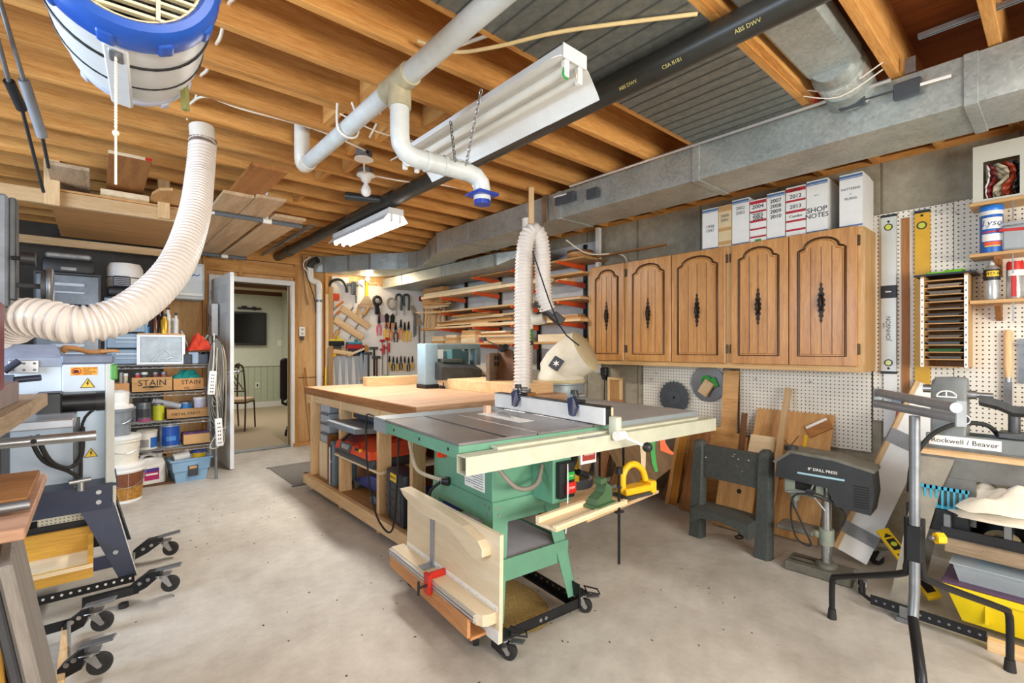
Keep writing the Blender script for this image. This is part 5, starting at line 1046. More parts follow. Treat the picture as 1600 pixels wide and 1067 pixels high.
# ---------------------------------------------------------------- roller stand in front
t = thing('roller_stand', 'steel roller stand with bent black legs in the right foreground', 'stand', (2.255, .36, 0)); to = -Vector(t.location)
A = at(1372, 613, Z=1.058); B = at(1494, 637, Z=1.058); MB().tube([A, B], .017, 14).build('roller', mat('roller_steel', '#8f9194', .42, .5), t, smooth=60, loc=to)
C_ = at(1370, 630, Z=1.012); D_ = at(1508, 656, Z=1.012); MB().cyl(C_, D_, .017, n=18).build('roller', mat('roller_steel', '#8f9194', .42, .5), t, smooth=60, loc=to)
ax = (B - A).normalized(); MB().cyl(D_ - ax * .001, D_ + ax * .0015, .012, n=16).build('roller_bore', M_rubber, t, loc=to)
pm = MB()
for e_, g_ in ((A, C_), (B, D_)):
    m_ = (e_ + g_) / 2; pm.box(m_ + Vector((0, 0, 0)), (.03, .008, .085), (0, 0, math.degrees(math.atan2(ax.y, ax.x)) + 90), .002)
    pm.build('end_bracket', mat('bracket_grey', '#83898c', .55, .1), t, loc=to); pm = MB()
PT = (C_ + D_) / 2; PT = at(1429, 650, d=1.76); HB = at(1431, 850, d=1.76); HB.x, HB.y = PT.x, PT.y; HB.z = .50
F3 = at(1440, 1150, Z=0); MB().tube([PT, (PT.x, PT.y, .36), (PT.x - .03, PT.y, .27)], .0165, 18).build('pole', M_dsteel, t, smooth=60, loc=to)
MB().tube([(PT.x - .03, PT.y, .27), (F3.x + .04, F3.y + .01, .19), (F3.x + .012, F3.y, .11), (F3.x, F3.y, 0)], .0165, 14, smooth=5).build('leg', M_blackmetal, t, smooth=60, loc=to)
MB().bx(PT.x - .022, PT.x + .022, PT.y - .022, PT.y + .022, .47, .60, .004).build('clamp_collar', M_blackmetal, t, loc=to)
F1 = at(1300, 966, Z=0); F2 = at(1578, 1048, Z=0)
def leg_pts(a, f, kz, side):
    dv = (Vector((f.x, f.y, 0)) - Vector((a.x, a.y, 0))).normalized()
    return [a + dv * .03 + Vector((0, 0, .62 - a.z)), a + dv * .03 + Vector((0, 0, .50 - a.z)), a + dv * .035 + Vector((0, 0, .43 - a.z)), a + dv * .075 + Vector((0, 0, .385 - a.z)), Vector((f.x, f.y, kz)) - dv * .05 + Vector((0, 0, .025)), Vector((f.x, f.y, kz)) - dv * .01, Vector((f.x, f.y, kz - .05)), Vector((f.x, f.y, .012))]
for f, kz in ((F1, .19), (F2, .225)):
    lg = MB().tube(leg_pts(PT, f, kz, 1), .0125, 12, smooth=4).build('leg', M_blackmetal, t, smooth=60, loc=to)
    MB().cyl((f.x, f.y, 0), (f.x, f.y, .045), .019, .015, n=14).build('rubber_foot', M_rubber, lg, smooth=50)
k_ = at(1462, 840, d=1.70); MB().cyl(k_ - Vector((.02, -.012, 0)), k_, .007, n=8).build('knob_stem', M_dsteel, t, loc=to)
kn = MB().cyl(k_ - Vector((.004, .0, 0)), k_ + Vector((.012, -.02, 0)), .02, n=6); kn.build('yellow_knob', mat('knob_yellow', '#f2b416', .4), t, loc=to)
# ---------------------------------------------------------------- workbench
M_btop = wood('bench_top', '#cba584', '#a47a58', 'x', .55, vary=.05); M_bedge = wood('bench_edge', '#a8713f', '#7d4e28', 'y', .6)
B0, B1, BX0, BX1 = 2.50, 4.45, 1.42, 2.72
wb_ = thing('workbench', 'large wooden workbench with worn top and open shelves underneath', 'workbench', (2.1, 3.5, 0)); bo = -Vector(wb_.location)
MB().bx(BX0 + .002, BX1, B0, B1, .845, .90, .004).build('bench_top', M_btop, wb_, loc=bo)
MB().bx(BX0 - .016, BX0 + .001, B0, 3.62, .84, .902, .003).build('edge_board', M_bedge, wb_, loc=bo); MB().bx(BX0 - .016, BX0 + .001, 3.625, B1, .84, .902, .003).build('edge_board', M_bedge, wb_, loc=bo)
MB().bx(BX0 + .0, BX1, B1 - .06, B1 - .02, .76, .84).build('apron', PINE['x'], wb_, loc=bo); MB().bx(BX0 + .02, BX0 + .06, B0 + .05, B1, .77, .845).build('apron', PINE['y'], wb_, loc=bo)
MB().bx(BX0 - .03, BX0 + .01, B0 - .05, B1 + .0, .05, .135, .003).build('stretcher', PINE['y'], wb_, loc=bo); MB().bx(BX0 - .03, BX1, B1 - .04, B1, .05, .135, .003).build('stretcher', PINE['x'], wb_, loc=bo)
for y in (2.58, 3.03, 3.70, 4.36):
    MB().bx(BX0 + .012, BX0 + .102, y - .02, y + .02, 0, .845, .002).build('post', PINE['z'], wb_, loc=bo)
    MB().bx(BX1 - .10, BX1 - .02, y - .02, y + .02, 0, .845, .002).build('post', PINE['z'], wb_, loc=bo)
MB().bx(BX0 + .01, BX1, B0, B1 - .04, .115, .133).build('lower_shelf', TAN['y'], wb_, loc=bo)
MB().bx(BX0 + .0, 2.2, 2.98, 3.78, .405, .42).build('middle_shelf', PALE['y'], wb_, loc=bo)
MB().bx(1.9, 1.92, B0, B1 - .05, .14, .84).build('back_partition', DKBR['y'], wb_, loc=bo)
# drawers organiser
t = thing('drawer_organiser', 'four tier translucent drawer organiser under the far bench end', 'organiser', (1.56, 4.16, .44)); M_org = mat('grey_frost', '#aab8c4', .3, mott=.06)
for k in range(4):
    d = MB().bx(-.08, .10, -.10, .10, k * .085, k * .085 + .078, .006).build('drawer', M_org, t); MB().bx(-.086, -.08, -.09, .09, k * .085 + .062, k * .085 + .078, .002).build('drawer_lip', mat('dark_lip', '#5b6068', .4), d)
solo(MB().bx(-.10, .10, -.10, .10, 0, .305, .003), 'storage_box', PALE['z'], 'plain wooden box below the drawer organiser', 'box', (1.57, 4.16, .134))
solo(MB().bx(-.10, .10, -.008, .008, 0, .40, .002), 'plywood_offcut', BROWN['z'], 'brown plywood piece upright beside the drawer organiser', 'plywood', (1.54, 3.98, .134))
t = thing('tool_case', 'slim blue grey tool case standing on the bench lower shelf', 'case', (1.53, 3.87, .134)); MB().bx(-.10, .10, -.035, .035, 0, .36, .012).build('case', mat('case_bluegrey', '#71828f', .45), t, smooth=40); MB().bx(-.103, -.1, -.004, .004, .02, .34).build('seam', M_ink, t); MB().cyl((-.104, 0, .20), (-.10, 0, .20), .01, n=10).build('latch', M_steel, t)
solo(MB().bx(-.006, .006, -.03, .03, 0, .30), 'white_offcut', M_white, 'thin white strip between the brown plywood and the slim case', 'strip', (1.45, 3.93, .134))
solo(MB().prism([(-.16, -.30), (.14, -.30), (.14, .30), (-.10, .30), (-.16, .22)], 0, .035), 'tray_lid', mat('grey_tray', '#7f868c', .5, mott=.12), 'grey plastic tray slid over the bench posts below the top', 'tray', (1.47, 3.42, .655), (0, 4, 0))
solo(MB().bx(-.1, .1, -.2, .2, 0, .05, .004), 'dark_tray', mat('dark_slate', '#4a4e56', .5), 'dark slatted tray just under the bench top', 'tray', (1.62, 3.45, .705))
# orange machine
M_ro = mat('tool_orange', '#e8552a', .4, mott=.06); M_dkg = mat('tool_dark_grey', '#3b3d42', .5, mott=.15)
t = thing('portable_planer', 'orange and black bench-top machine on the middle bench shelf', 'machine', (1.62, 3.355, .421)); t.scale = (1, .9, 1)
MB().bx(-.22, .20, -.33, .33, 0, .07, .02, None, 2).build('base', M_dkg, t, smooth=40)
MB().loft([[(-.24, y, .07), (.20, y, .07), (.20, y, .27 if abs(y) < .25 else .2), (-.06, y, .24 if abs(y) < .25 else .17), (-.22, y, .12)] for y in (-.34, -.30, .30, .34)]).build('housing', M_ro, t)
MB().bx(-.06, .20, -.30, .02, .20, .40, .008).build('tall_housing', M_ro, t)
sl = Matrix.Translation((-.145, .10, .188)) @ Matrix.Rotation(R(-37), 4, 'Y')
for k in range(7): MB().bx(-.08, .08, -.10 + k * .028, -.088 + k * .028, -.002, .004, 0, sl).build('vent_slot', mat('vent_maroon', '#6f2d33', .5), t)
pl_ = Matrix.Translation((-.232, .14, .098)) @ Matrix.Rotation(R(-68), 4, 'Y')
MB().bx(-.03, .03, -.12, .10, 0, .004, 0, pl_).build('name_plate', mat('plate_grey', '#5b5d60', .4), t)
tx = text('lettering', 'RIDGID', .042, M_paper, t, (-.2375, .13, .10), (68, 0, -90))
MB().box((-.16, .25, .165), (.13, .05, .004), (0, -37, 0)).build('warning_label', M_ink, t)
MB().bx(-.075, -.06, -.28, -.12, .22, .31, .004).build('grille', M_dkg, t)
for k in range(3): MB().bx(-.079, -.075, -.27 + k * .05, -.235 + k * .05, .23, .30).build('grille_slot', M_ink, t)
for k in range(3): MB().cyl((-.24 + .01 * k, -.20 + .04 * k, .12 + .02 * (k % 2)), (-.255, -.20 + .04 * k, .12 + .02 * (k % 2)), .012, n=10).build('knob', (M_yellow, M_red, M_dkg)[k], t)
MB().cyl((-.06, -.05, .36), (-.10, -.05, .36), .03, n=14).build('hose_port', M_black, t, smooth=50)
# jack, black case, pump
t = thing('trolley_jack', 'blue steel trolley jack on the bench lower shelf', 'jack', (1.63, 3.42, .134)); M_jk = mat('jack_blue', '#1c3f96', .4, mott=.15)
MB().loft([[(x, .24, .05), (x, .24, .09), (x, .0, .15), (x, -.30, .16), (x, -.30, .05)] for x in (-.07, .09)]).build('frame', M_jk, t)
for y, r_ in ((.24, .035), (-.25, .04)): MB().cyl((-.09, y, r_ + .005), (.11, y, r_ + .005), r_, n=18).build('wheel', M_dsteel, t, smooth=50)
MB().cyl((-.05, -.02, .13), (.30, -.1, .16), .022, n=12).build('handle_socket', M_jk, t, smooth=50)
solo(MB().bx(-.10, .12, -.2, .1, 0, .14, .01), 'blue_box', M_jk, 'blue box behind the second bench post on the lower shelf', 'box', (1.72, 2.85, .134))
t = thing('bottle_jack', 'small blue grey bottle jack lying beside the second bench post', 'jack', (1.50, 3.15, .134)); MB().cyl((0, -.08, .035), (0, .08, .035), .033, n=16).build('body', mat('jack_grey', '#5a6a86', .4, .3), t, smooth=50); MB().cyl((0, .08, .035), (0, .12, .035), .015, n=12).build('ram', M_steel, t, smooth=50); MB().bx(-.03, .03, -.12, -.08, 0, .07, .006).build('foot', M_dkg, t)
t = thing('tool_case', 'black ribbed tool case with yellow label between bench posts', 'case', (1.50, 2.79, .134), (0, 0, -6)); MB().bx(-.07, .07, -.145, .145, 0, .33, .02, None, 2).build('case', mat('case_navy_black', '#2a2e38', .45, mott=.15), t, smooth=40)
for z in (.08, .14, .20): MB().bx(-.074, -.07, -.13, .13, z, z + .012, .002).build('rib', M_dkg, t)
for y in (-.09, .09): MB().bx(-.074, -.07, y - .02, y + .02, .03, .25, .003).build('rib', M_dkg, t)
lb = MB().bx(-.076, -.07, -.05, .05, .265, .315, .002).build('label', M_yellow, t); text('lettering', 'DEWALT', .022, M_ink, lb, (-.0765, 0, .29), RT)
# bench-top machine frame (blue grey portal) with black dust hood
M_fr = mat('machine_bluegrey', '#8aa2ae', .45, mott=.08); M_frg = mat('machine_grey_green', '#74878a', .45, mott=.08)
t = thing('drum_sander', 'blue grey open frame drum sander on the workbench', 'machine', (2.35, 3.62, .901)); so_ = -Vector(t.location)
MB().bx(2.105, 2.235, 3.55, 3.69, .93, 1.285, .012, None, 2).build('column', M_fr, t, smooth=40, loc=so_); MB().bx(2.10, 2.24, 3.545, 3.695, .901, .935, .004).build('column_foot', M_blackmetal, t, loc=so_)
MB().bx(2.235, 2.70, 3.56, 3.66, 1.235, 1.285, .006).build('top_beam', M_frg, t, loc=so_); MB().bx(2.645, 2.70, 3.56, 3.66, .975, 1.235, .004).build('end_post', M_frg, t, loc=so_)
MB().bx(2.235, 2.70, 3.75, 3.80, .95, 1.22, .004).bx(2.45, 2.56, 3.66, 3.75, 1.0, 1.235, .003).build('rear_housing', mat('machine_teal', '#4f7274', .5), t, loc=so_)
MB().bx(2.245, 2.38, 3.70, 3.745, 1.04, 1.24).build('white_panel', M_whitep, t, loc=so_)
MB().loft([[(x, 3.44, z0), (x, 3.64, z0), (x, 3.64, z1), (x, 3.52, z1), (x, 3.44, z1 - .04)] for x, z0, z1 in ((2.20, .975, 1.125), (2.50, .975, 1.11), (2.62, .99, 1.09))]).build('dust_hood', mat('hood_black', '#3a3b3a', .5, mott=.3), t, loc=so_)
MB().tube([(2.60, 3.54, 1.04), (2.66, 3.50, 1.04), (2.74, 3.42, 1.03)], [.05, .052, .05], 18, smooth=4).build('clear_duct', mat('dusty_duct', '#a59a88', .4, mott=.3), t, smooth=50, loc=so_)
MB().cyl((2.27, 3.50, .901), (2.27, 3.50, .95), .02, n=12).bx(2.25, 2.30, 3.47, 3.52, .901, .92).build('adjuster', M_dkg, t, loc=so_)
MB().bx(2.25, 2.46, 3.50, 3.62, 1.125, 1.15, .003).build('paper_cover', mat('dark_olive', '#4a4d45', .5), t, loc=so_)
solo(MB().bx(0, .40, 0, .92, 0, .085, .002), 'plywood_platform', PINE['x'], 'low plywood box platform on the bench right of the sander column', 'platform', (2.30, 2.60, .9005), (0, 0, 3))
solo(MB().bx(-.45, .45, -.05, .05, 0, .08, .002), 'bench_beam', PINE['x'], 'thick pine beam lying across the far bench end', 'beam', (2.30, 4.15, .9005), (0, 0, -4))
t = thing('tool_block', 'slanted brown tool block with dark face on the plywood platform', 'block', (2.60, 3.02, .986), (0, 0, 30)); MB().loft([[(x, -.08, 0), (x, .10, 0), (x + .10, .10, .24), (x + .10, .02, .24)] for x in (-.06, .02)]).build('dark_face', M_blackmetal, t); MB().loft([[(x, -.09, 0), (x, .11, 0), (x + .10, .11, .25), (x + .10, .01, .25)] for x in (-.075, -.06)]).build('side', DKBR['z'], t); MB().bx(-.22, .06, .10, .13, .0, .22).build('back', wood('grey_jig', '#8f7a64', '#6c5a48', 'x'), t)
for k in range(4): MB().cyl((-.10 + (k % 2) * .06, .10, .13 + (k // 2) * .05), (-.10 + (k % 2) * .06, .095, .13 + (k // 2) * .05), .02, n=12).build('bore', M_ink, t)
MB().cyl((-.03, .07, .25), (.03, .05, .27), .028, n=14).build('black_knob', M_black, t, smooth=50); MB().cyl((-.02, .08, .27), (-.20, .16, .33), .006, n=8).build('lever', M_dsteel, t); MB().cyl((-.20, .16, .315), (-.20, .16, .345), .02, n=10).build('knob', M_black, t)
solo(MB().bx(-.17, .10, -.05, .05, 0, .035, .002), 'hose_block', BROWN['x'], 'brown wooden block under the foot of the tall hose', 'block', (2.22, 2.47, .915 - .014))
# ---------------------------------------------------------------- dust collector
dc = thing('dust_collector', 'grey drum dust collector with slumped cream filter bag', 'dust collector', (2.935, 2.763, 0)); dc.scale = (1.075, 1.075, .985); RTv = Vector((.7557, -.6549, 0)); FWv = Vector((.6549, .7557, 0))
M_drum = mat('drum_grey', '#8f9a9c', .4, .2, mott=.1); M_bag = mat('filter_bag', '#ddd5c2', .9, mott=.1, scale=7, bump=.15); M_bage = mat('filter_bag_end', '#d0c19a', .9, mott=.1, scale=7, bump=.15)
MB().lathe([(0, .55), (.19, .55), (.19, .86), (.183, .87), (.183, .96), (.19, .965), (.19, .975), (0, .975)], 32).build('drum', M_drum, dc, smooth=40)
MB().lathe([(0, .12), (.17, .12), (.17, .50), (.19, .55), (0, .55)], 28).build('lower_bag', M_clear, dc, smooth=40)
MB().bx(-.2, .2, -.2, .2, .06, .10, .004).build('base_plate', M_blackmetal, dc)
for sx in (-1, 1):
    for sy in (-1, 1):
        MB().cyl((sx * .17, sy * .17, .0), (sx * .17, sy * .17, .06), .028, n=12).build('foot', M_rubber, dc, smooth=50); MB().cyl((sx * .19, sy * .19, .10), (sx * .18, sy * .18, .60), .012, n=8).build('strut', M_dsteel, dc)
def sec(c, n, r, k=24, sq=1.0, w=0.0):
    n = n.normalized(); a_ = Vector((0, 0, 1)) if abs(n.z) < .95 else FWv; u_ = (FWv - FWv.dot(n) * n).normalized(); v_ = n.cross(u_)
    return [c + u_ * r * math.cos(2 * math.pi * j / k) + v_ * r * sq * math.sin(2 * math.pi * j / k) + n * w * math.sin(5 * 2 * math.pi * j / k) for j in range(k)]
U3 = Vector((0, 0, 1)); c0 = Vector((0, 0, .975))
S = [sec(c0, U3, .178), sec(c0 + U3 * .02, U3, .180), sec(c0 + U3 * .055, U3 + RTv * .05, .178, w=.006), sec(c0 + U3 * .075, U3 + RTv * .12, .160, w=.006), sec(c0 + U3 * .10 + RTv * .0, U3 * .9 + RTv * .3, .172, w=.008), sec(c0 + U3 * .145 + RTv * .03, U3 * .8 + RTv * .6, .175, w=.004), sec(c0 + U3 * .20 + RTv * .085, U3 * .6 + RTv * .8 - FWv * .2, .178), sec(c0 + U3 * .265 + RTv * .19, U3 * .5 + RTv * .85 - FWv * .45, .187)]
MB().loft(S, caps=False).build('filter_bag', M_bag, dc, smooth=70)
ne = (U3 * .5 + RTv * .85 - FWv * .45).normalized(); ce_ = c0 + U3 * .265 + RTv * .19
MB().loft([sec(ce_, ne, .187), sec(ce_ + ne * .006, ne, .18), sec(ce_ + ne * .008, ne, .06), ]).build('bag_end', M_bage, dc, smooth=40)
MB().lathe([(.182, .975), (.186, .98), (.186, 1.0), (.180, 1.005)], 32).build('strap_band', M_bage, dc, smooth=40)
# dark square emblem with a white leaf-like mark on the bag
ec = c0 + U3 * .165 + RTv * (-.05) - FWv * .165; en = (-FWv * .9 - RTv * .45 + U3 * .2).normalized(); ey = (U3 * .8 + RTv * .55); ey = (ey - ey.dot(en) * en).normalized(); ex = ey.cross(en)
EM = Matrix((ex, ey, en)).transposed().to_4x4(); EM.translation = ec
MB().bx(-.045, .045, -.05, .05, 0, .006, .003, EM).build('emblem', mat('emblem_slate', '#3f434b', .7), dc)
MB().prism([(.03 * (1 if k % 2 == 0 else .4) * math.cos(2 * math.pi * k / 12), .03 * (1 if k % 2 == 0 else .4) * math.sin(2 * math.pi * k / 12)) for k in range(12)], .006, .008, EM).build('emblem_mark', M_paper, dc)
# vertical white pipe with gate beside the hose
p = thing('riser_pipe', 'white vertical dust pipe with green coupling and black gate beside hose arch', 'pipe', (2.50, 2.62, .95)); po = -Vector(p.location)
MB().cyl((2.46, 2.66, 1.28), (2.46, 2.66, 2.22), .042, n=18).build('pipe', M_pvcw, p, smooth=50, loc=po); MB().tube([(2.46, 2.66, 1.62), (2.46, 2.66, 1.50), (2.50, 2.62, 1.46), (2.53, 2.55, 1.47)], .042, 16, smooth=4).build('elbow', M_pvcw, p, smooth=60, loc=po)
MB().cyl((2.46, 2.66, 1.30), (2.46, 2.66, 1.39), .045, n=18).build('green_coupling', mat('coupling_green', '#4c7a33', .4, mott=.2), p, smooth=50, loc=po); MB().cyl((2.46, 2.66, 1.27), (2.46, 2.66, 1.30), .047, n=18).build('clamp_ring', M_black, p, smooth=50, loc=po)
MB().cyl((2.46, 2.66, .86), (2.46, 2.66, 1.28), .036, .040, n=18).build('lower_pipe', mat('taupe_pipe', '#a3998e', .4), p, smooth=50, loc=po)
MB().box((2.50, 2.49, 1.50), (.25, .15, .025), (0, 38, -41), .004).box((2.555, 2.44, 1.46), (.09, .15, .06), (0, 38, -41), .004).build('blast_gate', M_black, p, loc=po)
a = at(832, 392, d=3.30); b_ = at(872, 505, d=3.35); c = at(905, 540, d=3.4); solo(MB().tube([Vector((0, 0, 0)), b_ - a, c - a], .005, 6, smooth=3), 'black_strap', M_black, 'thin black cord slanting from the hose arch to the filter bag', 'cord', a, smooth=60)
# ---------------------------------------------------------------- table saw
M_grn = mat('saw_green', '#6ba184', .45, .1, mott=.1, scale=6); M_grl = M_grn; M_rail = mat('rail_cream_green', '#cdcdb6', .45, .1, mott=.1, scale=10); M_ci = mat('polished_cast_iron', '#95918f', .3, .5, mott=.22, scale=5); M_ext = mat('extension_grey', '#9aa3a8', .35, .25, mott=.15, scale=4)
saw = thing('table_saw', 'green cabinet table saw with long fence rail in the centre of the room', 'table saw', (1.003, 1.455, 0), (0, 0, -4.5))
def sb(m, name, mm, parent=None, **k): return m.build(name, mm, parent or saw, **k)
ZT = .90
sb(MB().bx(0, .372, 0, .70, ZT - .012, ZT, .002), 'left_wing_top', M_ci); sb(MB().bx(.376, .70, 0, .70, ZT - .012, ZT, .002), 'centre_top', M_ci); sb(MB().bx(.704, .80, 0, .70, ZT - .012, ZT, .002), 'right_table_top', M_ci)
sb(MB().bx(.80, 1.52, .0, .86, ZT - .03, ZT - .001, .002), 'extension_top', M_ext)
sb(MB().bx(0, .37, .716, .86, ZT - .012, ZT, .002), 'outfeed_strip', M_ext); sb(MB().bx(.376, .80, .716, .86, ZT - .012, ZT, .002), 'outfeed_strip', M_ext)
sk = sb(MB().bx(0, .80, 0, .012, ZT - .055, ZT - .012).bx(0, .012, .012, .70, ZT - .06, ZT - .012).bx(.05, .78, .69, .70, ZT - .06, ZT - .012), 'table_skirt', M_grn)
for y in (.08, .33, .60): sb(MB().cyl((-.001, y, ZT - .035), (.001, y, ZT - .035), .007, n=10), 'skirt_hole', M_ink, sk)
sb(MB().bx(0, .04, .70, .86, ZT - .07, ZT - .012), 'outfeed_bracket', M_ext)
for x in (.373, .702): sb(MB().bx(x - .002, x + .002, .0, .70, ZT - .011, ZT - .002), 'table_seam', M_ink)
sb(MB().bx(.20, .219, .0, .70, ZT - .0005, ZT + .0002), 'mitre_slot', M_ink)
# square tube rail, open at the left end
r = .0035; y0, y1, z0, z1 = -.085, -.020, ZT - .10, ZT - .035
sb(MB().bx(-.02, 1.56, y0, y1, z1 - r, z1).bx(-.02, 1.56, y0, y1, z0, z0 + r).bx(-.02, 1.56, y0, y0 + r, z0 + r, z1 - r).bx(-.02, 1.56, y1 - r, y1, z0 + r, z1 - r), 'fence_rail', M_rail)
sb(MB().bx(.14, 1.45, -.05, -.0, z1, z1 + .012, .002), 'rail_angle', M_rail); sb(MB().bx(.55, .70, -.075, -.045, z1 + .0005, z1 + .004), 'rule_strip', M_steel)
# rip fence
FXc = .735
f = sb(MB().bx(FXc - .03, FXc - .018, -.06, .80, ZT + .004, ZT + .085, .003), 'fence_face', M_white)
sb(MB().bx(FXc - .018, FXc + .018, -.06, .80, ZT + .006, ZT + .080, .003), 'fence_beam', M_black); sb(MB().bx(FXc - .032, FXc + .020, -.062, .80, ZT + .082, ZT + .087, .001), 'fence_top', M_blackmetal)
sb(MB().bx(FXc + .018, FXc + .032, -.06, .80, ZT + .004, ZT + .08, .002), 'fence_back', PALE['y'])
sb(MB().bx(FXc - .005, FXc + .03, -.112, -.06, ZT - .06, ZT + .045, .008, None, 2), 'fence_head', M_rail, smooth=40)
h = sb(MB().cyl((FXc - .02, -.12, ZT - .035), (FXc + .03, -.12, ZT - .035), .022, n=16), 'cam_lock', M_whitep, smooth=50)
lv = sb(MB().cyl((FXc + .01, -.125, ZT - .035), (FXc + .07, -.20, ZT - .075), .007, n=10), 'lock_lever', M_whitep, smooth=50); sb(MB().lathe([(.022 * math.sin(k * math.pi / 8), -.022 * math.cos(k * math.pi / 8)) for k in range(9)], 16, Matrix.Translation((FXc + .078, -.21, ZT - .08))), 'lever_ball', M_black, lv, smooth=80)
for yy in (.13, .58):
    g = sb(MB().bx(FXc - .02, FXc + .03, yy - .02, yy + .06, ZT + .087, ZT + .10, .003), 'hold_down', M_black)
    MB().loft([[(FXc - .055 + d_, yy - .035, ZT + .03), (FXc - .055 + d_, yy - .01, ZT + .035), (FXc - .02 + d_, yy + .04, ZT + .105), (FXc + .0 + d_, yy + .02, ZT + .115), (FXc - .03 + d_, yy - .035, ZT + .075)] for d_ in (-.02, .0)]).build('hold_down_arm', mat('navy_arm', '#2a3350', .4), g, smooth=30)
    MB().cyl((FXc, yy + .03, ZT + .10), (FXc, yy + .03, ZT + .125), .006, n=8).cyl((FXc, yy + .03, ZT + .125), (FXc, yy + .03, ZT + .145), .02, .017, n=12).build('knob', M_black, g, smooth=40)
    MB().cyl((FXc + .02, yy + .03, ZT + .115), (FXc + .06, yy + .03, ZT + .115), .012, n=12).cyl((FXc + .06, yy + .03, ZT + .108), (FXc + .06, yy + .03, ZT + .125), .008, n=8).build('clamp_screw', M_steel, g, smooth=50)
# blade and insert
ins = sb(MB().bx(.47, .56, .25, .62, ZT + .0002, ZT + .0015, .0005), 'throat_insert', M_white)
poly = []
for k in range(40):
    a0 = 2 * math.pi * k / 40; poly += [(.125 * math.cos(a0), .125 * math.sin(a0)), (.113 * math.cos(a0 + .05), .113 * math.sin(a0 + .05)), (.115 * math.cos(a0 + .12), .115 * math.sin(a0 + .12))]
sb(MB().prism(poly, -.0015, .0015, Matrix.Translation((.52, .44, ZT - .095)) @ Matrix.Rotation(R(90), 4, 'Y')), 'saw_blade', M_steel)
sb(MB().bx(.515, .545, .60, .63, ZT, ZT + .04), 'splitter_block', mat('pink_wood', '#e3b79a', .6))
# cabinet body
X0, X1, Y0, Y1 = .29, .66, .21, .76
sb(MB().bx(X0, X1, Y0, Y1, .545, ZT - .03, .003), 'cabinet', M_grn)
sb(MB().bx(X0 - .003, X0, .27, .44, .60, .775), 'instruction_label', M_paper)
tl_ = MB()
for k in range(12): tl_.bx(X0 - .0035, X0 - .003, .28 + .0 * k, .43 if k % 3 else .36, .61 + k * .011, .613 + k * .011)
o = sb(tl_, 'label_print', M_penc); o['kind'] = 'stuff'
sb(MB().bx(X0 - .0032, X0 - .0029, .27, .44, .78, .80), 'label_header', mat('label_blue_grey', '#4a5a64', .6))
sb(MB().bx(X0 + .22, X0 + .33, .06, Y0, .56, .84, .003), 'switch_bracket', M_grn)
sw = sb(MB().bx(X0 + .235, X0 + .325, .03, .062, .585, .745, .004), 'switch_box', M_black)
MB().bx(X0 + .27, X0 + .318, .022, .03, .665, .70, .003).build('start_button', M_green, saw); st = MB().bx(X0 + .265, X0 + .322, .016, .03, .605, .655, .004).build('stop_paddle', M_red, saw)
text('lettering', 'STOP', .014, M_paper, st, (X0 + .293, .0155, .632), (90, 0, 0)); text('lettering', 'START', .009, M_paper, sw, (X0 + .294, .0215, .683), (90, 0, 0))
sb(MB().tube([(X0 + .27, .02, .74), (X0 + .262, .01, .64), (X0 + .255, .005, .56), (X0 + .25, .0, .545)], .003, 6, smooth=3).tube([(X0 + .25 + .01 * math.cos(a_), .0, .535 + .01 * math.sin(a_)) for a_ in [k * math.pi / 5 for k in range(10)]], .003, 6, close=True).tube([(X0 + .25, 0, .525), (X0 + .235, -.005, .45)], .003, 6), 'pull_string', M_whitep, smooth=60)
sb(MB().bx(X0 + .36, X0 + .46, .03, .04, .72, .80, .001, Matrix.Identity(4)), 'warning_sign', M_paper); wsn = sb(MB().bx(X0 + .37, X0 + .45, .027, .03, .735, .79), 'warning_print', mat('brick_red', '#a5342c', .6)); text('lettering', 'WARNING', .013, M_paper, wsn, (X0 + .41, .0265, .762), (90, 0, 0))
sb(MB().cyl((X0 + .42, .10, .66), (X0 + .42, Y0, .66), .012, n=10).cyl((X0 + .40, .09, .67), (X0 + .46, .09, .64), .016, n=12), 'tilt_crank', M_black, smooth=50); sb(MB().cyl((X0 + .46, .085, .64), (X0 + .475, .085, .63), .012, n=10), 'crank_tip', M_steel, smooth=50)
sb(MB().cyl((X0 + .385, .16, .73), (X0 + .385, .19, .73), .085, n=28), 'hand_wheel', M_black, smooth=50)
sb(MB().tube([(X0 - .05, .15, .80), (X0 - .02, .10, .72), (X0 + .05, .08, .655), (X0 + .14, .08, .66), (X0 + .215, .13, .72)], .010, 8, smooth=5).tube([(X0 + .03, .09, .66), (X0 + .12, .085, .64), (X0 + .215, .13, .66)], .006, 6, smooth=4), 'power_cord', mat('grey_cord', '#8c8375', .6), smooth=60)
# orange dial and grey cable on the left rear corner
sb(MB().cyl((X0 - .03, .64, .72), (X0, .64, .72), .028, n=18).bx(X0 - .045, X0 - .03, .633, .647, .697, .743, .003), 'orange_dial', mat('dial_orange', '#f0481e', .35), smooth=40); sb(MB().prism([(.60, .75), (.68, .75), (.64, .81)], X0 - .004, X0, Matrix(((0, 0, 1, 0), (1, 0, 0, 0), (0, 1, 0, 0), (0, 0, 0, 1)))), 'dial_plate', M_grl)
sb(MB().tube([(.14, .74, ZT - .09), (.16, .76, .72), (.19, .75, .62), (.25, .66, .585), (.29, .60, .58)], .010, 8, smooth=5), 'motor_cable', mat('beige_cable', '#b7aa95', .6), smooth=60)
sb(MB().tube([(.25, .62, .575), (.22, .66, .53), (.21, .68, .46)], .008, 6, smooth=3).cyl((.27, .62, .58), (.29, .585, .58), .022, n=12), 'cable_clamp', M_black, smooth=60)
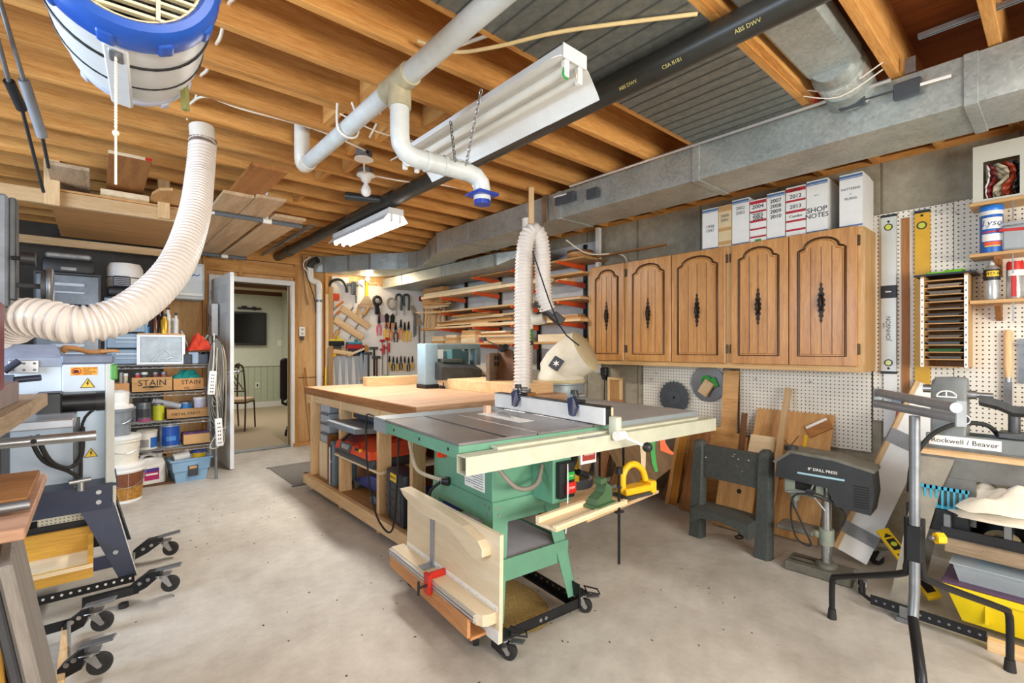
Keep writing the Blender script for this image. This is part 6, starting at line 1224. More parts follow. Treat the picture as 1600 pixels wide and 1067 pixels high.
# stand
for (x, y, dx, dy) in ((X0, Y0, -.055, -.09), (X1, Y0, .045, -.10), (X0, Y1, -.055, .06), (X1, Y1, .045, .06)):
    sx = -1 if dx < 0 else 1; sy = -1 if dy < 0 else 1
    q = MB()
    def lp(z): k = (.57 - z) / .50; return x + dx * k, y + dy * k
    for (wx, wy) in ((.085, 0), (0, .085)):
        ss = []
        for z, w in ((.57, 1.0), (.45, .95), (.085, .62)):
            px, py = lp(z)
            if wx: ss.append([(px, py, z), (px - sx * wx * w, py, z), (px - sx * wx * w, py - sy * .003, z), (px, py - sy * .003, z)])
            else: ss.append([(px, py, z), (px, py - sy * wy * w, z), (px - sx * .003, py - sy * wy * w, z), (px - sx * .003, py, z)])
        q.loft(ss)
    leg = sb(q, 'leg', M_grn)
    for (bx_, bz) in ((.02, .545), (.055, .55), (.035, .515)):
        px, py = lp(bz)
        if sy < 0: MB().cyl((px - sx * bx_, py - .004, bz), (px - sx * bx_, py + .001, bz), .007, n=8).build('bolt', M_steel, leg)
        if sx < 0: MB().cyl((px - .004, py - sy * bx_, bz), (px + .001, py - sy * bx_, bz), .007, n=8).build('bolt', M_steel, leg)
sb(MB().bx(X0 - .004, X1 + .004, Y0 - .008, Y0 - .003, .475, .572).bx(X0 - .006, X0 - .002, Y0, Y1, .475, .572).bx(X1 + .002, X1 + .006, Y0, Y1, .475, .572).bx(X0, X1, Y1, Y1 + .004, .475, .572), 'upper_rails', M_grn)
sb(MB().bx(X0, X1, Y0 - .005, Y1, .555, .56), 'dust_tray', mat('sawdust_tray', '#cfae6f', .95, mott=.2, scale=40))
sb(MB().bx(X0 - .02, X1 + .03, Y0 - .055, Y0 - .05, .24, .335).bx(X0 - .02, X1 + .03, Y1 + .03, Y1 + .035, .24, .335).bx(X1 + .022, X1 + .027, Y0 - .05, Y1 + .03, .24, .335).bx(X0 - .027, X0 - .022, Y0 - .05, Y1 + .03, .24, .335), 'lower_rails', M_grn)
sb(MB().bx(X0 - .02, X1 + .02, Y0 - .045, Y1 + .025, .315, .325), 'shelf', mat('shelf_lavender', '#c9c4cf', .8, mott=.06))
# mobile base
mb_ = thing('mobile_base', 'black perforated mobile base with casters under the table saw', 'base', (1.003, 1.455, 0), (0, 0, -4.5))
bx0, bx1, by0, by1 = .235, .70, .08, .83
for nm_, q in (('front_rail', MB().bx(bx0, bx1, by0, by0 + .004, .04, .085).bx(bx0, bx1, by0, by0 + .035, .04, .044)), ('right_rail', MB().bx(bx1 - .004, bx1, by0, by1, .04, .085).bx(bx1 - .035, bx1, by0, by1, .04, .044)), ('left_rail', MB().bx(bx0, bx0 + .004, by0, by1, .04, .085)), ('back_rail', MB().bx(bx0, bx1, by1 - .004, by1, .04, .085))): q.build(nm_, M_blackmetal, mb_)
for k in range(14): MB().cyl((bx1 - .006, by0 + .10 + k * .045, .068), (bx1 - .003, by0 + .10 + k * .045, .068), .006, n=8).build('rail_hole', M_dsteel, mb_)
for x in (bx0 + .22, bx0 + .25): MB().cyl((x, by0 - .004, .063), (x, by0, .063), .008, n=10).build('bolt', M_steel, mb_)
for (x, y, yaw, fx_) in ((bx1 + .02, by0 + .03, -45, 1), (bx0 - .0, by0 - .03, -60, 1), (bx0 - .03, by0 + .13, -120, 1), (bx0 - .02, by1 - .02, 200, 0), (bx1 + .02, by1 - .02, 20, 0)):
    MB().bx(x - .035, x + .035, y - .035, y + .035, .088, .096, .002).bx(x - .035, x - .03, y - .035, y + .035, .04, .15).build('corner_bracket', M_blackmetal, mb_)
    caster_parts(mb_, (x, y, .088), yaw, .033, bool(fx_))
    if fx_: MB().tube([(x + .02, y - .03, .10), (x + .075, y - .06, .085), (x + .10, y - .02, .085), (x + .05, y + .02, .10)], .004, 6, close=True).build('foot_lever', M_blackmetal, mb_)
MB().bx(.085, .10, .08, .86, .112, .188, .002).bx(.10, .24, .08, .86, .100, .112).build('wood_side_rail', wood('fir_ply', '#d49a64', '#b87843', 'y'), mb_)
sd = MB(); 
for k in range(500):
    x, y = rnd.gauss(.48, .09), rnd.gauss(.42, .15)
    if .25 < x < .69 and .10 < y < .80: sd.box((x, y, .0015 + .004 * rnd.random()), (rnd.uniform(.004, .014), rnd.uniform(.002, .005), .002), (rnd.uniform(-30, 30), rnd.uniform(-30, 30), rnd.uniform(0, 180)))
n_ = 16; dome = [(.24 * (1 - k / 6), .022 * (k / 6) ** .8) for k in range(7)]
sd.lathe([(max(r_, 0), z) for r_, z in dome], 20, Matrix.Translation((.47, .42, .0)) @ Matrix.Diagonal((.85, 1.3, 1, 1)))
o = solo(sd, 'sawdust', mat('sawdust', '#b89a5c', .95, mott=.3, scale=90, bump=.6), 'heap of sawdust on the floor inside the saw base', 'sawdust', (1.003, 1.455, .0), (0, 0, -4.5)); o['kind'] = 'stuff'
sd = MB()
for k in range(160):
    p = Vector((rnd.uniform(.1, 2.6), rnd.uniform(.9, 4.4), .0012)); sd.box(p, (rnd.uniform(.004, .012), rnd.uniform(.002, .006), .002), (0, 0, rnd.uniform(0, 180)))
o = solo(sd, 'floor_debris', mat('dark_debris', '#4b4238', .9), 'scattered dark chips and crumbs on the concrete floor', 'debris'); o['kind'] = 'stuff'
# crosscut sled standing against the left side of the stand
sl = thing('crosscut_sled', 'pale plywood crosscut sled standing against the saw stand', 'sled', (1.19, 1.44, .097), (0, 0, 0)); 
M_sled = {a_: wood('sled_birch', '#e8d8bb', '#dcc6a0', a_, .5, vary=.04) for a_ in 'xyz'}
sl.rotation_euler = (R(1.0), 0, R(-2.0))
MB().bx(-.009, .009, 0, .78, 0, .425, .001).build('panel', M_sled['y'], sl)
poly = [(-.009, .0), (-.10, .05), (-.105, .08), (-.105, .80), (-.009, .80)]; poly = [(-.009, .02), (-.045, .022), (-.065, .032), (-.078, .06), (-.078, .82), (-.009, .82)]
MB().prism(poly, .075, .12).build('ledge', M_sled['y'], sl)
MB().bx(-.090, -.078, .06, .82, .085, .115, .001).build('track', mat('aluminium', '#d4d6d8'), sl)
for z in (.092, .106): MB().bx(-.0905, -.090, .06, .82, z - .002, z + .002).build('track_groove', M_iron, sl)
ru = MB().bx(-.0105, -.009, .01, .78, .122, .145).build('rule', M_paper, sl)
tkm = MB()
for k in range(60): tkm.bx(-.0109, -.0105, .02 + k * .0125, .0212 + k * .0125, .124, .124 + (.012 if k % 5 == 0 else .006))
o = tkm.build('graduations', M_ink, sl); o['kind'] = 'stuff'
MB().bx(-.018, -.009, .50, .53, .12, .36, .001).bx(-.07, -.009, .49, .545, .12, .124).build('channel', mat('channel_grey', '#9aa0ac', .35, .5), sl)
hp_ = [(.06, .33), (.10, .31), (.17, .315), (.24, .35), (.34, .375), (.45, .365), (.56, .355), (.66, .375), (.74, .40), (.78, .425), (.60, .425), (.40, .425), (.20, .41), (.09, .385), (.06, .36)]
MB().prism(hp_, -.052, -.009, Matrix(((0, 0, 1, 0), (1, 0, 0, 0), (0, 1, 0, 0), (0, 0, 0, 1)))).build('wavy_handle', M_sled['y'], sl)
st_ = MB().bx(-.10, -.012, .395, .41, .12, .15, .002).bx(-.108, -.091, .38, .425, .06, .15, .002).build('red_stop', M_red, sl); MB().cyl((-.108, .40, .10), (-.145, .40, .10), .006, n=8).cyl((-.145, .40, .07), (-.145, .40, .13), .006, n=8).build('stop_handle', M_black, sl, smooth=50)
MB().bx(-.012, -.009, .0, .36, .0, .05).build('rear_strip', M_white, sl)
# mitre trough, vise and yellow tool on a plank hung below the rail
A = at(858, 822, Z=.55); B = at(1012, 762, Z=.55)
xd = (B - A); xd.z = 0; ang = math.degrees(math.atan2(xd.y, xd.x)); Lh = xd.length
t = thing('side_shelf', 'pine plank shelf hung below the right side of the saw rail', 'shelf', (A.x, A.y, .53), (0, 0, ang))
MB().bx(.18, Lh + .02, -.05, .11, 0, .015, .002).build('plank', PINE['x'], t)
for x in (.46, Lh - .08): MB().bx(x - .004, x + .004, .085, .093, .015, .27).build('hanger', M_blackmetal, t)
t = thing('mitre_trough', 'pale wooden trough lying on the hung shelf', 'trough', (A.x, A.y, .546), (0, 0, ang - 1)); MB().bx(-.02, Lh * .62, -.055, .055, 0, .012, .001).build('floor_strip', PALE['x'], t); MB().bx(-.02, Lh * .62, .035, .055, .012, .035, .001).bx(-.02, Lh * .62, -.055, -.035, .012, .022, .001).build('side_strip', PALE['x'], t)
M_vg = mat('vise_green', '#4d6b48', .5, .1, mott=.2)
t = thing('small_vise', 'green cast vise sitting on the wooden trough', 'vise', (A.x + xd.x * .44, A.y + xd.y * .44, .5585), (0, 0, ang)); MB().bx(-.07, .07, -.05, .03, 0, .015, .003).build('base', M_vg, t); MB().loft([[(-.055, y, .015), (.06, y, .015), (.06, y, .075), (.02, y, .10), (-.0, y, .06), (-.05, y, .04)] for y in (-.03, .02)]).build('body', M_vg, t, smooth=30); MB().cyl((.06, -.005, .06), (.12, -.005, .06), .010, n=10).cyl((.12, -.04, .06), (.12, .03, .06), .005, n=8).build('screw', M_dsteel, t, smooth=50); MB().bx(-.015, .025, -.028, .018, .095, .12, .004).build('jaw', M_vg, t)
cl_ = at(946, 740, Y=1.372); t = thing('bar_clamp', 'black bar clamp hanging straight down through the hung shelf', 'clamp', (cl_.x, cl_.y - .075, .29)); MB().bx(-.006, .006, -.004, .004, 0, .43, .001).build('bar', M_blackmetal, t); MB().bx(-.014, .014, -.012, .012, .40, .43, .003).build('head', M_black, t); MB().bx(-.02, .02, -.014, .014, .228, .238, .002).build('jaw', M_black, t)
M_yt = mat('tool_yellow', '#f0b91a', .4)
t = thing('yellow_tool', 'yellow arched hand tool with black base on the hung shelf', 'tool', (A.x + xd.x * .84, A.y + xd.y * .84, .546), (0, 0, ang - 12)); MB().bx(-.11, .06, -.06, .04, 0, .012, .003).build('sole', M_dkg, t); MB().tube([(-.09, -.01, .03), (-.09, -.01, .10), (-.06, -.01, .14), (-.01, -.01, .145), (.04, -.01, .11), (.06, -.01, .06)], .016, 10, smooth=4).build('arched_handle', M_yt, t, smooth=60); MB().bx(-.10, .08, -.045, .025, .012, .045, .006).bx(.06, .10, -.05, .03, .0, .06, .006).build('body', M_yt, t, smooth=40); MB().cyl((.10, -.01, .035), (.115, -.01, .035), .012, n=10).build('green_knob', M_green, t)
# grinder-like yellow machine and box further back under the wing
t = thing('circular_sander', 'yellow and black power tool on a box behind the hung shelf', 'power tool', (1.92, 1.74, .519), (0, 0, 40)); MB().cyl((0, 0, .0), (0, 0, .05), .12, n=28).build('guard', M_dkg, t, smooth=50); MB().loft([[(-.13, y, .05), (.06, y, .05), (.05, y, .13), (-.11, y, .11)] for y in (-.05, .05)]).build('body', M_yt, t, smooth=30); MB().tube([(-.10, 0, .12), (-.02, 0, .16), (.06, 0, .12)], .014, 8, smooth=4).build('handle', M_black, t, smooth=60); MB().bx(-.15, -.13, -.03, .03, .06, .11, .004).build('end_cap', M_red, t)
solo(MB().bx(-.13, .14, -.09, .09, 0, .12, .003), 'plywood_box', PINE['x'], 'plywood box under the saw wing carrying the yellow power tool', 'box', (1.90, 1.75, .3985), (0, 0, -4))
t = thing('wing_shelf', 'plank hung on black rods under the saw wing carrying a plywood box', 'shelf', (1.90, 1.76, .38), (0, 0, -4)); MB().bx(-.16, .17, -.12, .12, 0, .018).build('plank', BROWN['x'], t)
for x in (-.14, .15): MB().cyl((x, .10, .018), (x, .10, .49), .006, n=8).build('rod', M_blackmetal, t)
# push sticks hung under the rail
def hang_(name, label, u, v, m, poly, T=.012, tilt=0, y=1.43):
    p = at(u, v + 13, Y=y); return solo(MB().prism(poly, -T / 2, T / 2, Matrix(((1, 0, 0, 0), (0, 0, 1, 0), (0, 1, 0, 0), (0, 0, 0, 1)))), name, m, label, 'push stick', p, (0, tilt, -40), 'push sticks hanging under the rail')
hang_('push_stick', 'wooden push stick hanging under the saw rail', 1004, 660, PALE['z'], [(-.02, 0), (.02, 0), (.016, -.09), (.012, -.22), (.004, -.265), (-.006, -.26), (-.012, -.12)])
hang_('push_stick', 'green plastic push stick hanging under the saw rail', 1020, 664, M_green, [(-.014, 0), (.012, 0), (.010, -.08), (.018, -.16), (.026, -.20), (.012, -.205), (-.006, -.16), (-.016, -.08)])
hang_('push_stick', 'orange plastic push stick hanging under the saw rail', 1037, 660, mat('safety_orange', '#f2641f', .4), [(-.018, 0), (.014, 0), (.006, -.06), (.03, -.10), (.055, -.12), (.045, -.13), (-.02, -.105), (-.022, -.07)])
# extension cord looping over the bench front
cable([(1.30, 2.62, .80), (1.33, 2.95, .82), (1.36, 3.05, .74), (1.355, 3.03, .50), (1.34, 2.90, .24), (1.33, 2.74, .145), (1.33, 2.62, .17), (1.32, 2.55, .40), (1.28, 2.45, .70), (1.24, 2.38, .79)], 'black power cord looping from the saw along the bench posts', .006, M_rubber)
# ---------------------------------------------------------------- back wall: door, den, pegboard and its tools
dr = struct(MB().bx(-.018, .018, -.82, 0, .012, 2.02, .002), 'door_1', M_white); dr.location = (1.012, 6.385, 0); dr.rotation_euler = (0, 0, R(2.5))
for s in (-1, 1):
    for (y0, y1, z0, z1) in [(-.74, -.46, a_, b_) for a_, b_ in ((.18, .80), (.95, 1.62), (1.72, 1.92))] + [(-.36, -.08, a_, b_) for a_, b_ in ((.18, .80), (.95, 1.62), (1.72, 1.92))]:
        MB().bx(s * .018, s * .0185, y0, y1, z0, z1).bx(s * .018, s * .021, y0 + .035, y1 - .035, z0 + .035, z1 - .035, .003).build('door_panel', mat('door_panel_white', '#dcdcd8', .45, mott=.03), dr)
for z in (.25, 1.1, 1.85): MB().cyl((-.022, .004, z - .05), (-.022, .004, z + .05), .008, n=10).build('hinge', M_steel, dr, smooth=50)
hn = MB()
for s in (-1, 1):
    MB().cyl((s * .018, -.755, 1.0), (s * .026, -.755, 1.0), .03, n=18).cyl((s * .026, -.755, 1.0), (s * .06, -.755, 1.0), .010, n=10).lathe([(0, -.02), (.022, -.014), (.026, 0), (.022, .014), (0, .02)], 14, Matrix.Translation((s * .07, -.755, 1.0)) @ Matrix.Rotation(R(90), 4, 'Y')).build('door_knob', M_steel, dr, smooth=60)
t = thing('switch_box', 'white electrical box with lever mounted on the open white door', 'electrical box', (.962, 6.10, 1.38)); MB().bx(-.03, .03, -.13, .13, 0, .34, .004).build('box', mat('box_white', '#d5d7d8', .4, mott=.03), t); MB().bx(-.034, -.03, -.10, -.08, .15, .21, .003).build('lever', M_dkg, t); MB().bx(-.0312, -.03, .02, .07, .1, .24).build('print', M_penc, t)
t = thing('wall_outlet', 'white duplex outlet with hanging tag on the plywood wall by the door', 'outlet', at(472, 518, Y=YB - .045)); MB().bx(-.036, .036, -.006, 0, -.06, .06, .003).build('plate', M_whitep, t)
for z in (-.025, .025): MB().bx(-.015, .015, -.008, -.006, z - .014, z + .014, .002).build('socket', mat('socket_tan', '#b9a98a'), t)
MB().bx(-.02, .02, -.02, 0, -.11, -.06, .003).build('plug', M_dkg, t)
# drain riser on the back wall
p = thing('drain_riser', 'white vertical drain pipe with offset elbows on the back wall', 'pipe', (2.19, 6.35, 0)); po = -Vector(p.location)
MB().tube([(2.07, 6.33, 2.30), (2.07, 6.33, 2.20), (2.075, 6.33, 2.14), (2.10, 6.335, 2.11), (2.15, 6.345, 2.10), (2.18, 6.35, 2.08), (2.19, 6.35, 2.03), (2.19, 6.35, 1.9)], .038, 16, smooth=4).build('offset', M_pvcw, p, smooth=60, loc=po); MB().cyl((2.19, 6.35, .0), (2.19, 6.35, 1.92), .036, n=18).build('riser', M_whitep, p, smooth=60, loc=po); MB().cyl((2.19, 6.35, 1.84), (2.19, 6.35, 1.87), .040, n=16).build('clamp', M_dsteel, p, smooth=50, loc=po)
MB().tube([(2.07, 6.33, 2.28), (2.08, 6.30, 2.33), (2.12, 6.22, 2.36)], .045, 14, smooth=3).build('black_elbow', M_abs, p, smooth=60, loc=po)
cable([(1.98, 6.36, 2.42), (1.99, 6.35, 2.2), (2.02, 6.36, 1.95), (2.06, 6.37, 1.80)], 'brown cable hanging left of the white drain riser', .007, mat('brown_cable', '#8a5a34'))
cable([(2.02, 6.30, 2.40), (2.0, 6.32, 2.25), (2.08, 6.33, 2.02), (2.13, 6.34, 1.85), (2.14, 6.34, 1.7)], 'black cable sagging beside the white drain riser', .006, M_rubber)
cable([(2.05, 6.25, 2.40), (1.98, 6.28, 2.33), (1.99, 6.30, 2.25), (2.06, 6.31, 2.20)], 'white cable looped above the offset of the drain riser', .007)
M_bp = peg('pegboard_back', (0, 2), base='#efe8de', hole='#8a7f72', r=.0035)
solo(MB().bx(2.375 - 3.08, .70, -.004, .004, -.72, .72), 'pegboard', M_bp, 'large white pegboard of hand tools on the back wall', 'pegboard', (3.08, YB + .012, 1.405))
solo(MB().bx(-.115, .115, -.004, .004, -.04, .04), 'pegboard', M_bp, 'small white pegboard strip above the left end of the tool pegboard', 'pegboard', (2.50, YB + .012, 2.166))
for (x, lab, z0, z1, mm, w) in ((2.285, 'tall pine strip leaning right of the white drain riser', .0, 1.95, PINE['z'], .018), (2.335, 'tall brown board standing against the pegboard edge', .0, 2.05, TAN['z'], .03)):
    solo(MB().bx(-w, w, -.01, .01, 0, z1 - z0, .001), 'tall_strip', mm, lab, 'board', (x, 6.34, .001))
solo(MB().cyl((0, 0, 0), (.02, 0, 1.0), .012, n=10), 'yellow_pole', M_yellow, 'yellow pole standing between the drain riser and the tall strips', 'pole', (2.235, 6.29, .001), smooth=50)
solo(MB().cyl((0, 0, 0), (.01, .0, 1.25), .007, n=8), 'grey_rod', M_dsteel, 'thin grey rod standing beside the yellow pole', 'rod', (2.27, 6.28, .001), smooth=50)
solo(MB().bx(-.008, .008, -.012, .012, 0, 1.0), 'thin_lath', BROWN['z'], 'thin lath leaning on the wall left of the drain riser', 'lath', (2.10, 6.30, .001), (0, -6, 0))
# clip lamp over the tool board
t = thing('clip_lamp', 'small bright clip lamp above the tool pegboard', 'lamp', (2.76, 6.30, 2.17)); MB().lathe([(.02, 0), (.055, -.05), (.06, -.08), (.057, -.08), (.05, -.05), (.015, 0)], 20, Matrix.Rotation(R(35), 4, 'Y')).build('shade', M_whitep, t, smooth=60); MB().lathe([(.028 * math.sin(k * math.pi / 8), -.028 * math.cos(k * math.pi / 8)) for k in range(9)], 14, Matrix.Translation((.05, -.04, .02))).build('bulb', mat('lit_bulb', '#ffffff', .3, mott=0, emit='#ffe2b0', estr=30), t, smooth=80); MB().tube([(.06, 0, 0), (.14, .02, -.03), (.22, .03, -.01), (.25, .05, -.06)], .004, 6, smooth=3).build('cord', M_cable, t, smooth=60)
# tool builders: local X right, Z up, hung on the board at Y
YT = YB - .012
def tl(name, label, cat, u, v, group=None, rot=0):
    p = at(u, v, Y=YT); o = thing(name, label, cat, p, (0, rot, 0), group); o.scale = (1.22, 1.1, 1.22); return o
M_hor = mat('handle_orange', '#e07a2a', .4); M_hyl = mat('handle_yellow', '#e6b422', .4); M_hred = mat('handle_red', '#b3262c', .4); M_bst = mat('bluish_steel', '#aab6c4', .3, .7, mott=.06); M_blade = mat('saw_blade_steel', '#c3ccd6', .3, .5, mott=.05)
def pliers(label, u, v, hm, s=1.0, grp=None, rot=0, head=M_blackmetal):
    t = tl('pliers', label, 'pliers', u, v, grp, rot); s *= .0088
    MB().loft([[(-1.6 * s, y, 0), (1.6 * s, y, 0), (.5 * s, y, 9 * s), (-.5 * s, y, 9 * s)] for y in (-.012, -.002)]).build('jaws', head, t); MB().cyl((0, -.014, -.5 * s), (0, 0, -.5 * s), 1.2 * s, n=10).build('pivot', M_dsteel, t)
    for sg in (-1, 1): MB().tube([(sg * .5 * s, -.007, -1 * s), (sg * 2.2 * s, -.007, -5 * s), (sg * 1.6 * s, -.007, -13 * s)], [.7 * s, 1.0 * s, .8 * s], 7, smooth=3).build('handle', hm, t, smooth=60)
    return t
hd = [(592, 505, mat('pink_handle', '#cf5a72', .4), 'pink'), (603, 512, M_hyl, 'yellow'), (610, 514, M_hor, 'orange'), (618, 516, M_dkg, 'black'), (626, 512, M_hor, 'orange topped'), (632, 516, M_hyl, 'yellow'), (638, 515, M_hyl, 'yellow')]
for i, (u, v, mm, cn) in enumerate(hd): pliers(cn + ' handled pliers, ' + ORD[i] + ' from the left in the upper pliers row', u, v, mm, 1.25, 'upper row of pliers on the tool board')
for i in range(7): pliers(('yellow', 'black')[i % 2] + ' handled small pliers, ' + ORD[i] + ' from the left in the low pliers row', 608 + i * 6.0, 565 + (i % 3), (M_hyl, M_black)[i % 2], .9, 'low row of small pliers on the tool board')
for i, (u, v) in enumerate(((604, 497), (613, 498))):
    t = tl('snips', 'black tin snips, ' + ORD[i] + ' of the pair hanging above the pliers', 'snips', u, v, 'black snips'); MB().loft([[(-.02, y, -.05), (.02, y, -.05), (.03, y, .03), (.0, y, .06), (-.03, y, .03)] for y in (-.015, -.003)]).build('blades', M_black, t); MB().bx(-.02, -.008, -.014, -.004, -.12, -.05, .003).bx(.008, .02, -.014, -.004, -.12, -.05, .003).build('handles', M_hor, t)
def handsaw(label, u0, v0, h, w, i):
    t = tl('handsaw', label, 'handsaw', u0, v0, 'handsaws hanging on the tool board'); MB().loft([[(-w, y, 0), (w, y, 0), (w * .55, y, -h), (-w * .2, y, -h)] for y in (-.004, -.002)]).build('blade', M_blade, t)
    MB().prism([(-w * 1.2, 0), (w * 1.2, 0), (w * 1.5, .07), (w * .6, .10), (-w * 1.3, .09)], -.012, .006, Matrix.Translation((0, -.004, 0)) @ Matrix.Rotation(R(90), 4, 'X')).build('handle', (TAN['x'], GREY_W['x'], PINE['x'], mat('dark_handle', '#4a4744', .5), mat('blue_handle', '#2f78b8', .4), TAN['x'])[i], t)
for i, (u, v, h) in enumerate(((526, 556, .36), (536, 556, .38), (546, 557, .38), (557, 556, .34), (564, 553, .38), (570, 552, .38))): handsaw('handsaw with pale blade, ' + ORD[i] + ' from the left under the planes', u, v, h, .030, i)
for i, (u, v) in enumerate(((575, 560), (584, 552), (588, 566))):
    t = tl('hammer', 'dark hammer, ' + ORD[i] + ' from the left of the hammers beside the red clamps', 'hammer', u, v, 'hammers on the tool board'); MB().bx(-.010, .010, -.02, -.004, -.26, .05, .003).build('handle', (M_dkg, M_black, DKBR['z'])[i], t); MB().bx(-.06, .045, -.028, .0, .045, .075, .006).build('head', M_iron, t)
for i, (u, v) in enumerate(((597, 545), (605, 542))):
    t = tl('bar_clamp', 'steel bar clamp with red handle, ' + ('left' if i == 0 else 'right') + ' of the pair on the tool board', 'clamp', u, v, 'red handled bar clamps'); MB().bx(-.006, .006, -.012, -.004, -.40, .10).build('bar', M_steel, t); MB().cyl((.012, -.012, -.06), (.012, -.012, .05), .016, n=10).build('handle', M_hred, t, smooth=50); MB().bx(-.03, .03, -.016, 0, .08, .11, .003).bx(-.03, .02, -.016, 0, -.02, .0, .003).build('jaws', M_hred, t)
q = MB()
for k in range(5): q.tube([(.06 * math.cos(a_) + .01 * k, -.01 - .003 * k, .03 * math.sin(a_) + .006 * k) for a_ in [j * math.pi / 8 for j in range(16)]], .003, 5, close=True)
solo(q, 'cord_coil', M_green, 'coil of bright green cord at the foot of the red clamps', 'cord', at(599, 592, Y=YT), smooth=60)
for i, (u, v) in enumerate(((525, 480), (525, 491))):
    t = tl('chisel', ('upper' if i == 0 else 'lower') + ' orange handled chisel slanting at the left of the tool board', 'chisel', u, v, 'slanting chisels', 48); MB().cyl((0, -.012, -.0), (0, -.012, .10), .013, .011, n=10).build('handle', M_hor, t, smooth=50); MB().bx(-.008, .008, -.015, -.009, -.13, 0).build('blade', M_bst, t)
t = tl('band_clamp', 'black horseshoe spring clamp with red orange cord bundle', 'clamp', 527, 452); MB().tube([(-.08, -.02, -.04), (-.085, -.02, .05), (-.03, -.02, .10), (.04, -.02, .10), (.09, -.02, .04), (.10, -.02, -.03)], .014, 8, smooth=4).build('arms', M_black, t, smooth=60)
q = MB()
for k in range(8): q.tube([(-.05 + .06 * math.cos(a_ + k), -.02 - .003 * k, -.09 + .035 * math.sin(a_ * 1 + .3 * k)) for a_ in [j * math.pi / 6 for j in range(12)]], .006, 5, close=True)
q.build('cord_bundle', mat('red_orange_cord', '#d9532c', .7), t, smooth=60); MB().cyl((-.05, -.02, -.13), (-.05, -.02, -.24), .006, n=8).build('tail', M_iron, t)
t = tl('pistol_clamp', 'grey pistol shaped clamp tool hanging by the cord bundle', 'tool', 551, 450); MB().bx(-.02, .03, -.04, 0, -.08, .07, .008).bx(-.07, .06, -.03, -.01, .02, .05, .006).bx(.02, .04, -.03, -.01, -.17, -.08, .005).build('body', M_dsteel, t); MB().cyl((.06, -.02, .035), (.10, -.02, .06), .008, n=8).build('trigger', M_black, t)
t = tl('bench_brush', 'grey bench brush with yellow handle hanging below the lamp', 'brush', 572, 463); MB().loft([[(-.02, y, .0), (.02, y, 0), (.085, y, -.10), (-.085, y, -.10)] for y in (-.03, -.005)]).build('head', GREY_W['x'], t); MB().bx(-.10, .08, -.032, -.003, -.13, -.10).build('bristles', mat('bristle_tan', '#a58c77', .9), t); MB().cyl((0, -.015, 0), (.0, -.015, .16), .016, n=10).build('handle', M_yellow, t, smooth=50); MB().bx(-.11, -.08, -.02, -.01, -.22, -.13).build('strap', M_card, t)
t = tl('hand_screw', 'large wooden hand screw clamp hanging tilted', 'clamp', 548, 505, None, 32); 
for z in (.075, -.075): MB().bx(-.19, .19, -.05, -.01, z - .035, z + .035, .006).build('jaw', PINE['x'], t)
for x in (-.08, .07): MB().cyl((x, -.03, -.16), (x, -.03, .16), .008, n=8).build('spindle', M_dsteel, t, smooth=50); 
MB().cyl((-.08, -.03, -.27), (-.08, -.03, -.15), .02, n=10).build('handle', TAN['z'], t, smooth=50); MB().cyl((.07, -.03, .15), (.07, -.03, .27), .02, n=10).build('handle', TAN['z'], t, smooth=50)
t = tl('hole_saw', 'black round hole cutter hanging left of the wire coils', 'tool', 588, 470); MB().tube([(.045 * math.cos(a_), -.03, .045 * math.sin(a_)) for a_ in [j * math.pi / 12 for j in range(24)]], .018, 8, close=True).build('ring', M_black, t, smooth=60); MB().bx(-.025, .02, -.04, -.01, -.16, -.05, .006).build('body', M_blackmetal, t)
t = tl('wire_coil', 'coil of grey wire hanging on the tool board', 'wire', 610, 474)
for k in range(4): MB().tube([(.055 * math.cos(a_) + .006 * k, -.02 - .006 * k, .065 * math.sin(a_) - .004 * k) for a_ in [j * math.pi / 10 for j in range(20)]], .005, 5, close=True).build('turn', M_cob, t, smooth=60)
for i, (u, v) in enumerate(((622, 472), (634, 472))):
    t = tl('frame_clamp', ('left' if i == 0 else 'right') + ' dark green C clamp hanging beside the wire coil', 'clamp', u, v, 'dark C clamps'); mm = mat('clamp_dark_teal', '#2f3d42', .5); MB().tube([(.03, -.02, -.10), (.035, -.02, .06), (.0, -.02, .09), (-.035, -.02, .06), (-.03, -.02, -.05)], .014, 8, smooth=3).build('frame', mm, t, smooth=60); MB().cyl((-.03, -.02, -.16), (-.03, -.02, -.03), .007, n=8).build('screw', M_dsteel, t, smooth=50)
t = tl('try_square', 'large grey set square hanging at the right of the tool board', 'square', 650, 492); MB().loft([[(-.07, y, .10), (-.04, y, .12), (.10, y, -.12), (-.02, y, -.14)] for y in (-.008, -.004)]).build('plate', GREY_W['x'], t); MB().bx(-.03, .0, -.012, -.002, -.25, .02).build('blade', M_dsteel, t)
for i, (u, h) in enumerate(((647, .33), (655, .42))): solo(MB().bx(-.014, .014, -.006, 0, -h, 0), 'steel_rule', M_dsteel, ('left' if i == 0 else 'right') + ' steel rule hanging at the corner end of the tool board', 'ruler', at(u, 492, Y=YT), group='steel rules')
t = tl('trowel', 'grey pink putty blade hanging among the pliers', 'scraper', 597, 492); MB().loft([[(-.06, y, 0), (.07, y, 0), (.03, y, -.08), (-.05, y, -.08)] for y in (-.006, -.003)]).build('blade', mat('mauve_blade', '#a98d94', .5), t); MB().cyl((-.03, -.01, 0), (-.05, -.01, .08), .012, n=10).build('handle', DKBR['z'], t, smooth=50)
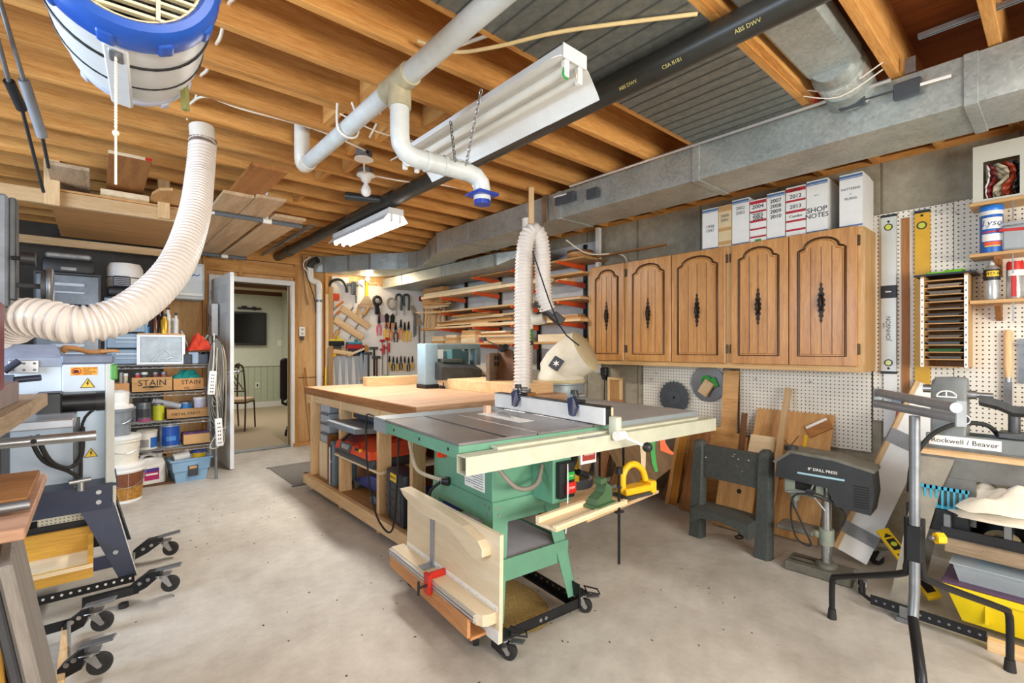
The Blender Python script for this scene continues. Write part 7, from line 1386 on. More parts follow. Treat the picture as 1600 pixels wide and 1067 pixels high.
for i, (u, v, bm_, hm) in enumerate(((522, 533, M_blackmetal, mat('plane_yellow', '#d9c03a', .5)), (551, 538, M_hred, mat('plane_teal', '#2e7f92', .5)))):
    t = tl('block_plane', ('black and yellow' if i == 0 else 'red and teal') + ' hand plane on a small ledge of the tool board', 'plane', u, v, 'hand planes'); MB().bx(-.085, .085, -.09, -.005, -.05, .0, .006).build('body', bm_, t); MB().bx(-.08, .08, -.09, -.005, .0, .025, .004).bx(.01, .04, -.07, -.02, .025, .06, .008).build('top', hm, t); MB().bx(-.06, .06, -.07, -.02, -.075, -.05, .006).build('sole', M_dkg, t)
solo(MB().bx(-.09, .17, -.09, 0, -.05, 0, .002), 'small_ledge', PINE['x'], 'small pine ledge with a slanting front under the left hand plane', 'ledge', at(528, 547, Y=YT), (0, 8, 0)); solo(MB().bx(-.12, .12, -.08, 0, -.03, 0, .002), 'small_ledge', PALE['x'], 'pale slanting ledge beneath the red hand plane', 'ledge', at(553, 548, Y=YT), (0, -22, 0))
solo(MB().cyl((0, -.05, 0), (0, -.01, 0), .045, n=18), 'tape_measure', M_yellow, 'round yellow tape measure at the left edge of the tool board', 'tape measure', at(518, 553, Y=YT), smooth=40)
t = tl('label_tag', 'red and white tag at the right end of the tool board', 'tag', 657, 467); MB().bx(-.03, .03, -.004, 0, -.04, .04).build('tag', M_paper, t); MB().bx(-.025, .025, -.006, -.004, -.03, .03).build('print', M_redink, t)
solo(MB().bx(-.39, .39, -.2, 0, 0, .03), 'pine_ledge', PINE['x'], 'pine shelf ledge at the foot of the tool board', 'shelf', (3.15, 6.40, .80))
# door mat
a, b_, c = at(413, 730, Z=0), at(452, 765, Z=0), at(497, 718, Z=0)
t = thing('door_mat', 'dark grey door mat on the concrete beside the bench end', 'mat', ((a.x + c.x) / 2 + .1, (b_.y + c.y) / 2, 0), (0, 0, 0)); MB().bx(-.38, .42, -.42, .42, .0005, .010, .004).build('pile', mat('mat_grey', '#7d776e', .95, mott=.25, scale=90, bump=.5), t)
for s in (-1, 1): MB().bx(-.40, .44, s * .43 - .015, s * .43 + .015, .0005, .006, .002).build('rubber_edge', M_dkg, t)
t.location.x = a.x + .40; t.location.y = (a.y + b_.y) / 2
# den furniture
tv = thing('television', 'black flat television on the den wall seen through the doorway', 'television', at(365, 513, Y=10.93)); MB().bx(-.60, .60, -.03, .04, -.34, .34, .008).build('case', M_black, tv); MB().bx(-.56, .56, -.032, -.03, -.29, .30).build('screen', mat('tv_screen', '#16181c', .12, mott=0), tv); MB().bx(-.02, .02, -.033, -.03, -.325, -.31).build('badge', M_steel, tv); MB().bx(-.2, .2, .04, .07, -.2, .2).build('mount', M_blackmetal, tv)
q = at(390, 482, Y=10.97); solo(MB().bx(-.22, .22, -.01, 0, -.02, .02, .004).bx(-.15, -.05, -.012, 0, .0, .05, .006).bx(.05, .12, -.012, 0, -.03, .04, .006), 'wall_plaque', M_blackmetal, 'dark scroll plaque on the den wall above the television', 'plaque', q)
t = thing('light_switch', 'white light switch on the den wall right of the television', 'switch', at(437, 536, Y=10.995)); MB().bx(-.05, .05, -.006, 0, -.065, .065, .002).build('plate', M_whitep, t); MB().bx(-.008, .008, -.014, -.006, -.015, .015, .002).build('toggle', M_whitep, t)
t = thing('wall_outlet', 'white outlet on the green den wainscot', 'outlet', at(402, 602, Y=10.97)); MB().bx(-.04, .04, -.006, 0, -.06, .06, .002).build('plate', M_whitep, t); MB().bx(-.015, .015, -.008, -.006, -.03, .03).build('socket', M_dkg, t)
M_br = mat('bronze_iron', '#4a3426', .45, .4); M_seat = mat('seat_beige', '#c4ab8e', .85)
ch = thing('dining_chair', 'bronze metal scroll chair with beige seat, nearer in the den doorway', 'chair', (1.62, 8.30, 0), (0, 0, 150), 'metal scroll chairs in the den')
MB().bx(-.20, .20, -.20, .20, .43, .48, .02, None, 2).build('seat', M_seat, ch, smooth=40); MB().tube([(-.19, -.19, .42), (.19, -.19, .42), (.19, .19, .42), (-.19, .19, .42)], .012, 6, close=True).build('seat_frame', M_br, ch)
for sx in (-1, 1):
    MB().tube([(sx * .19, -.19, .42), (sx * .20, -.21, 0)], .012, 8).build('leg', M_br, ch, smooth=60); MB().tube([(sx * .19, .22, 0), (sx * .19, .19, .45), (sx * .18, .22, .85), (sx * .17, .26, .97), (sx * .13, .30, 1.0), (sx * .10, .27, .97), (sx * .12, .25, .94)], .012, 8, smooth=3).build('back_post', M_br, ch, smooth=60)
sc_ = MB()
for sx in (-1, 1): sc_.tube([(sx * .17, .21, .62), (sx * .06, .22, .80), (0, .23, .92), (-sx * .06, .24, .95)], .008, 6, smooth=4)
sc_.build('back_scroll', M_br, ch, smooth=60); 
for z, y in ((.60, .21), (.90, .23)): MB().cyl((-.18, y, z), (.18, y, z), .009, n=8).build('back_rail', M_br, ch, smooth=60)
dup(ch, (1.45, 8.75, 0), (0, 0, 205), 'bronze metal scroll chair standing behind the nearer one in the den')
t = thing('den_table', 'edge of a brown wooden table behind the scroll chairs', 'table', (.72, 9.2, 0)); MB().bx(-.4, .35, -.5, .5, .72, .76, .01).build('tabletop', BROWN['x'], t)
for sx in (-.32, .28):
    for sy in (-.42, .42): MB().bx(sx - .03, sx + .03, sy - .03, sy + .03, 0, .72).build('leg', BROWN['z'], t)
oc = thing('office_chair', 'dark purple grey office chair seen edge-on in the den doorway', 'chair', (2.30, 7.32, 0), (0, 0, -19)); M_oc = mat('chair_charcoal', '#2c2730', .8, mott=.1)
MB().bx(-.30, -.20, -.24, .24, .50, 1.10, .05, None, 3).build('backrest', M_oc, oc, smooth=50); MB().bx(-.22, .26, -.25, .25, .42, .52, .04, None, 2).build('seat', M_oc, oc, smooth=50); MB().tube([(-.24, 0, .60), (-.28, 0, .45), (-.10, 0, .40)], .02, 8, smooth=3).build('back_bar', M_black, oc, smooth=60); MB().cyl((0, 0, .10), (0, 0, .42), .03, n=12).build('gas_lift', M_black, oc, smooth=50)
for s in (-1, 1): MB().tube([(-.05, s * .26, .45), (-.05, s * .30, .60), (-.0, s * .30, .68), (.15, s * .30, .68)], .018, 8, smooth=3).build('armrest', M_black, oc, smooth=60)
for k in range(5):
    a_ = 2 * math.pi * k / 5; lg = MB().tube([(0, 0, .10), (.28 * math.cos(a_), .28 * math.sin(a_), .07)], .02, 8).build('leg', M_black, oc, smooth=60); MB().cyl((.28 * math.cos(a_) - .015, .28 * math.sin(a_), .03), (.28 * math.cos(a_) + .015, .28 * math.sin(a_), .03), .03, n=12).build('wheel', M_black, lg, smooth=50)
# ---------------------------------------------------------------- wire shelving with paint and boxes
SX0, SX1, SY0, SY1 = -.40, .865, 5.30, 5.75
ws = thing('wire_shelving', 'chrome wire shelving unit left of the open door', 'shelving', (.24, 5.52, 0)); wo = -Vector(ws.location)
SZ = [1.095, .845, .585, .335]
for x in (SX0, SX1):
    for y in (SY0, SY1): MB().cyl((x, y, 0), (x, y, 1.13), .0125, n=10).build('post', M_dsteel, ws, smooth=50, loc=wo)
for z in SZ:
    q = MB().tube([(SX0, SY0, z), (SX1, SY0, z), (SX1, SY1, z), (SX0, SY1, z)], .004, 5, close=True).tube([(SX0, SY0, z - .028), (SX1, SY0, z - .028), (SX1, SY1, z - .028), (SX0, SY1, z - .028)], .004, 5, close=True)
    q.build('shelf_rim', M_steel, ws, loc=wo)
    n = 40; MB().tube([(SX0 + (SX1 - SX0) * k / n, SY0, z - (.028 if k % 2 else 0)) for k in range(n + 1)], .003, 4).build('truss_wire', M_steel, ws, loc=wo)
    q = MB()
    for k in range(18): q.bx(SX0, SX1, SY0 + .025 * k - .001, SY0 + .025 * k + .001, z - .004, z)
    o = q.build('shelf_wires', M_dsteel, ws, loc=wo); o['kind'] = 'stuff'
def X_(u, y=5.36): return at(u, 600, Y=y).x
def tub(name, label, cat, u0, u1, z, h, m, lid=None, lab=None, y=5.42, taper=.92, band=None, grp=None):
    x0, x1 = X_(u0, y), X_(u1, y); r_ = (x1 - x0) / 2; t = thing(name, label, cat, ((x0 + x1) / 2, y, z), (0, 0, 0), grp)
    MB().lathe([(0, 0), (r_ * taper, 0), (r_, h), (0, h)], 24).build('body', m, t, smooth=40)
    if lid: MB().lathe([(0, h), (r_ * 1.05, h), (r_ * 1.05, h + .018), (r_ * .9, h + .022), (0, h + .022)], 24).build('lid', lid, t, smooth=40)
    if lab:
        for (z0, z1, a0, a1, mm) in lab:
            q = MB(); n = 8
            for k in range(n):
                p_, s_ = R(a0) + R(a1 - a0) * k / n, R(a0) + R(a1 - a0) * (k + 1) / n; rr = r_ * 1.012
                q.quad((rr * math.cos(p_) * (taper + (1 - taper) * z0), rr * math.sin(p_) * (taper + (1 - taper) * z0), z0 * h), (rr * math.cos(s_) * (taper + (1 - taper) * z0), rr * math.sin(s_) * (taper + (1 - taper) * z0), z0 * h), (rr * math.cos(s_) * (taper + (1 - taper) * z1), rr * math.sin(s_) * (taper + (1 - taper) * z1), z1 * h), (rr * math.cos(p_) * (taper + (1 - taper) * z1), rr * math.sin(p_) * (taper + (1 - taper) * z1), z1 * h))
            q.build('label', mm, t, smooth=60)
    return t
def woodbox(label, u0, u1, z, h, lines, m, y=5.34, dp=.22):
    x0, x1 = X_(u0, y), X_(u1, y); w = (x1 - x0) / 2; t = thing('wooden_box', label, 'box', ((x0 + x1) / 2, y, z))
    MB().bx(-w, w, 0, .012, 0, h).bx(-w, w, dp - .012, dp, 0, h).bx(-w, -w + .01, .012, dp - .012, 0, h).bx(w - .01, w, .012, dp - .012, 0, h).bx(-w, w, 0, dp, 0, .01).build('box', m, t)
    for (s_, dx, zz, sz) in lines: text('lettering', s_, sz, M_ink, t, (dx * w, -.001, zz * h), (90, 0, 0))
    return t
M_card2 = mat('tan_card', '#bf8a55', .8, mott=.08)
# level 1
t = thing('storage_unit', 'white frosted storage drawer of tools on the top wire shelf', 'drawer unit', (X_(252), 5.34, SZ[0] + .005)); w = (X_(290) - X_(215)) / 2
MB().bx(-w, w, 0, .34, 0, .02).bx(-w, w, 0, .34, .245, .265).bx(-w, -w + .025, 0, .34, .02, .245).bx(w - .025, w, 0, .34, .02, .245).build('case', mat('drawer_white', '#d9dee2', .35, mott=.03), t); MB().bx(-w + .025, w - .025, .004, .014, .02, .245, .004).build('drawer_front', mat('frosted_front', '#7f919e', .25, mott=.3, scale=12), t)
MB().tube([(-.07, .0, .03), (-.02, .0, .09), (.03, .0, .13), (.07, .0, .07), (.03, .0, .04)], .007, 6, smooth=2).tube([(0, 0, .05), (.09, 0, .06)], .006, 6).build('pale_tools', mat('pale_tool_shape', '#c9d2d4', .4), t, smooth=60)
plank('shelf_board', 'thin board with bottles on the frosted drawer', 'board', .34, .26, .012, (X_(252), 5.47, SZ[0] + .005 + .272), (0, 0, 0), TAN['x'])
zb_ = SZ[0] + .005 + .2785
for i, (u, r_, h, mm, cap, lab) in enumerate(((228, .026, .075, mat('blue_bottle', '#2f86c9', .3), M_whitep, 'small blue'), (243, .024, .14, mat('brown_bottle', '#5a3626', .3), M_black, 'brown'), (250, .022, .21, mat('amber_glass', '#3a2016', .2), M_black, 'tall dark'), (257, .030, .155, mat('gold_can', '#c79a2e', .3, .4), M_black, 'gold'), (263, .024, .22, mat('white_bottle', '#c9c8c4', .4), M_black, 'tall white'), (270, .024, .12, mat('cream_bottle', '#d4c7a8', .4), M_whitep, 'cream'), (275, .02, .17, mat('white_bottle', '#c9c8c4'), M_black, 'slim white'))):
    t = thing('bottle', lab + ' finish bottle standing on the frosted drawer', 'bottle', (X_(u, 5.42), 5.42 + .03 * (i % 3), zb_), group='finish bottles on the drawer'); MB().lathe([(0, 0), (r_, 0), (r_, h * .75), (r_ * .5, h * .9), (r_ * .5, h), (0, h)], 16).build('body', mm, t, smooth=40); MB().cyl((0, 0, h), (0, 0, h + .025), r_ * .6, n=12).build('cap', cap, t, smooth=40)
def rag(label, c, sx, sy, h, m, sd): return cloth(label, c, sx, sy, h, m, sd)
o = rag('red orange cloth heaped on the top wire shelf beside the door', (X_(313), 5.40, SZ[0] + .12), .10, .09, .16, mat('red_cloth', '#c63a1e', .8), 11); del o['group']
for i, (u, dz, sx, mm, lab) in enumerate(((296, .0, .03, M_dkg, 'dark'), (303, .0, .04, mat('steel_blue_box', '#8ea3b8', .4), 'pale blue'), (314, .0, .05, mat('slate_box', '#5f6a76', .5), 'slate'), (322, .0, .03, M_black, 'black'))):
    solo(MB().bx(-sx, sx, -.05, .05, 0, .09 + .02 * (i % 2), .006), 'tool_box', mm, lab + ' small case in the heap at the right end of the top wire shelf', 'case', (X_(u), 5.36 + .02 * i, SZ[0] + .004), (0, 0, 20 * i - 30))
for i, (u, a_) in enumerate(((293, 35), (298, 50), (305, -20))): solo(MB().cyl((0, 0, 0), (0, 0, .22), .008, n=8).cyl((0, 0, .22), (0, 0, .30), .013, n=8), 'screwdriver', M_dsteel, ORD[i] + ' long tool sticking up from the heap on the top wire shelf', 'tool', (X_(u), 5.42, SZ[0] + .03), (0, a_, 0), smooth=50)
# blue-grey drawers, clear drawers, barrel
def tower(name, label, x0, x1, z0, zs, m, y=5.36, dp=.36, grille=False):
    w = (x1 - x0) / 2; t = thing(name, label, 'drawer unit', ((x0 + x1) / 2, y, z0)); z = 0
    for h in zs:
        d = MB().bx(-w + .012, w - .012, 0, dp, z + .006, z + h - .006, .006).build('drawer', m, t); MB().bx(-w * .5, w * .5, -.014, 0, z + h * .62, z + h * .72, .003).bx(-w * .5, w * .5, -.014, 0, z + h * .38, z + h * .44, .002).build('drawer_pull', mat('pull_pale', '#b5c3cf', .3), d)
        z += h
    MB().bx(-w, -w + .012, .01, dp, 0, z).bx(w - .012, w, .01, dp, 0, z).bx(-w, w, .01, dp, z, z + .012).build('case', M_dkg if grille else m, t); return t
tower('drawer_tower', 'blue grey plastic drawer tower on the top wire shelf', .055, .345, SZ[0] + .005, (.14, .14, .14, .145), mat('drawer_blue_grey', '#6f8aa3', .35, mott=.08))
tower('drawer_tower', 'clear plastic drawer tower with white pulls at the left wall', -.375, .03, SZ[0] + .005, (.25, .25, .25), mat('clear_grey_drawer', '#76808a', .2, mott=.35, scale=5), grille=True)
t = thing('carry_case', 'black carry case with silver top on the clear drawer tower', 'case', (-.17, 5.50, 1.862)); MB().bx(-.16, .16, -.13, .13, 0, .12, .02, None, 2).build('case', M_black, t, smooth=40); MB().bx(-.14, .14, -.12, .12, .12, .165, .012).build('silver_top', mat('silver_trim', '#8d8f8c', .4, .4, mott=.3), t); MB().bx(-.05, .05, -.136, -.13, .02, .05, .003).build('latch', M_dsteel, t)
t = thing('plastic_barrel', 'white plastic barrel with dark seam on the blue grey drawers', 'barrel', (.20, 5.60, 1.695)); MB().lathe([(0, 0), (.12, 0), (.128, .03), (.132, .17), (.132, .185), (.13, .27), (.11, .31), (0, .325)], 28).build('barrel', M_whitep, t, smooth=50); MB().tube([(.1335 * math.cos(a_), .1335 * math.sin(a_), .18) for a_ in [j * math.pi / 16 for j in range(32)]], .004, 6, close=True).build('seam', M_black, t, smooth=60)
t = thing('small_heater', 'black rounded case with a grille in front of the white barrel', 'case', (.17, 5.41, 1.695)); MB().bx(-.10, .10, -.05, .05, 0, .085, .025, None, 2).build('base', M_black, t, smooth=50); MB().bx(-.06, .06, -.02, .03, .085, .18, .01).build('grille_box', mat('grille_navy', '#2f3546', .5), t)
for k in range(5): MB().bx(-.055, .055, -.023, -.02, .095 + k * .016, .101 + k * .016).build('grille_slot', M_dsteel, t)
t = thing('wall_tank', 'white plastic wall cabinet with blue script mark, above the wire shelving', 'cabinet', (.70, 6.20, 1.76)); MB().bx(-.19, .19, -.10, .22, 0, .40, .025, None, 2).build('body', mat('tank_white', '#d6dad8', .4, mott=.04), t, smooth=40); MB().bx(-.17, .17, -.112, -.10, .03, .37, .008).build('lid', mat('tank_lid', '#cfd5d6', .4, mott=.04), t); MB().bx(-.17, .17, -.125, -.112, .04, .07, .004).build('lip', M_whitep, t); MB().tube([(.05, -.113, .25), (.06, -.113, .29), (.07, -.113, .25), (.09, -.113, .27), (.11, -.113, .255), (.14, -.113, .27)], .005, 5, smooth=3).build('script_mark', mat('script_blue', '#2a58b8', .5, mott=0), t)
# level 2
z = SZ[1] + .005
woodbox('plain small wooden box at the left of the second wire shelf', 178, 202, z, .09, [], M_card2)
tub('jar', 'small glass jar in the plain wooden box', 'jar', 186, 193, z + .012, .15, mat('jar_glass', '#9c9484', .3), M_dsteel, y=5.43); tub('jar', 'pale labelled jar beside the plain wooden box', 'jar', 193, 200, z + .012, .14, mat('jar_pale', '#c8bb9c', .4), M_whitep, y=5.41)
t = woodbox('wooden box lettered STAIN with a bow shaped pull', 206, 269, z, .135, [('STAIN', 0, .62, .075)], TAN['x']); MB().tube([(-.07, -.004, .048), (-.03, -.010, .052), (0, -.016, .05), (.03, -.010, .052), (.07, -.004, .048)], [.003, .005, .008, .005, .003], 6, smooth=2).build('pull', M_ink, t, smooth=60)
for i, u in enumerate((215, 226, 243, 256)): tub('stain_can', ORD[i] + ' stain can from the left in the bow pull STAIN box', 'can', u - 5, u + 5, z + .012, .145, (M_hred, M_dkg, mat('maroon_can', '#7c3a34', .4), mat('wine_can', '#8d4a4a', .4))[i], M_whitep if i == 1 else M_dsteel, y=5.45, taper=1, grp='stain cans in the STAIN box')
woodbox('cardboard box lettered STAIN with turquoise cloth on top', 271, 318, z, .115, [('STAIN', .15, .68, .055), ('OIL', -.1, .22, .03)], M_card2)
o = rag('turquoise cloth lying over the cardboard STAIN box', (X_(293), 5.45, z + .09), .13, .08, .10, mat('teal_cloth', '#17857c', .85), 21); del o['group']
# level 3
z = SZ[2] + .005
tub('paint_can', 'white paint can with blue cap stacked at the left of the third wire shelf', 'can', 180, 204, z, .13, mat('can_white', '#d9dad8', .4), M_blue, [(.25, .8, 200, 300, M_paper)]); tub('paint_tub', 'cream tub behind the white paint can', 'tub', 183, 208, z, .20, mat('cream_tub', '#cfc4a8', .5), M_whitep, y=5.62)
tub('paint_can', 'small dark grey paint can on the third wire shelf', 'can', 206, 214, z, .12, M_iron, M_dsteel, taper=1); tub('paint_can', 'grey paint can with pink foot on the third wire shelf', 'can', 214, 236, z, .15, mat('can_grey', '#6f777c', .35, .4), M_dsteel, [(.0, .16, 180, 360, mat('magenta_label', '#c23a7a', .5)), (.25, .75, 200, 320, M_dkg)], taper=1); tub('brush_can', 'dark can of brushes behind the grey paint can', 'can', 222, 236, z, .19, M_dkg, None, y=5.6, taper=1)
tub('paint_can', 'yellow green paint can on the third wire shelf', 'can', 238, 257, z, .135, mat('can_lime', '#c3c832', .4), M_dsteel, taper=1)
woodbox('wooden box lettered METAL PAINT on the third wire shelf', 261, 327, z, .095, [('METAL', -.45, .5, .036), ('PAINT', .25, .5, .036)], TAN['x'])
solo(MB().cyl((0, 0, 0), (0, 0, .20), .030, n=16).cyl((0, 0, .20), (0, 0, .22), .022, n=14), 'spray_can', mat('grey_spray', '#a7abb0', .4), 'grey spray can lying across the METAL PAINT box', 'spray can', (X_(283), 5.42, z + .11), (0, -72, 0), smooth=50)
tub('paint_tin', 'blue paint tin in the METAL PAINT box', 'can', 281, 300, z + .012, .12, mat('tin_blue', '#2b7cc0', .35), M_dsteel, y=5.44, taper=1); tub('paint_tin', 'white paint tin in the METAL PAINT box', 'can', 302, 322, z + .012, .155, mat('tin_lilac', '#d2cfdd', .4), M_whitep, y=5.46, taper=1)
# level 4
z = SZ[3] + .005
tub('paint_tub', 'white tub with blue label on the lowest wire shelf', 'tub', 214, 246, z, .15, M_whitep, mat('tub_lid', '#d5d0c2', .4), [(.1, .7, 285, 350, mat('label_blue2', '#2c68b4', .4)), (.15, .6, 215, 275, mat('label_grey', '#9a9a98', .5))]); tub('paint_can', 'large blue paint can on the lowest wire shelf', 'can', 249, 281, z, .20, mat('steel_can', '#aeb6bd', .35, .4), M_dsteel, [(.08, .94, 215, 335, mat('label_cobalt', '#1d4fa8', .4)), (.3, .5, 245, 300, mat('label_sky', '#4f8ed0', .4))], taper=1)
t = woodbox('cardboard box of dark packets at the right of the lowest wire shelf', 287, 328, z, .10, [], M_card)
solo(MB().bx(-.11, .11, -.06, .06, 0, .10, .01), 'packet', mat('purple_packet', '#6d4a72', .4, mott=.5, scale=30), 'purple and black packet standing in the cardboard box', 'packet', (X_(308), 5.45, z + .012))
# floor below: pails, jug, bin
def pail(label, c, r_, h, m, lab=None, lid=True):
    t = thing('pail', label, 'pail', c, group='pails stacked beside the wire shelving'); MB().lathe([(0, 0), (r_ * .86, 0), (r_ * .97, h * .88), (r_ * 1.04, h * .89), (r_ * 1.04, h * .93), (r_, h * .94), (r_, h), (0, h)], 28).build('body', m, t, smooth=40)
    if lid: MB().lathe([(0, h), (r_ * 1.06, h), (r_ * 1.07, h + .02), (r_ * .95, h + .03), (0, h + .025)], 28).build('lid', M_whitep, t, smooth=40)
    MB().tube([(r_ * 1.05 * math.cos(R(a_)), r_ * 1.05 * math.sin(R(a_)), h * .86 - .4 * h * math.sin(R((a_ - 200) * 180 / 160))) for a_ in range(200, 361, 16)], .0025, 5, smooth=2).build('bail_handle', M_steel, t, smooth=60)
    for (z0, z1, a0, a1, mm) in (lab or ()):
        q = MB(); n = 8
        for k in range(n):
            p_, s_ = R(a0) + R(a1 - a0) * k / n, R(a0) + R(a1 - a0) * (k + 1) / n; ra, rb = r_ * (.86 + .125 * z0) * 1.012, r_ * (.86 + .125 * z1) * 1.012
            q.quad((ra * math.cos(p_), ra * math.sin(p_), z0 * h), (ra * math.cos(s_), ra * math.sin(s_), z0 * h), (rb * math.cos(s_), rb * math.sin(s_), z1 * h), (rb * math.cos(p_), rb * math.sin(p_), z1 * h))
        q.build('label', mm, t, smooth=60)
    return t
PX, PY = .165, 5.06
pail('lowest pail, white with brown and gold label', (PX, PY, 0), .145, .28, M_whitep, [(.08, .45, 200, 345, mat('gold_label', '#a8752c', .5, mott=.4, scale=40)), (.45, .85, 200, 345, mat('brown_label', '#7a4426', .5, mott=.2))]); pail('white pail in the middle of the stack', (PX - .015, PY, .309), .135, .20, mat('pail_cream', '#e2dccb', .4, mott=.05)); pail('grey translucent pail on top of the stack', (PX - .04, PY, .536), .105, .22, mat('pail_grey', '#7f858b', .3, mott=.2), None, True)
solo(MB().lathe([(0, 0), (.07, 0), (.075, .10), (.04, .12), (0, .12)], 20), 'white_canister', M_whitep, 'white canister standing on the topmost pail', 'canister', (PX - .03, PY, .784), smooth=40)
t = thing('liquid_jug', 'white plastic jug with purple label on the floor under the wire shelving', 'jug', at(237, 757, Z=0), (0, 0, 10)); MB().bx(-.095, .095, -.06, .06, 0, .20, .025, None, 2).build('body', M_whitep, t, smooth=50); MB().loft([[(s * .09 * w, -.05 * w, zz) if s < 0 else (s * .09 * w, -.05 * w, zz) for s in (-1, 1)] + [(s * .09 * w, .05 * w, zz) for s in (1, -1)] for zz, w in ((.19, 1), (.235, .85), (.25, .6))]).build('shoulder', M_whitep, t, smooth=40); MB().tube([(-.07, 0, .19), (-.075, 0, .26), (-.03, 0, .285), (.02, 0, .27), (.03, 0, .23)], .016, 8, smooth=3).build('handle', M_whitep, t, smooth=60); MB().cyl((.06, 0, .24), (.06, 0, .285), .022, n=14).build('cap', M_whitep, t, smooth=40)
MB().bx(-.07, .04, -.063, -.06, .055, .16).build('label', mat('label_magenta', '#b0145c', .5), t); MB().bx(-.07, .04, -.0645, -.063, .13, .16).build('label_top', mat('label_violet', '#4a2a8a', .5), t); MB().bx(-.06, .03, -.0645, -.063, .10, .115).build('label_line', M_paper, t)
p = at(297, 752, Z=0); t = thing('plastic_bin', 'pale blue plastic bin of jars on the floor under the wire shelving', 'bin', (p.x, p.y + .10, 0), (0, 0, 6)); M_bb = mat('bin_blue', '#87acc9', .4, mott=.04)
def rr_(a_, c, z): return [(-a_, -c, z), (a_, -c, z), (a_, c, z), (-a_, c, z)]
MB().loft([rr_(.12, .09, 0), rr_(.135, .10, .10), rr_(.145, .11, .105), rr_(.155, .115, .20), rr_(.17, .125, .20), rr_(.17, .125, .215), rr_(.145, .105, .215), rr_(.13, .09, .10)]).build('bin', M_bb, t); MB().bx(-.03, .05, -.118, -.108, .05, .15, .001).build('label', M_dkg, t); MB().bx(-.02, .04, -.1195, -.117, .12, .145).build('label_line', M_card, t)
solo(MB().cyl((-.06, 0, 0), (.06, .02, .02), .045, n=20), 'white_jar', M_paper, 'white labelled jar lying in the pale blue bin', 'jar', (p.x - .06, p.y + .08, .215), smooth=40)
t = thing('yellow_jar', 'yellow jar with blue lid in the pale blue bin', 'jar', (p.x + .085, p.y + .12, .145)); MB().cyl((0, 0, 0), (0, 0, .10), .055, n=20).build('jar', M_yellow, t, smooth=40); MB().cyl((0, 0, .10), (0, 0, .125), .06, n=20).build('lid', mat('lid_navy', '#3b56a0', .4), t, smooth=40)
solo(MB().cyl((0, 0, 0), (0, 0, .10), .06, n=20), 'grey_lid_jar', mat('jar_greyblue', '#b2b8c2', .4), 'grey jar behind the yellow jar in the pale blue bin', 'jar', (p.x + .02, p.y + .16, .14), smooth=40)
a = at(255, 756, Z=0); plank('wood_strip', 'brown strip of wood on the floor before the white jug', 'wood strip', .42, .035, .02, (a.x, a.y - .02, .0105), (0, 0, -3), DKBR['x'])
solo(MB().bx(-.08, .08, -.06, .06, 0, .10, .02), 'dark_bag', M_dkg, 'dark crumpled bag between the white jug and the blue bin', 'bag', (a.x + .14, a.y + .22, .0005)); tub('jar', 'pale bottle behind the white jug on the floor', 'bottle', 250, 260, .001, .22, mat('cream_bottle', '#d4c7a8'), DKBR['z'], y=5.60)
# cords hanging at the right post of the shelving
M_gc = mat('grey_cord2', '#77746f', .6); M_wc = mat('off_white_cord', '#b5ad9c', .6); 
cb = [(M_gc, 'grey'), (M_wc, 'off white'), (M_rubber, 'black'), (M_gc, 'second grey'), (M_wc, 'second off white'), (mat('tan_cord', '#b09a72', .6), 'tan')]
for i, (mm, cn) in enumerate(cb):
    c = Vector((.865, 5.23 + .012 * i, 1.30 - .01 * i)); x0, x1 = -.06 + .012 * i, .03 + .008 * i; L_ = (.75, .55, .85, .62, .90, .5)[i]
    q = MB()
    for k in range(4):
        d_ = .012 * k; q.tube([(x0 + d_ * .5, -.01 * k, -L_ + .05 * k), (x0 - .02 + d_, 0, -L_ * .5), (x0 + .01 + d_, 0, -.06), ((x0 + x1) / 2, -.02, .02 + .006 * k), (x1 - d_, 0, -.06), (x1 + .015 - d_, 0, -L_ * .55), (x1 - d_, -.01 * k, -L_ + .04 * k), ((x0 + x1) / 2, -.02, -L_ - .04 + .03 * k)], .0045, 5, smooth=4, close=True)
    solo(q, 'extension_cord', mm, cn + ' extension cord looped over the end of the wire shelving', 'cord', c, group='cords hanging at the end of the wire shelving', smooth=60)
for i, (u, v, h, tlt) in enumerate(((331, 598, .22, 4), (342, 675, .26, -3))):
    c = at(u, v, Y=5.20); t = thing('power_bar', ('upper' if i == 0 else 'lower') + ' white power bar hanging among the cords by the door', 'power bar', c, (0, tlt, 0), 'power bars hanging by the door'); MB().bx(-.03, .03, -.02, .02, -h / 2, h / 2, .008, None, 2).build('body', M_whitep, t, smooth=40)
    for k in range(6): MB().bx(-.012, -.004, -.0215, -.02, -h * .4 + k * h * .14, -h * .4 + k * h * .14 + .012).bx(.004, .012, -.0215, -.02, -h * .4 + k * h * .14, -h * .4 + k * h * .14 + .012).build('socket', M_ink, t)
    MB().tube([(0, 0, h / 2), (.0, .01, h / 2 + .15), (-.01, .03, h / 2 + .35)], .005, 6, smooth=3).build('lead', M_whitep, t, smooth=60)
cable([(.86, 5.22, 1.25), (.85, 5.20, 1.0), (.86, 5.20, .6), (.88, 5.20, .36), (.84, 5.20, .31), (.80, 5.21, .33), (.86, 5.20, .45), (.93, 5.2, .5)], 'off white cord with a dangling end before the wire shelving', .006, M_wc)
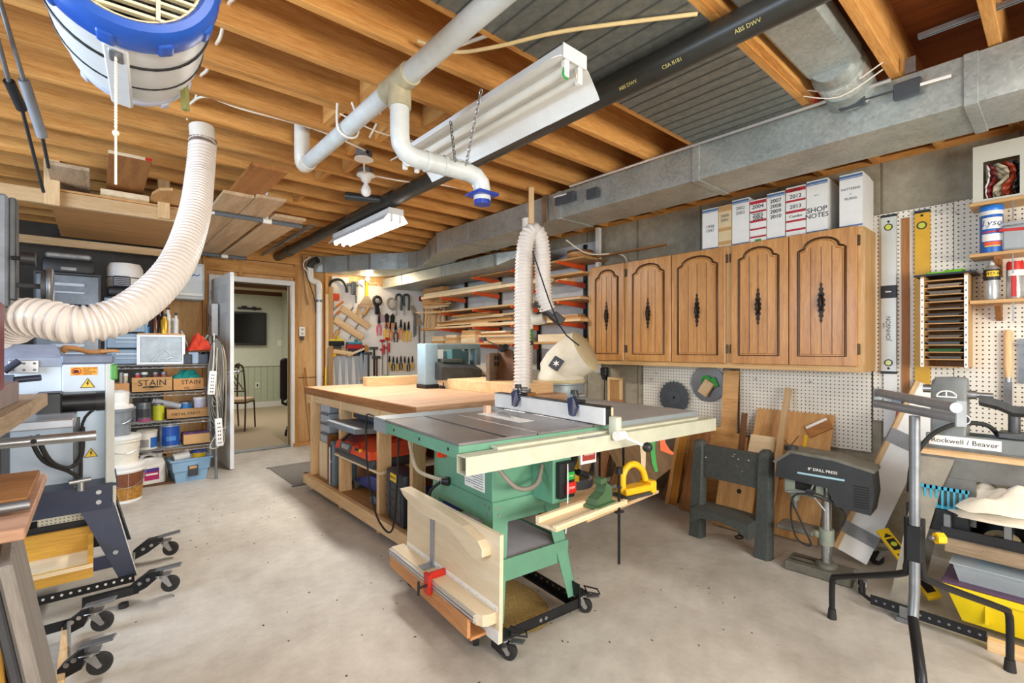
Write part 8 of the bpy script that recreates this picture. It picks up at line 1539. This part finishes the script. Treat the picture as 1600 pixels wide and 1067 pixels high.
# ---------------------------------------------------------------- left side: planer on its stand, bandsaw, front bench
M_pl = mat('planer_pale_blue', '#c9d3da', .4, mott=.04); M_plc = mat('planer_cap_slate', '#6d7688', .45, mott=.15); M_navy = mat('stand_navy', '#2c3348', .4, .1, mott=.15); M_cream = mat('panel_cream', '#cfcfc6', .5, mott=.06)
t = thing('planer', 'pale grey planer machine with warning stickers on a navy splayed stand', 'machine', (-.15, 3.35, 0)); to = -Vector(t.location)
def pb(m, name, mm, par=None, sm=None): return m.build(name, mm, par or t, smooth=sm, loc=None if par else to)
YF = 3.20
pb(MB().bx(-.125, .036, YF, 3.45, 1.03, 1.168, .003), 'end_housing', M_pl); pb(MB().bx(-.13, .07, YF - .008, 3.46, 1.168, 1.215, .008), 'end_cap', M_plc)
pb(MB().bx(.036, .072, YF - .002, 3.55, .56, 1.168, .003), 'side_post', M_cream)
pb(MB().bx(-.60, .036, YF + .14, 3.50, .55, 1.03, .002), 'lower_panel', M_pl); pb(MB().bx(-.52, -.125, YF + .02, 3.45, 1.02, 1.16, .003), 'cutter_housing', M_pl)
pb(MB().loft([[(-.52, YF - .0, 1.16), (-.125, YF - .0, 1.16), (-.125, 3.45, 1.16), (-.52, 3.45, 1.16)], [(-.52, YF + .0, 1.20), (-.125, YF + .0, 1.20), (-.11, 3.45, 1.20), (-.52, 3.45, 1.20)], [(-.50, YF + .06, 1.265), (-.15, YF + .06, 1.265), (-.16, 3.43, 1.265), (-.50, 3.43, 1.265)]]), 'hood', mat('hood_lilac_grey', '#8f97a8', .45, mott=.15))
hg = pb(MB().bx(-.305, -.205, YF - .006, YF, 1.13, 1.19, .002), 'hinge', M_steel)
for x in (-.29, -.255, -.22):
    for z in (1.145, 1.175): pb(MB().cyl((x, YF - .009, z), (x, YF - .005, z), .006, n=8), 'hinge_screw', M_iron, hg)
for o in hg.children: pass
pb(MB().tube([(-.36, 3.30, 1.26), (-.37, 3.28, 1.31), (-.42, 3.22, 1.36)], [.075, .06, .058], 18, smooth=3), 'dust_port', M_whitep, None, 60)
st = pb(MB().bx(-.095, .005, YF - .0015, YF, 1.113, 1.153), 'orange_sticker', mat('sticker_orange', '#f0a020', .5, mott=0))
def onst(m, name, mm): return m.build(name, mm, st)
onst(MB().tube([(-.073 + .017 * math.cos(a_), YF - .002, 1.133 + .015 * math.sin(a_)) for a_ in [k * math.pi / 10 for k in range(20)]], .0016, 4, close=True), 'prohibition_ring', M_redink); onst(MB().box((-.073, YF - .002, 1.133), (.034, .001, .0025), (0, 35, 0)), 'prohibition_bar', M_redink); onst(MB().prism([(-.012, -.008), (.01, -.009), (.008, .003), (0, .008), (-.01, .006)], 0, .0006, Matrix.Translation((-.073, YF - .0017, 1.133)) @ Matrix.Rotation(R(90), 4, 'X')), 'pictogram', M_ink)
for k, s_ in enumerate(('DO NOT LIFT', 'FROM', 'CONVEYOR', 'MOTOR')): text('lettering', s_, .0085, M_ink, st, (-.048, YF - .002, 1.147 - k * .0095), (90, 0, 0), align='LEFT')
def warn(x, y, z, s):
    w_ = MB().prism([(-s, -s * .8), (s, -s * .8), (0, s * .95)], 0, .001, Matrix.Translation((x, y, z)) @ Matrix.Rotation(R(90), 4, 'X')).build('warning_triangle', M_ink, t, loc=to)
    MB().prism([(-s * .84, -s * .71), (s * .84, -s * .71), (0, s * .77)], .001, .0016, Matrix.Translation((x, y, z)) @ Matrix.Rotation(R(90), 4, 'X')).build('yellow_field', M_yellow, w_); MB().prism([(s * a_, s * b_) for a_, b_ in ((.05, .5), (-.22, -.1), (-.02, -.1), (-.12, -.55), (.22, .05), (.03, .05), (.18, .5))], .0016, .0022, Matrix.Translation((x, y, z)) @ Matrix.Rotation(R(90), 4, 'X')).build('bolt_symbol', M_ink, w_)
warn(-.032, YF - .001, 1.072, .028); warn(-.02, YF + .139, .70, .028)
pb(MB().bx(.055, .085, YF - .01, YF + .05, 1.085, 1.165, .006), 'green_switch', mat('switch_green', '#3f8f2c', .4))
pb(MB().cyl((-.17, 3.12, .985), (.03, 3.12, .985), .043, n=24), 'drive_motor', M_blackmetal, None, 50); pb(MB().bx(-.21, -.12, 3.06, 3.20, .93, 1.04, .006), 'gear_box', M_black); pb(MB().cyl((-.0, 3.12, .985), (.034, 3.12, .985), .046, n=20), 'motor_ring', M_black, None, 40)
for x, w_ in ((-.62, .29), (-.32, .25)): pb(MB().bx(x, x + w_, 2.80, 3.18, .905, .945, .006), 'table', mat('planer_table', '#a9adb3', .35, .4, mott=.15, scale=5))
pb(MB().bx(-.335, -.318, 2.80, 3.18, .905, .944), 'table_slot', M_iron)
pb(MB().cyl((-.75, 2.74, .872), (.0, 2.74, .872), .021, n=18), 'front_rail', M_steel, None, 50); pb(MB().cyl((-.19, 2.7185, .872), (-.19, 2.72, .872), .010, n=10), 'rail_hole', M_ink)
pb(MB().bx(-.62, -.30, 2.90, 3.20, .66, .905, .01), 'table_support', M_iron); pb(MB().tube([(-.36, 2.85, .70), (-.20, 2.84, .70)], .014, 8).tube([(-.24, 2.84, .70), (-.24, 2.80, .70)], .01, 8), 'crank', M_black, None, 60)
pb(MB().tube([(-.20, 3.0, .86), (-.16, 3.02, .74), (-.10, 3.1, .68), (-.055, 3.15, .72), (-.05, 3.15, .86)], .010, 8, smooth=5).tube([(-.22, 2.98, .86), (-.18, 3.02, .74), (-.10, 3.12, .66), (-.05, 3.16, .60)], .009, 8, smooth=5).tube([(.0, 3.16, .95), (-.05, 3.14, .88), (-.055, 3.15, .66), (-.055, 3.16, .58)], .007, 8, smooth=4), 'cables', M_rubber, None, 60)
pb(MB().bx(-.085, -.06, 3.18, 3.21, .56, .905, .002), 'upright', M_iron); pb(MB().cyl((-.055, 3.16, .60), (-.055, 3.16, .55), .018, n=12).cyl((-.10, 3.14, .60), (-.02, 3.16, .60), .012, n=10), 'fitting', M_steel, None, 50)
# stand: skirt, legs, braces
pb(MB().bx(-.62, .06, YF - .02, YF - .014, .435, .56).bx(-.62, .085, YF - .014, 3.55, .545, .56), 'skirt', M_navy); pb(MB().bx(.064, .078, YF - .012, 3.56, .44, .565, .002), 'side_skirt', M_cream)
for z in (.525, .475): pb(MB().cyl((.01, YF - .026, z), (.01, YF - .019, z), .011, n=12), 'bolt', M_steel)
for y, sy in ((YF - .016, -1), (3.62, 1)):
    def ls(z, w): k = (.45 - z) / .38; return [(.07 + .09 * k - w, y - .03 * k * (1 if sy < 0 else -5), z), (.07 + .09 * k, y - .03 * k * (1 if sy < 0 else -5), z), (.07 + .09 * k, y - .03 * k * (1 if sy < 0 else -5) + .004, z), (.07 + .09 * k - w, y - .03 * k * (1 if sy < 0 else -5) + .004, z)]
    lg = pb(MB().loft([ls(.46, .135), ls(.25, .10), ls(.07, .07)]), 'leg', M_navy if sy < 0 else M_black)
    MB().loft([[(.07 + .09 * k, y - .03 * k * (1 if sy < 0 else -5), z), (.07 + .09 * k + .003, y - .03 * k * (1 if sy < 0 else -5), z), (.07 + .09 * k + .003, y + .045 - .03 * k * (1 if sy < 0 else -5), z), (.07 + .09 * k, y + .045 - .03 * k * (1 if sy < 0 else -5), z)] for z, k in ((.46, 0), (.07, 1))]).build('leg_flange', M_cream if sy < 0 else M_navy, lg)
    if sy < 0: pb(MB().cyl((.075, y - .024, .21), (.075, y - .014, .21), .011, n=12), 'bolt', M_steel)
pb(MB().bx(-.62, .07, YF - .03, YF - .024, .135, .20), 'brace', M_navy)
pb(MB().bx(-.62, .15, YF - .06, YF - .055, .045, .085), 'perforated_rail', M_blackmetal)
for k in range(12): pb(MB().cyl((-.22 + k * .032, YF - .062, .068), (-.22 + k * .032, YF - .059, .068), .006, n=8), 'rail_hole', M_paper)
def arm_caster(par, A, B, yaw, off):
    d_ = (B - A).normalized(); pr_ = Vector((-d_.y, d_.x, 0)) * .025
    par_b = MB().loft([[A + pr_ + Vector((0, 0, z)) for z in (.03, .075)] + [A - pr_ + Vector((0, 0, z)) for z in (.075, .03)], [A + d_ * .07 + pr_ + Vector((0, 0, z)) for z in (.06, .13)] + [A + d_ * .07 - pr_ + Vector((0, 0, z)) for z in (.13, .06)], [B + pr_ + Vector((0, 0, z)) for z in (.11, .135)] + [B - pr_ + Vector((0, 0, z)) for z in (.135, .11)]]).build('caster_arm', M_blackmetal, par, loc=off)
    for k in (.35, .62): 
        q = A.lerp(B, k) - pr_ * 1.08 + Vector((0, 0, .07 + .05 * k)); MB().cyl(q, q - pr_ * .15, .009, n=10).build('arm_bolt', M_steel, par_b)
    caster_parts(par, B + d_ * .01 + Vector((0, 0, .11)) + (off or Vector()), yaw, .04, False); ped = MB(); c_ = B + d_ * .03 + Vector((0, 0, .14)); ped.box(c_, (.11, .045, .008), (0, -8, math.degrees(math.atan2(d_.y, d_.x))), .002); ped.build('brake_pedal', M_dsteel, par, loc=off)
arm_caster(t, Vector((.16, 3.52, 0)), Vector((.30, 3.50, 0)), -15, to); arm_caster(t, Vector((.13, 3.03, 0)), Vector((.25, 2.985, 0)), -15, to)
pb(MB().bx(-.05, .16, 3.00, 3.03, .035, .075, .002), 'front_arm', M_blackmetal); pb(MB().cyl((.15, 3.3, .05), (.155, 3.30, .14), .006, n=8), 'foot_rod', M_steel); pb(MB().cyl((.10, 2.97, .0), (.10, 2.97, .02), .02, n=12), 'foot_pad', M_rubber)
# things on and in the planer stand
t2 = thing('leather_glove', 'tan leather glove folded on the slate cap of the planer', 'glove', (-.03, 3.30, 1.2155)); MB().tube([(-.08, 0, .012), (-.09, .0, .03), (-.05, 0, .03), (.0, .02, .012), (.05, .02, .012), (.09, .02, .018)], [.012, .016, .014, .012, .014, .010], 8, smooth=4).build('palm', mat('glove_tan', '#c08a55', .8), t2, smooth=60)
for k in range(3): MB().tube([(.05, -.01 + .02 * k, .012), (.10, -.02 + .02 * k, .018), (.125, -.02 + .025 * k, .012)], [.009, .008, .006], 7, smooth=3).build('finger', mat('glove_tan', '#c08a55'), t2, smooth=60)
MY = {a_: wood('amber_pine', '#d9a53f', '#b9842a', a_, .45, vary=.1) for a_ in 'xyz'}
t2 = thing('wooden_tray', 'amber wooden drawer frame lying in the planer stand', 'frame', (-.20, 3.12, .20)); MB().bx(-.30, .19, -.20, -.18, 0, .06).bx(-.30, .19, .18, .20, 0, .13).bx(.17, .19, -.18, .18, 0, .09).bx(-.30, -.28, -.18, .18, 0, .09).build('frame', MY['x'], t2); MB().bx(-.28, .17, -.18, .18, 0, .008).build('bottom', PALE['x'], t2); MB().bx(-.30, .19, -.205, -.20, .045, .062).build('front_edge', PALE['x'], t2)
solo(MB().bx(-.5, .09, -.2, .2, 0, .012), 'metal_plate', M_navy, 'navy shelf plate of the planer stand under the amber frame', 'shelf', (-.20, 3.38, .186))
solo(MB().bx(-.09, .09, -.05, .05, 0, .06, .003), 'vent_box', peg('vent_box_dots', (0, 2), '#d9d6c6', '#8a8878', .016, .004), 'pale perforated box on the shelf of the planer stand', 'box', (-.13, 3.38, .36)); solo(MB().bx(-.2, .2, -.06, .06, 0, .16, .004), 'dark_box', M_black, 'dark box behind the amber frame in the planer stand', 'box', (-.18, 3.40, .1995))
# bandsaw, only its edge in view
b = thing('bandsaw', 'grey bandsaw column with knob and handwheel at the left edge', 'bandsaw', (-.30, 2.20, 0)); bo = -Vector(b.location)
MB().bx(-.34, -.205, 2.12, 2.28, 1.375, 1.72, .006).build('column', mat('bandsaw_grey', '#7b8188', .5, .2, mott=.2), b, loc=bo); MB().bx(-.206, -.19, 2.16, 2.24, 1.40, 1.72, .003).build('guide_post', M_iron, b, loc=bo); MB().bx(-.36, -.195, 1.84, 1.96, 1.13, 1.375, .006).bx(-.42, -.33, 1.9, 2.28, 1.13, 1.375).build('red_cover', mat('dark_red_paint', '#7e1f30', .45), b, loc=bo); MB().bx(-1.0, -.56, 2.0, 2.4, .0, 1.13, .01).bx(-.60, -.30, 2.12, 2.28, 1.10, 1.16).build('cabinet', mat('bandsaw_grey', '#7b8188'), b, loc=bo)
MB().cyl((-.20, 2.15, 1.53), (-.175, 2.15, 1.53), .006, n=8).cyl((-.178, 2.15, 1.53), (-.145, 2.15, 1.53), .022, n=18).build('knob', M_black, b, smooth=40, loc=bo)
hw = MB().tube([(-.115, 2.2 + .05 * math.cos(a_), 1.45 + .055 * math.sin(a_)) for a_ in [k * math.pi / 12 for k in range(24)]], .009, 8, close=True).build('handwheel', M_dsteel, b, smooth=60, loc=bo); MB().cyl((-.135, 2.2, 1.45), (-.118, 2.2, 1.45), .05, n=24).cyl((-.20, 2.2, 1.45), (-.13, 2.2, 1.45), .008, n=8).build('wheel_hub', M_dkg, hw, smooth=40)
MB().bx(-.19, -.16, 2.17, 2.23, 1.37, 1.40, .004).build('blade_guide', M_steel, b, loc=bo)
# thick plank over the front-left machine and its mobile stand
solo(MB().bx(-.20, .0, -.60, .60, -.055, 0, .004), 'thick_plank', GREY_W['y'], 'thick weathered plank running along the left edge towards the planer', 'plank', (-.185, 2.30, 1.052), (0, 0, -2.5)); solo(MB().bx(-.12, .02, -.25, .25, 0, .075, .003), 'hardwood_block', mat('mauve_wood', '#8a7a78', .6, mott=.15), 'dark hardwood block lying on the thick weathered plank', 'block', (-.245, 2.25, 1.053), (0, 0, -3))
t3 = thing('left_clamp', 'blue grey machine knob assembly at the left edge beside the plank', 'knob', (-.28, 2.55, 1.09)); MB().cyl((-.05, 0, .03), (.05, 0, .03), .03, n=16).build('barrel', M_plc, t3, smooth=50); MB().cyl((.05, .0, .04), (.12, .02, .045), .012, n=10).cyl((.02, .05, .07), (.06, .05, .11), .012, n=8).build('handle', M_navy, t3, smooth=50); MB().bx(-.04, .04, -.02, .02, -.037, .01, .003).build('foot', M_plc, t3)
fb = thing('front_bench', 'wooden bench end with steel bar at the lower left edge', 'bench', (-.25, 2.15, 0)); fo = -Vector(fb.location)
MB().bx(-.55, -.135, 1.72, 2.42, .765, .795, .003).build('bench_top', wood('bench_plank', '#cda183', '#a97d60', 'x', .6), fb, loc=fo); MB().bx(-.55, -.145, 1.90, 2.30, .815, .832, .002).build('upper_beam', BROWN['x'], fb, loc=fo); MB().cyl((-.55, 1.86, .816), (-.138, 1.88, .816), .014, n=12).build('steel_bar', M_dsteel, fb, smooth=50, loc=fo); MB().bx(-.5, -.15, 2.0, 2.04, .80, .815).build('spacer', M_black, fb, loc=fo)
for y in (1.80, 2.34): MB().bx(-.30, -.22, y - .03, y + .03, .09, .755, .002).build('post', wood('bench_plank', '#cda183', '#a97d60', 'z', .6), fb, loc=fo)
MB().bx(-.30, -.24, 1.77, 2.37, .09, .16, .002).build('rail', wood('bench_plank', '#cda183', '#a97d60', 'y', .6), fb, loc=fo)
for z in (.10, .40): MB().bx(-.50, -.30, 1.80, 2.34, z, z + .015).build('shelf', TAN['y'], fb, loc=fo)
lf = thing('grey_slab', 'weathered grey board leaning against the front-left bench', 'board', (-.075, 2.02, .06), (0, -9, 4)); MB().bx(-.03, 0, -.30, .22, 0, .66, .006).build('panel', wood('grey_slab', '#a39b92', '#837c74', 'z', .7), lf); MB().bx(-.05, -.031, -.32, .20, .0, .64, .004).build('dark_backing', M_dkg, lf)
for i, (x, y0, y1, h, mm, lab) in enumerate(((-.165, 1.50, 1.72, .62, PINE['z'], 'pale pine'), (-.145, 1.74, 1.80, .60, MY['z'], 'narrow amber'), (-.16, 1.82, 1.95, .70, TAN['z'], 'tan'))):
    solo(MB().bx(-.018, 0, -(y1 - y0) / 2, (y1 - y0) / 2, 0, h, .002), 'board', mm, lab + ' board standing at the lower left edge before the grey slab', 'board', (x, (y0 + y1) / 2, .02), (0, -4, 2), 'boards at the lower left edge')
m2 = thing('mobile_base', 'black perforated mobile base with two casters at the lower left', 'base', (-.1, 2.55, 0)); mo = -Vector(m2.location)
MB().bx(-.55, -.06, 2.80, 2.806, .045, .085).build('rail', M_blackmetal, m2, loc=mo); MB().bx(-.11, -.085, 2.35, 2.82, .03, .06, .002).build('wood_rail', PINE['y'], m2, loc=mo)
arm_caster(m2, Vector((-.10, 2.79, 0)), Vector((-.015, 2.765, 0)), -10, mo); arm_caster(m2, Vector((-.10, 2.43, 0)), Vector((-.025, 2.405, 0)), -10, mo)
MB().tube([(-.08, 2.60, .02), (-.082, 2.60, .16)], .006, 8).build('foot_rod', M_steel, m2, loc=mo)
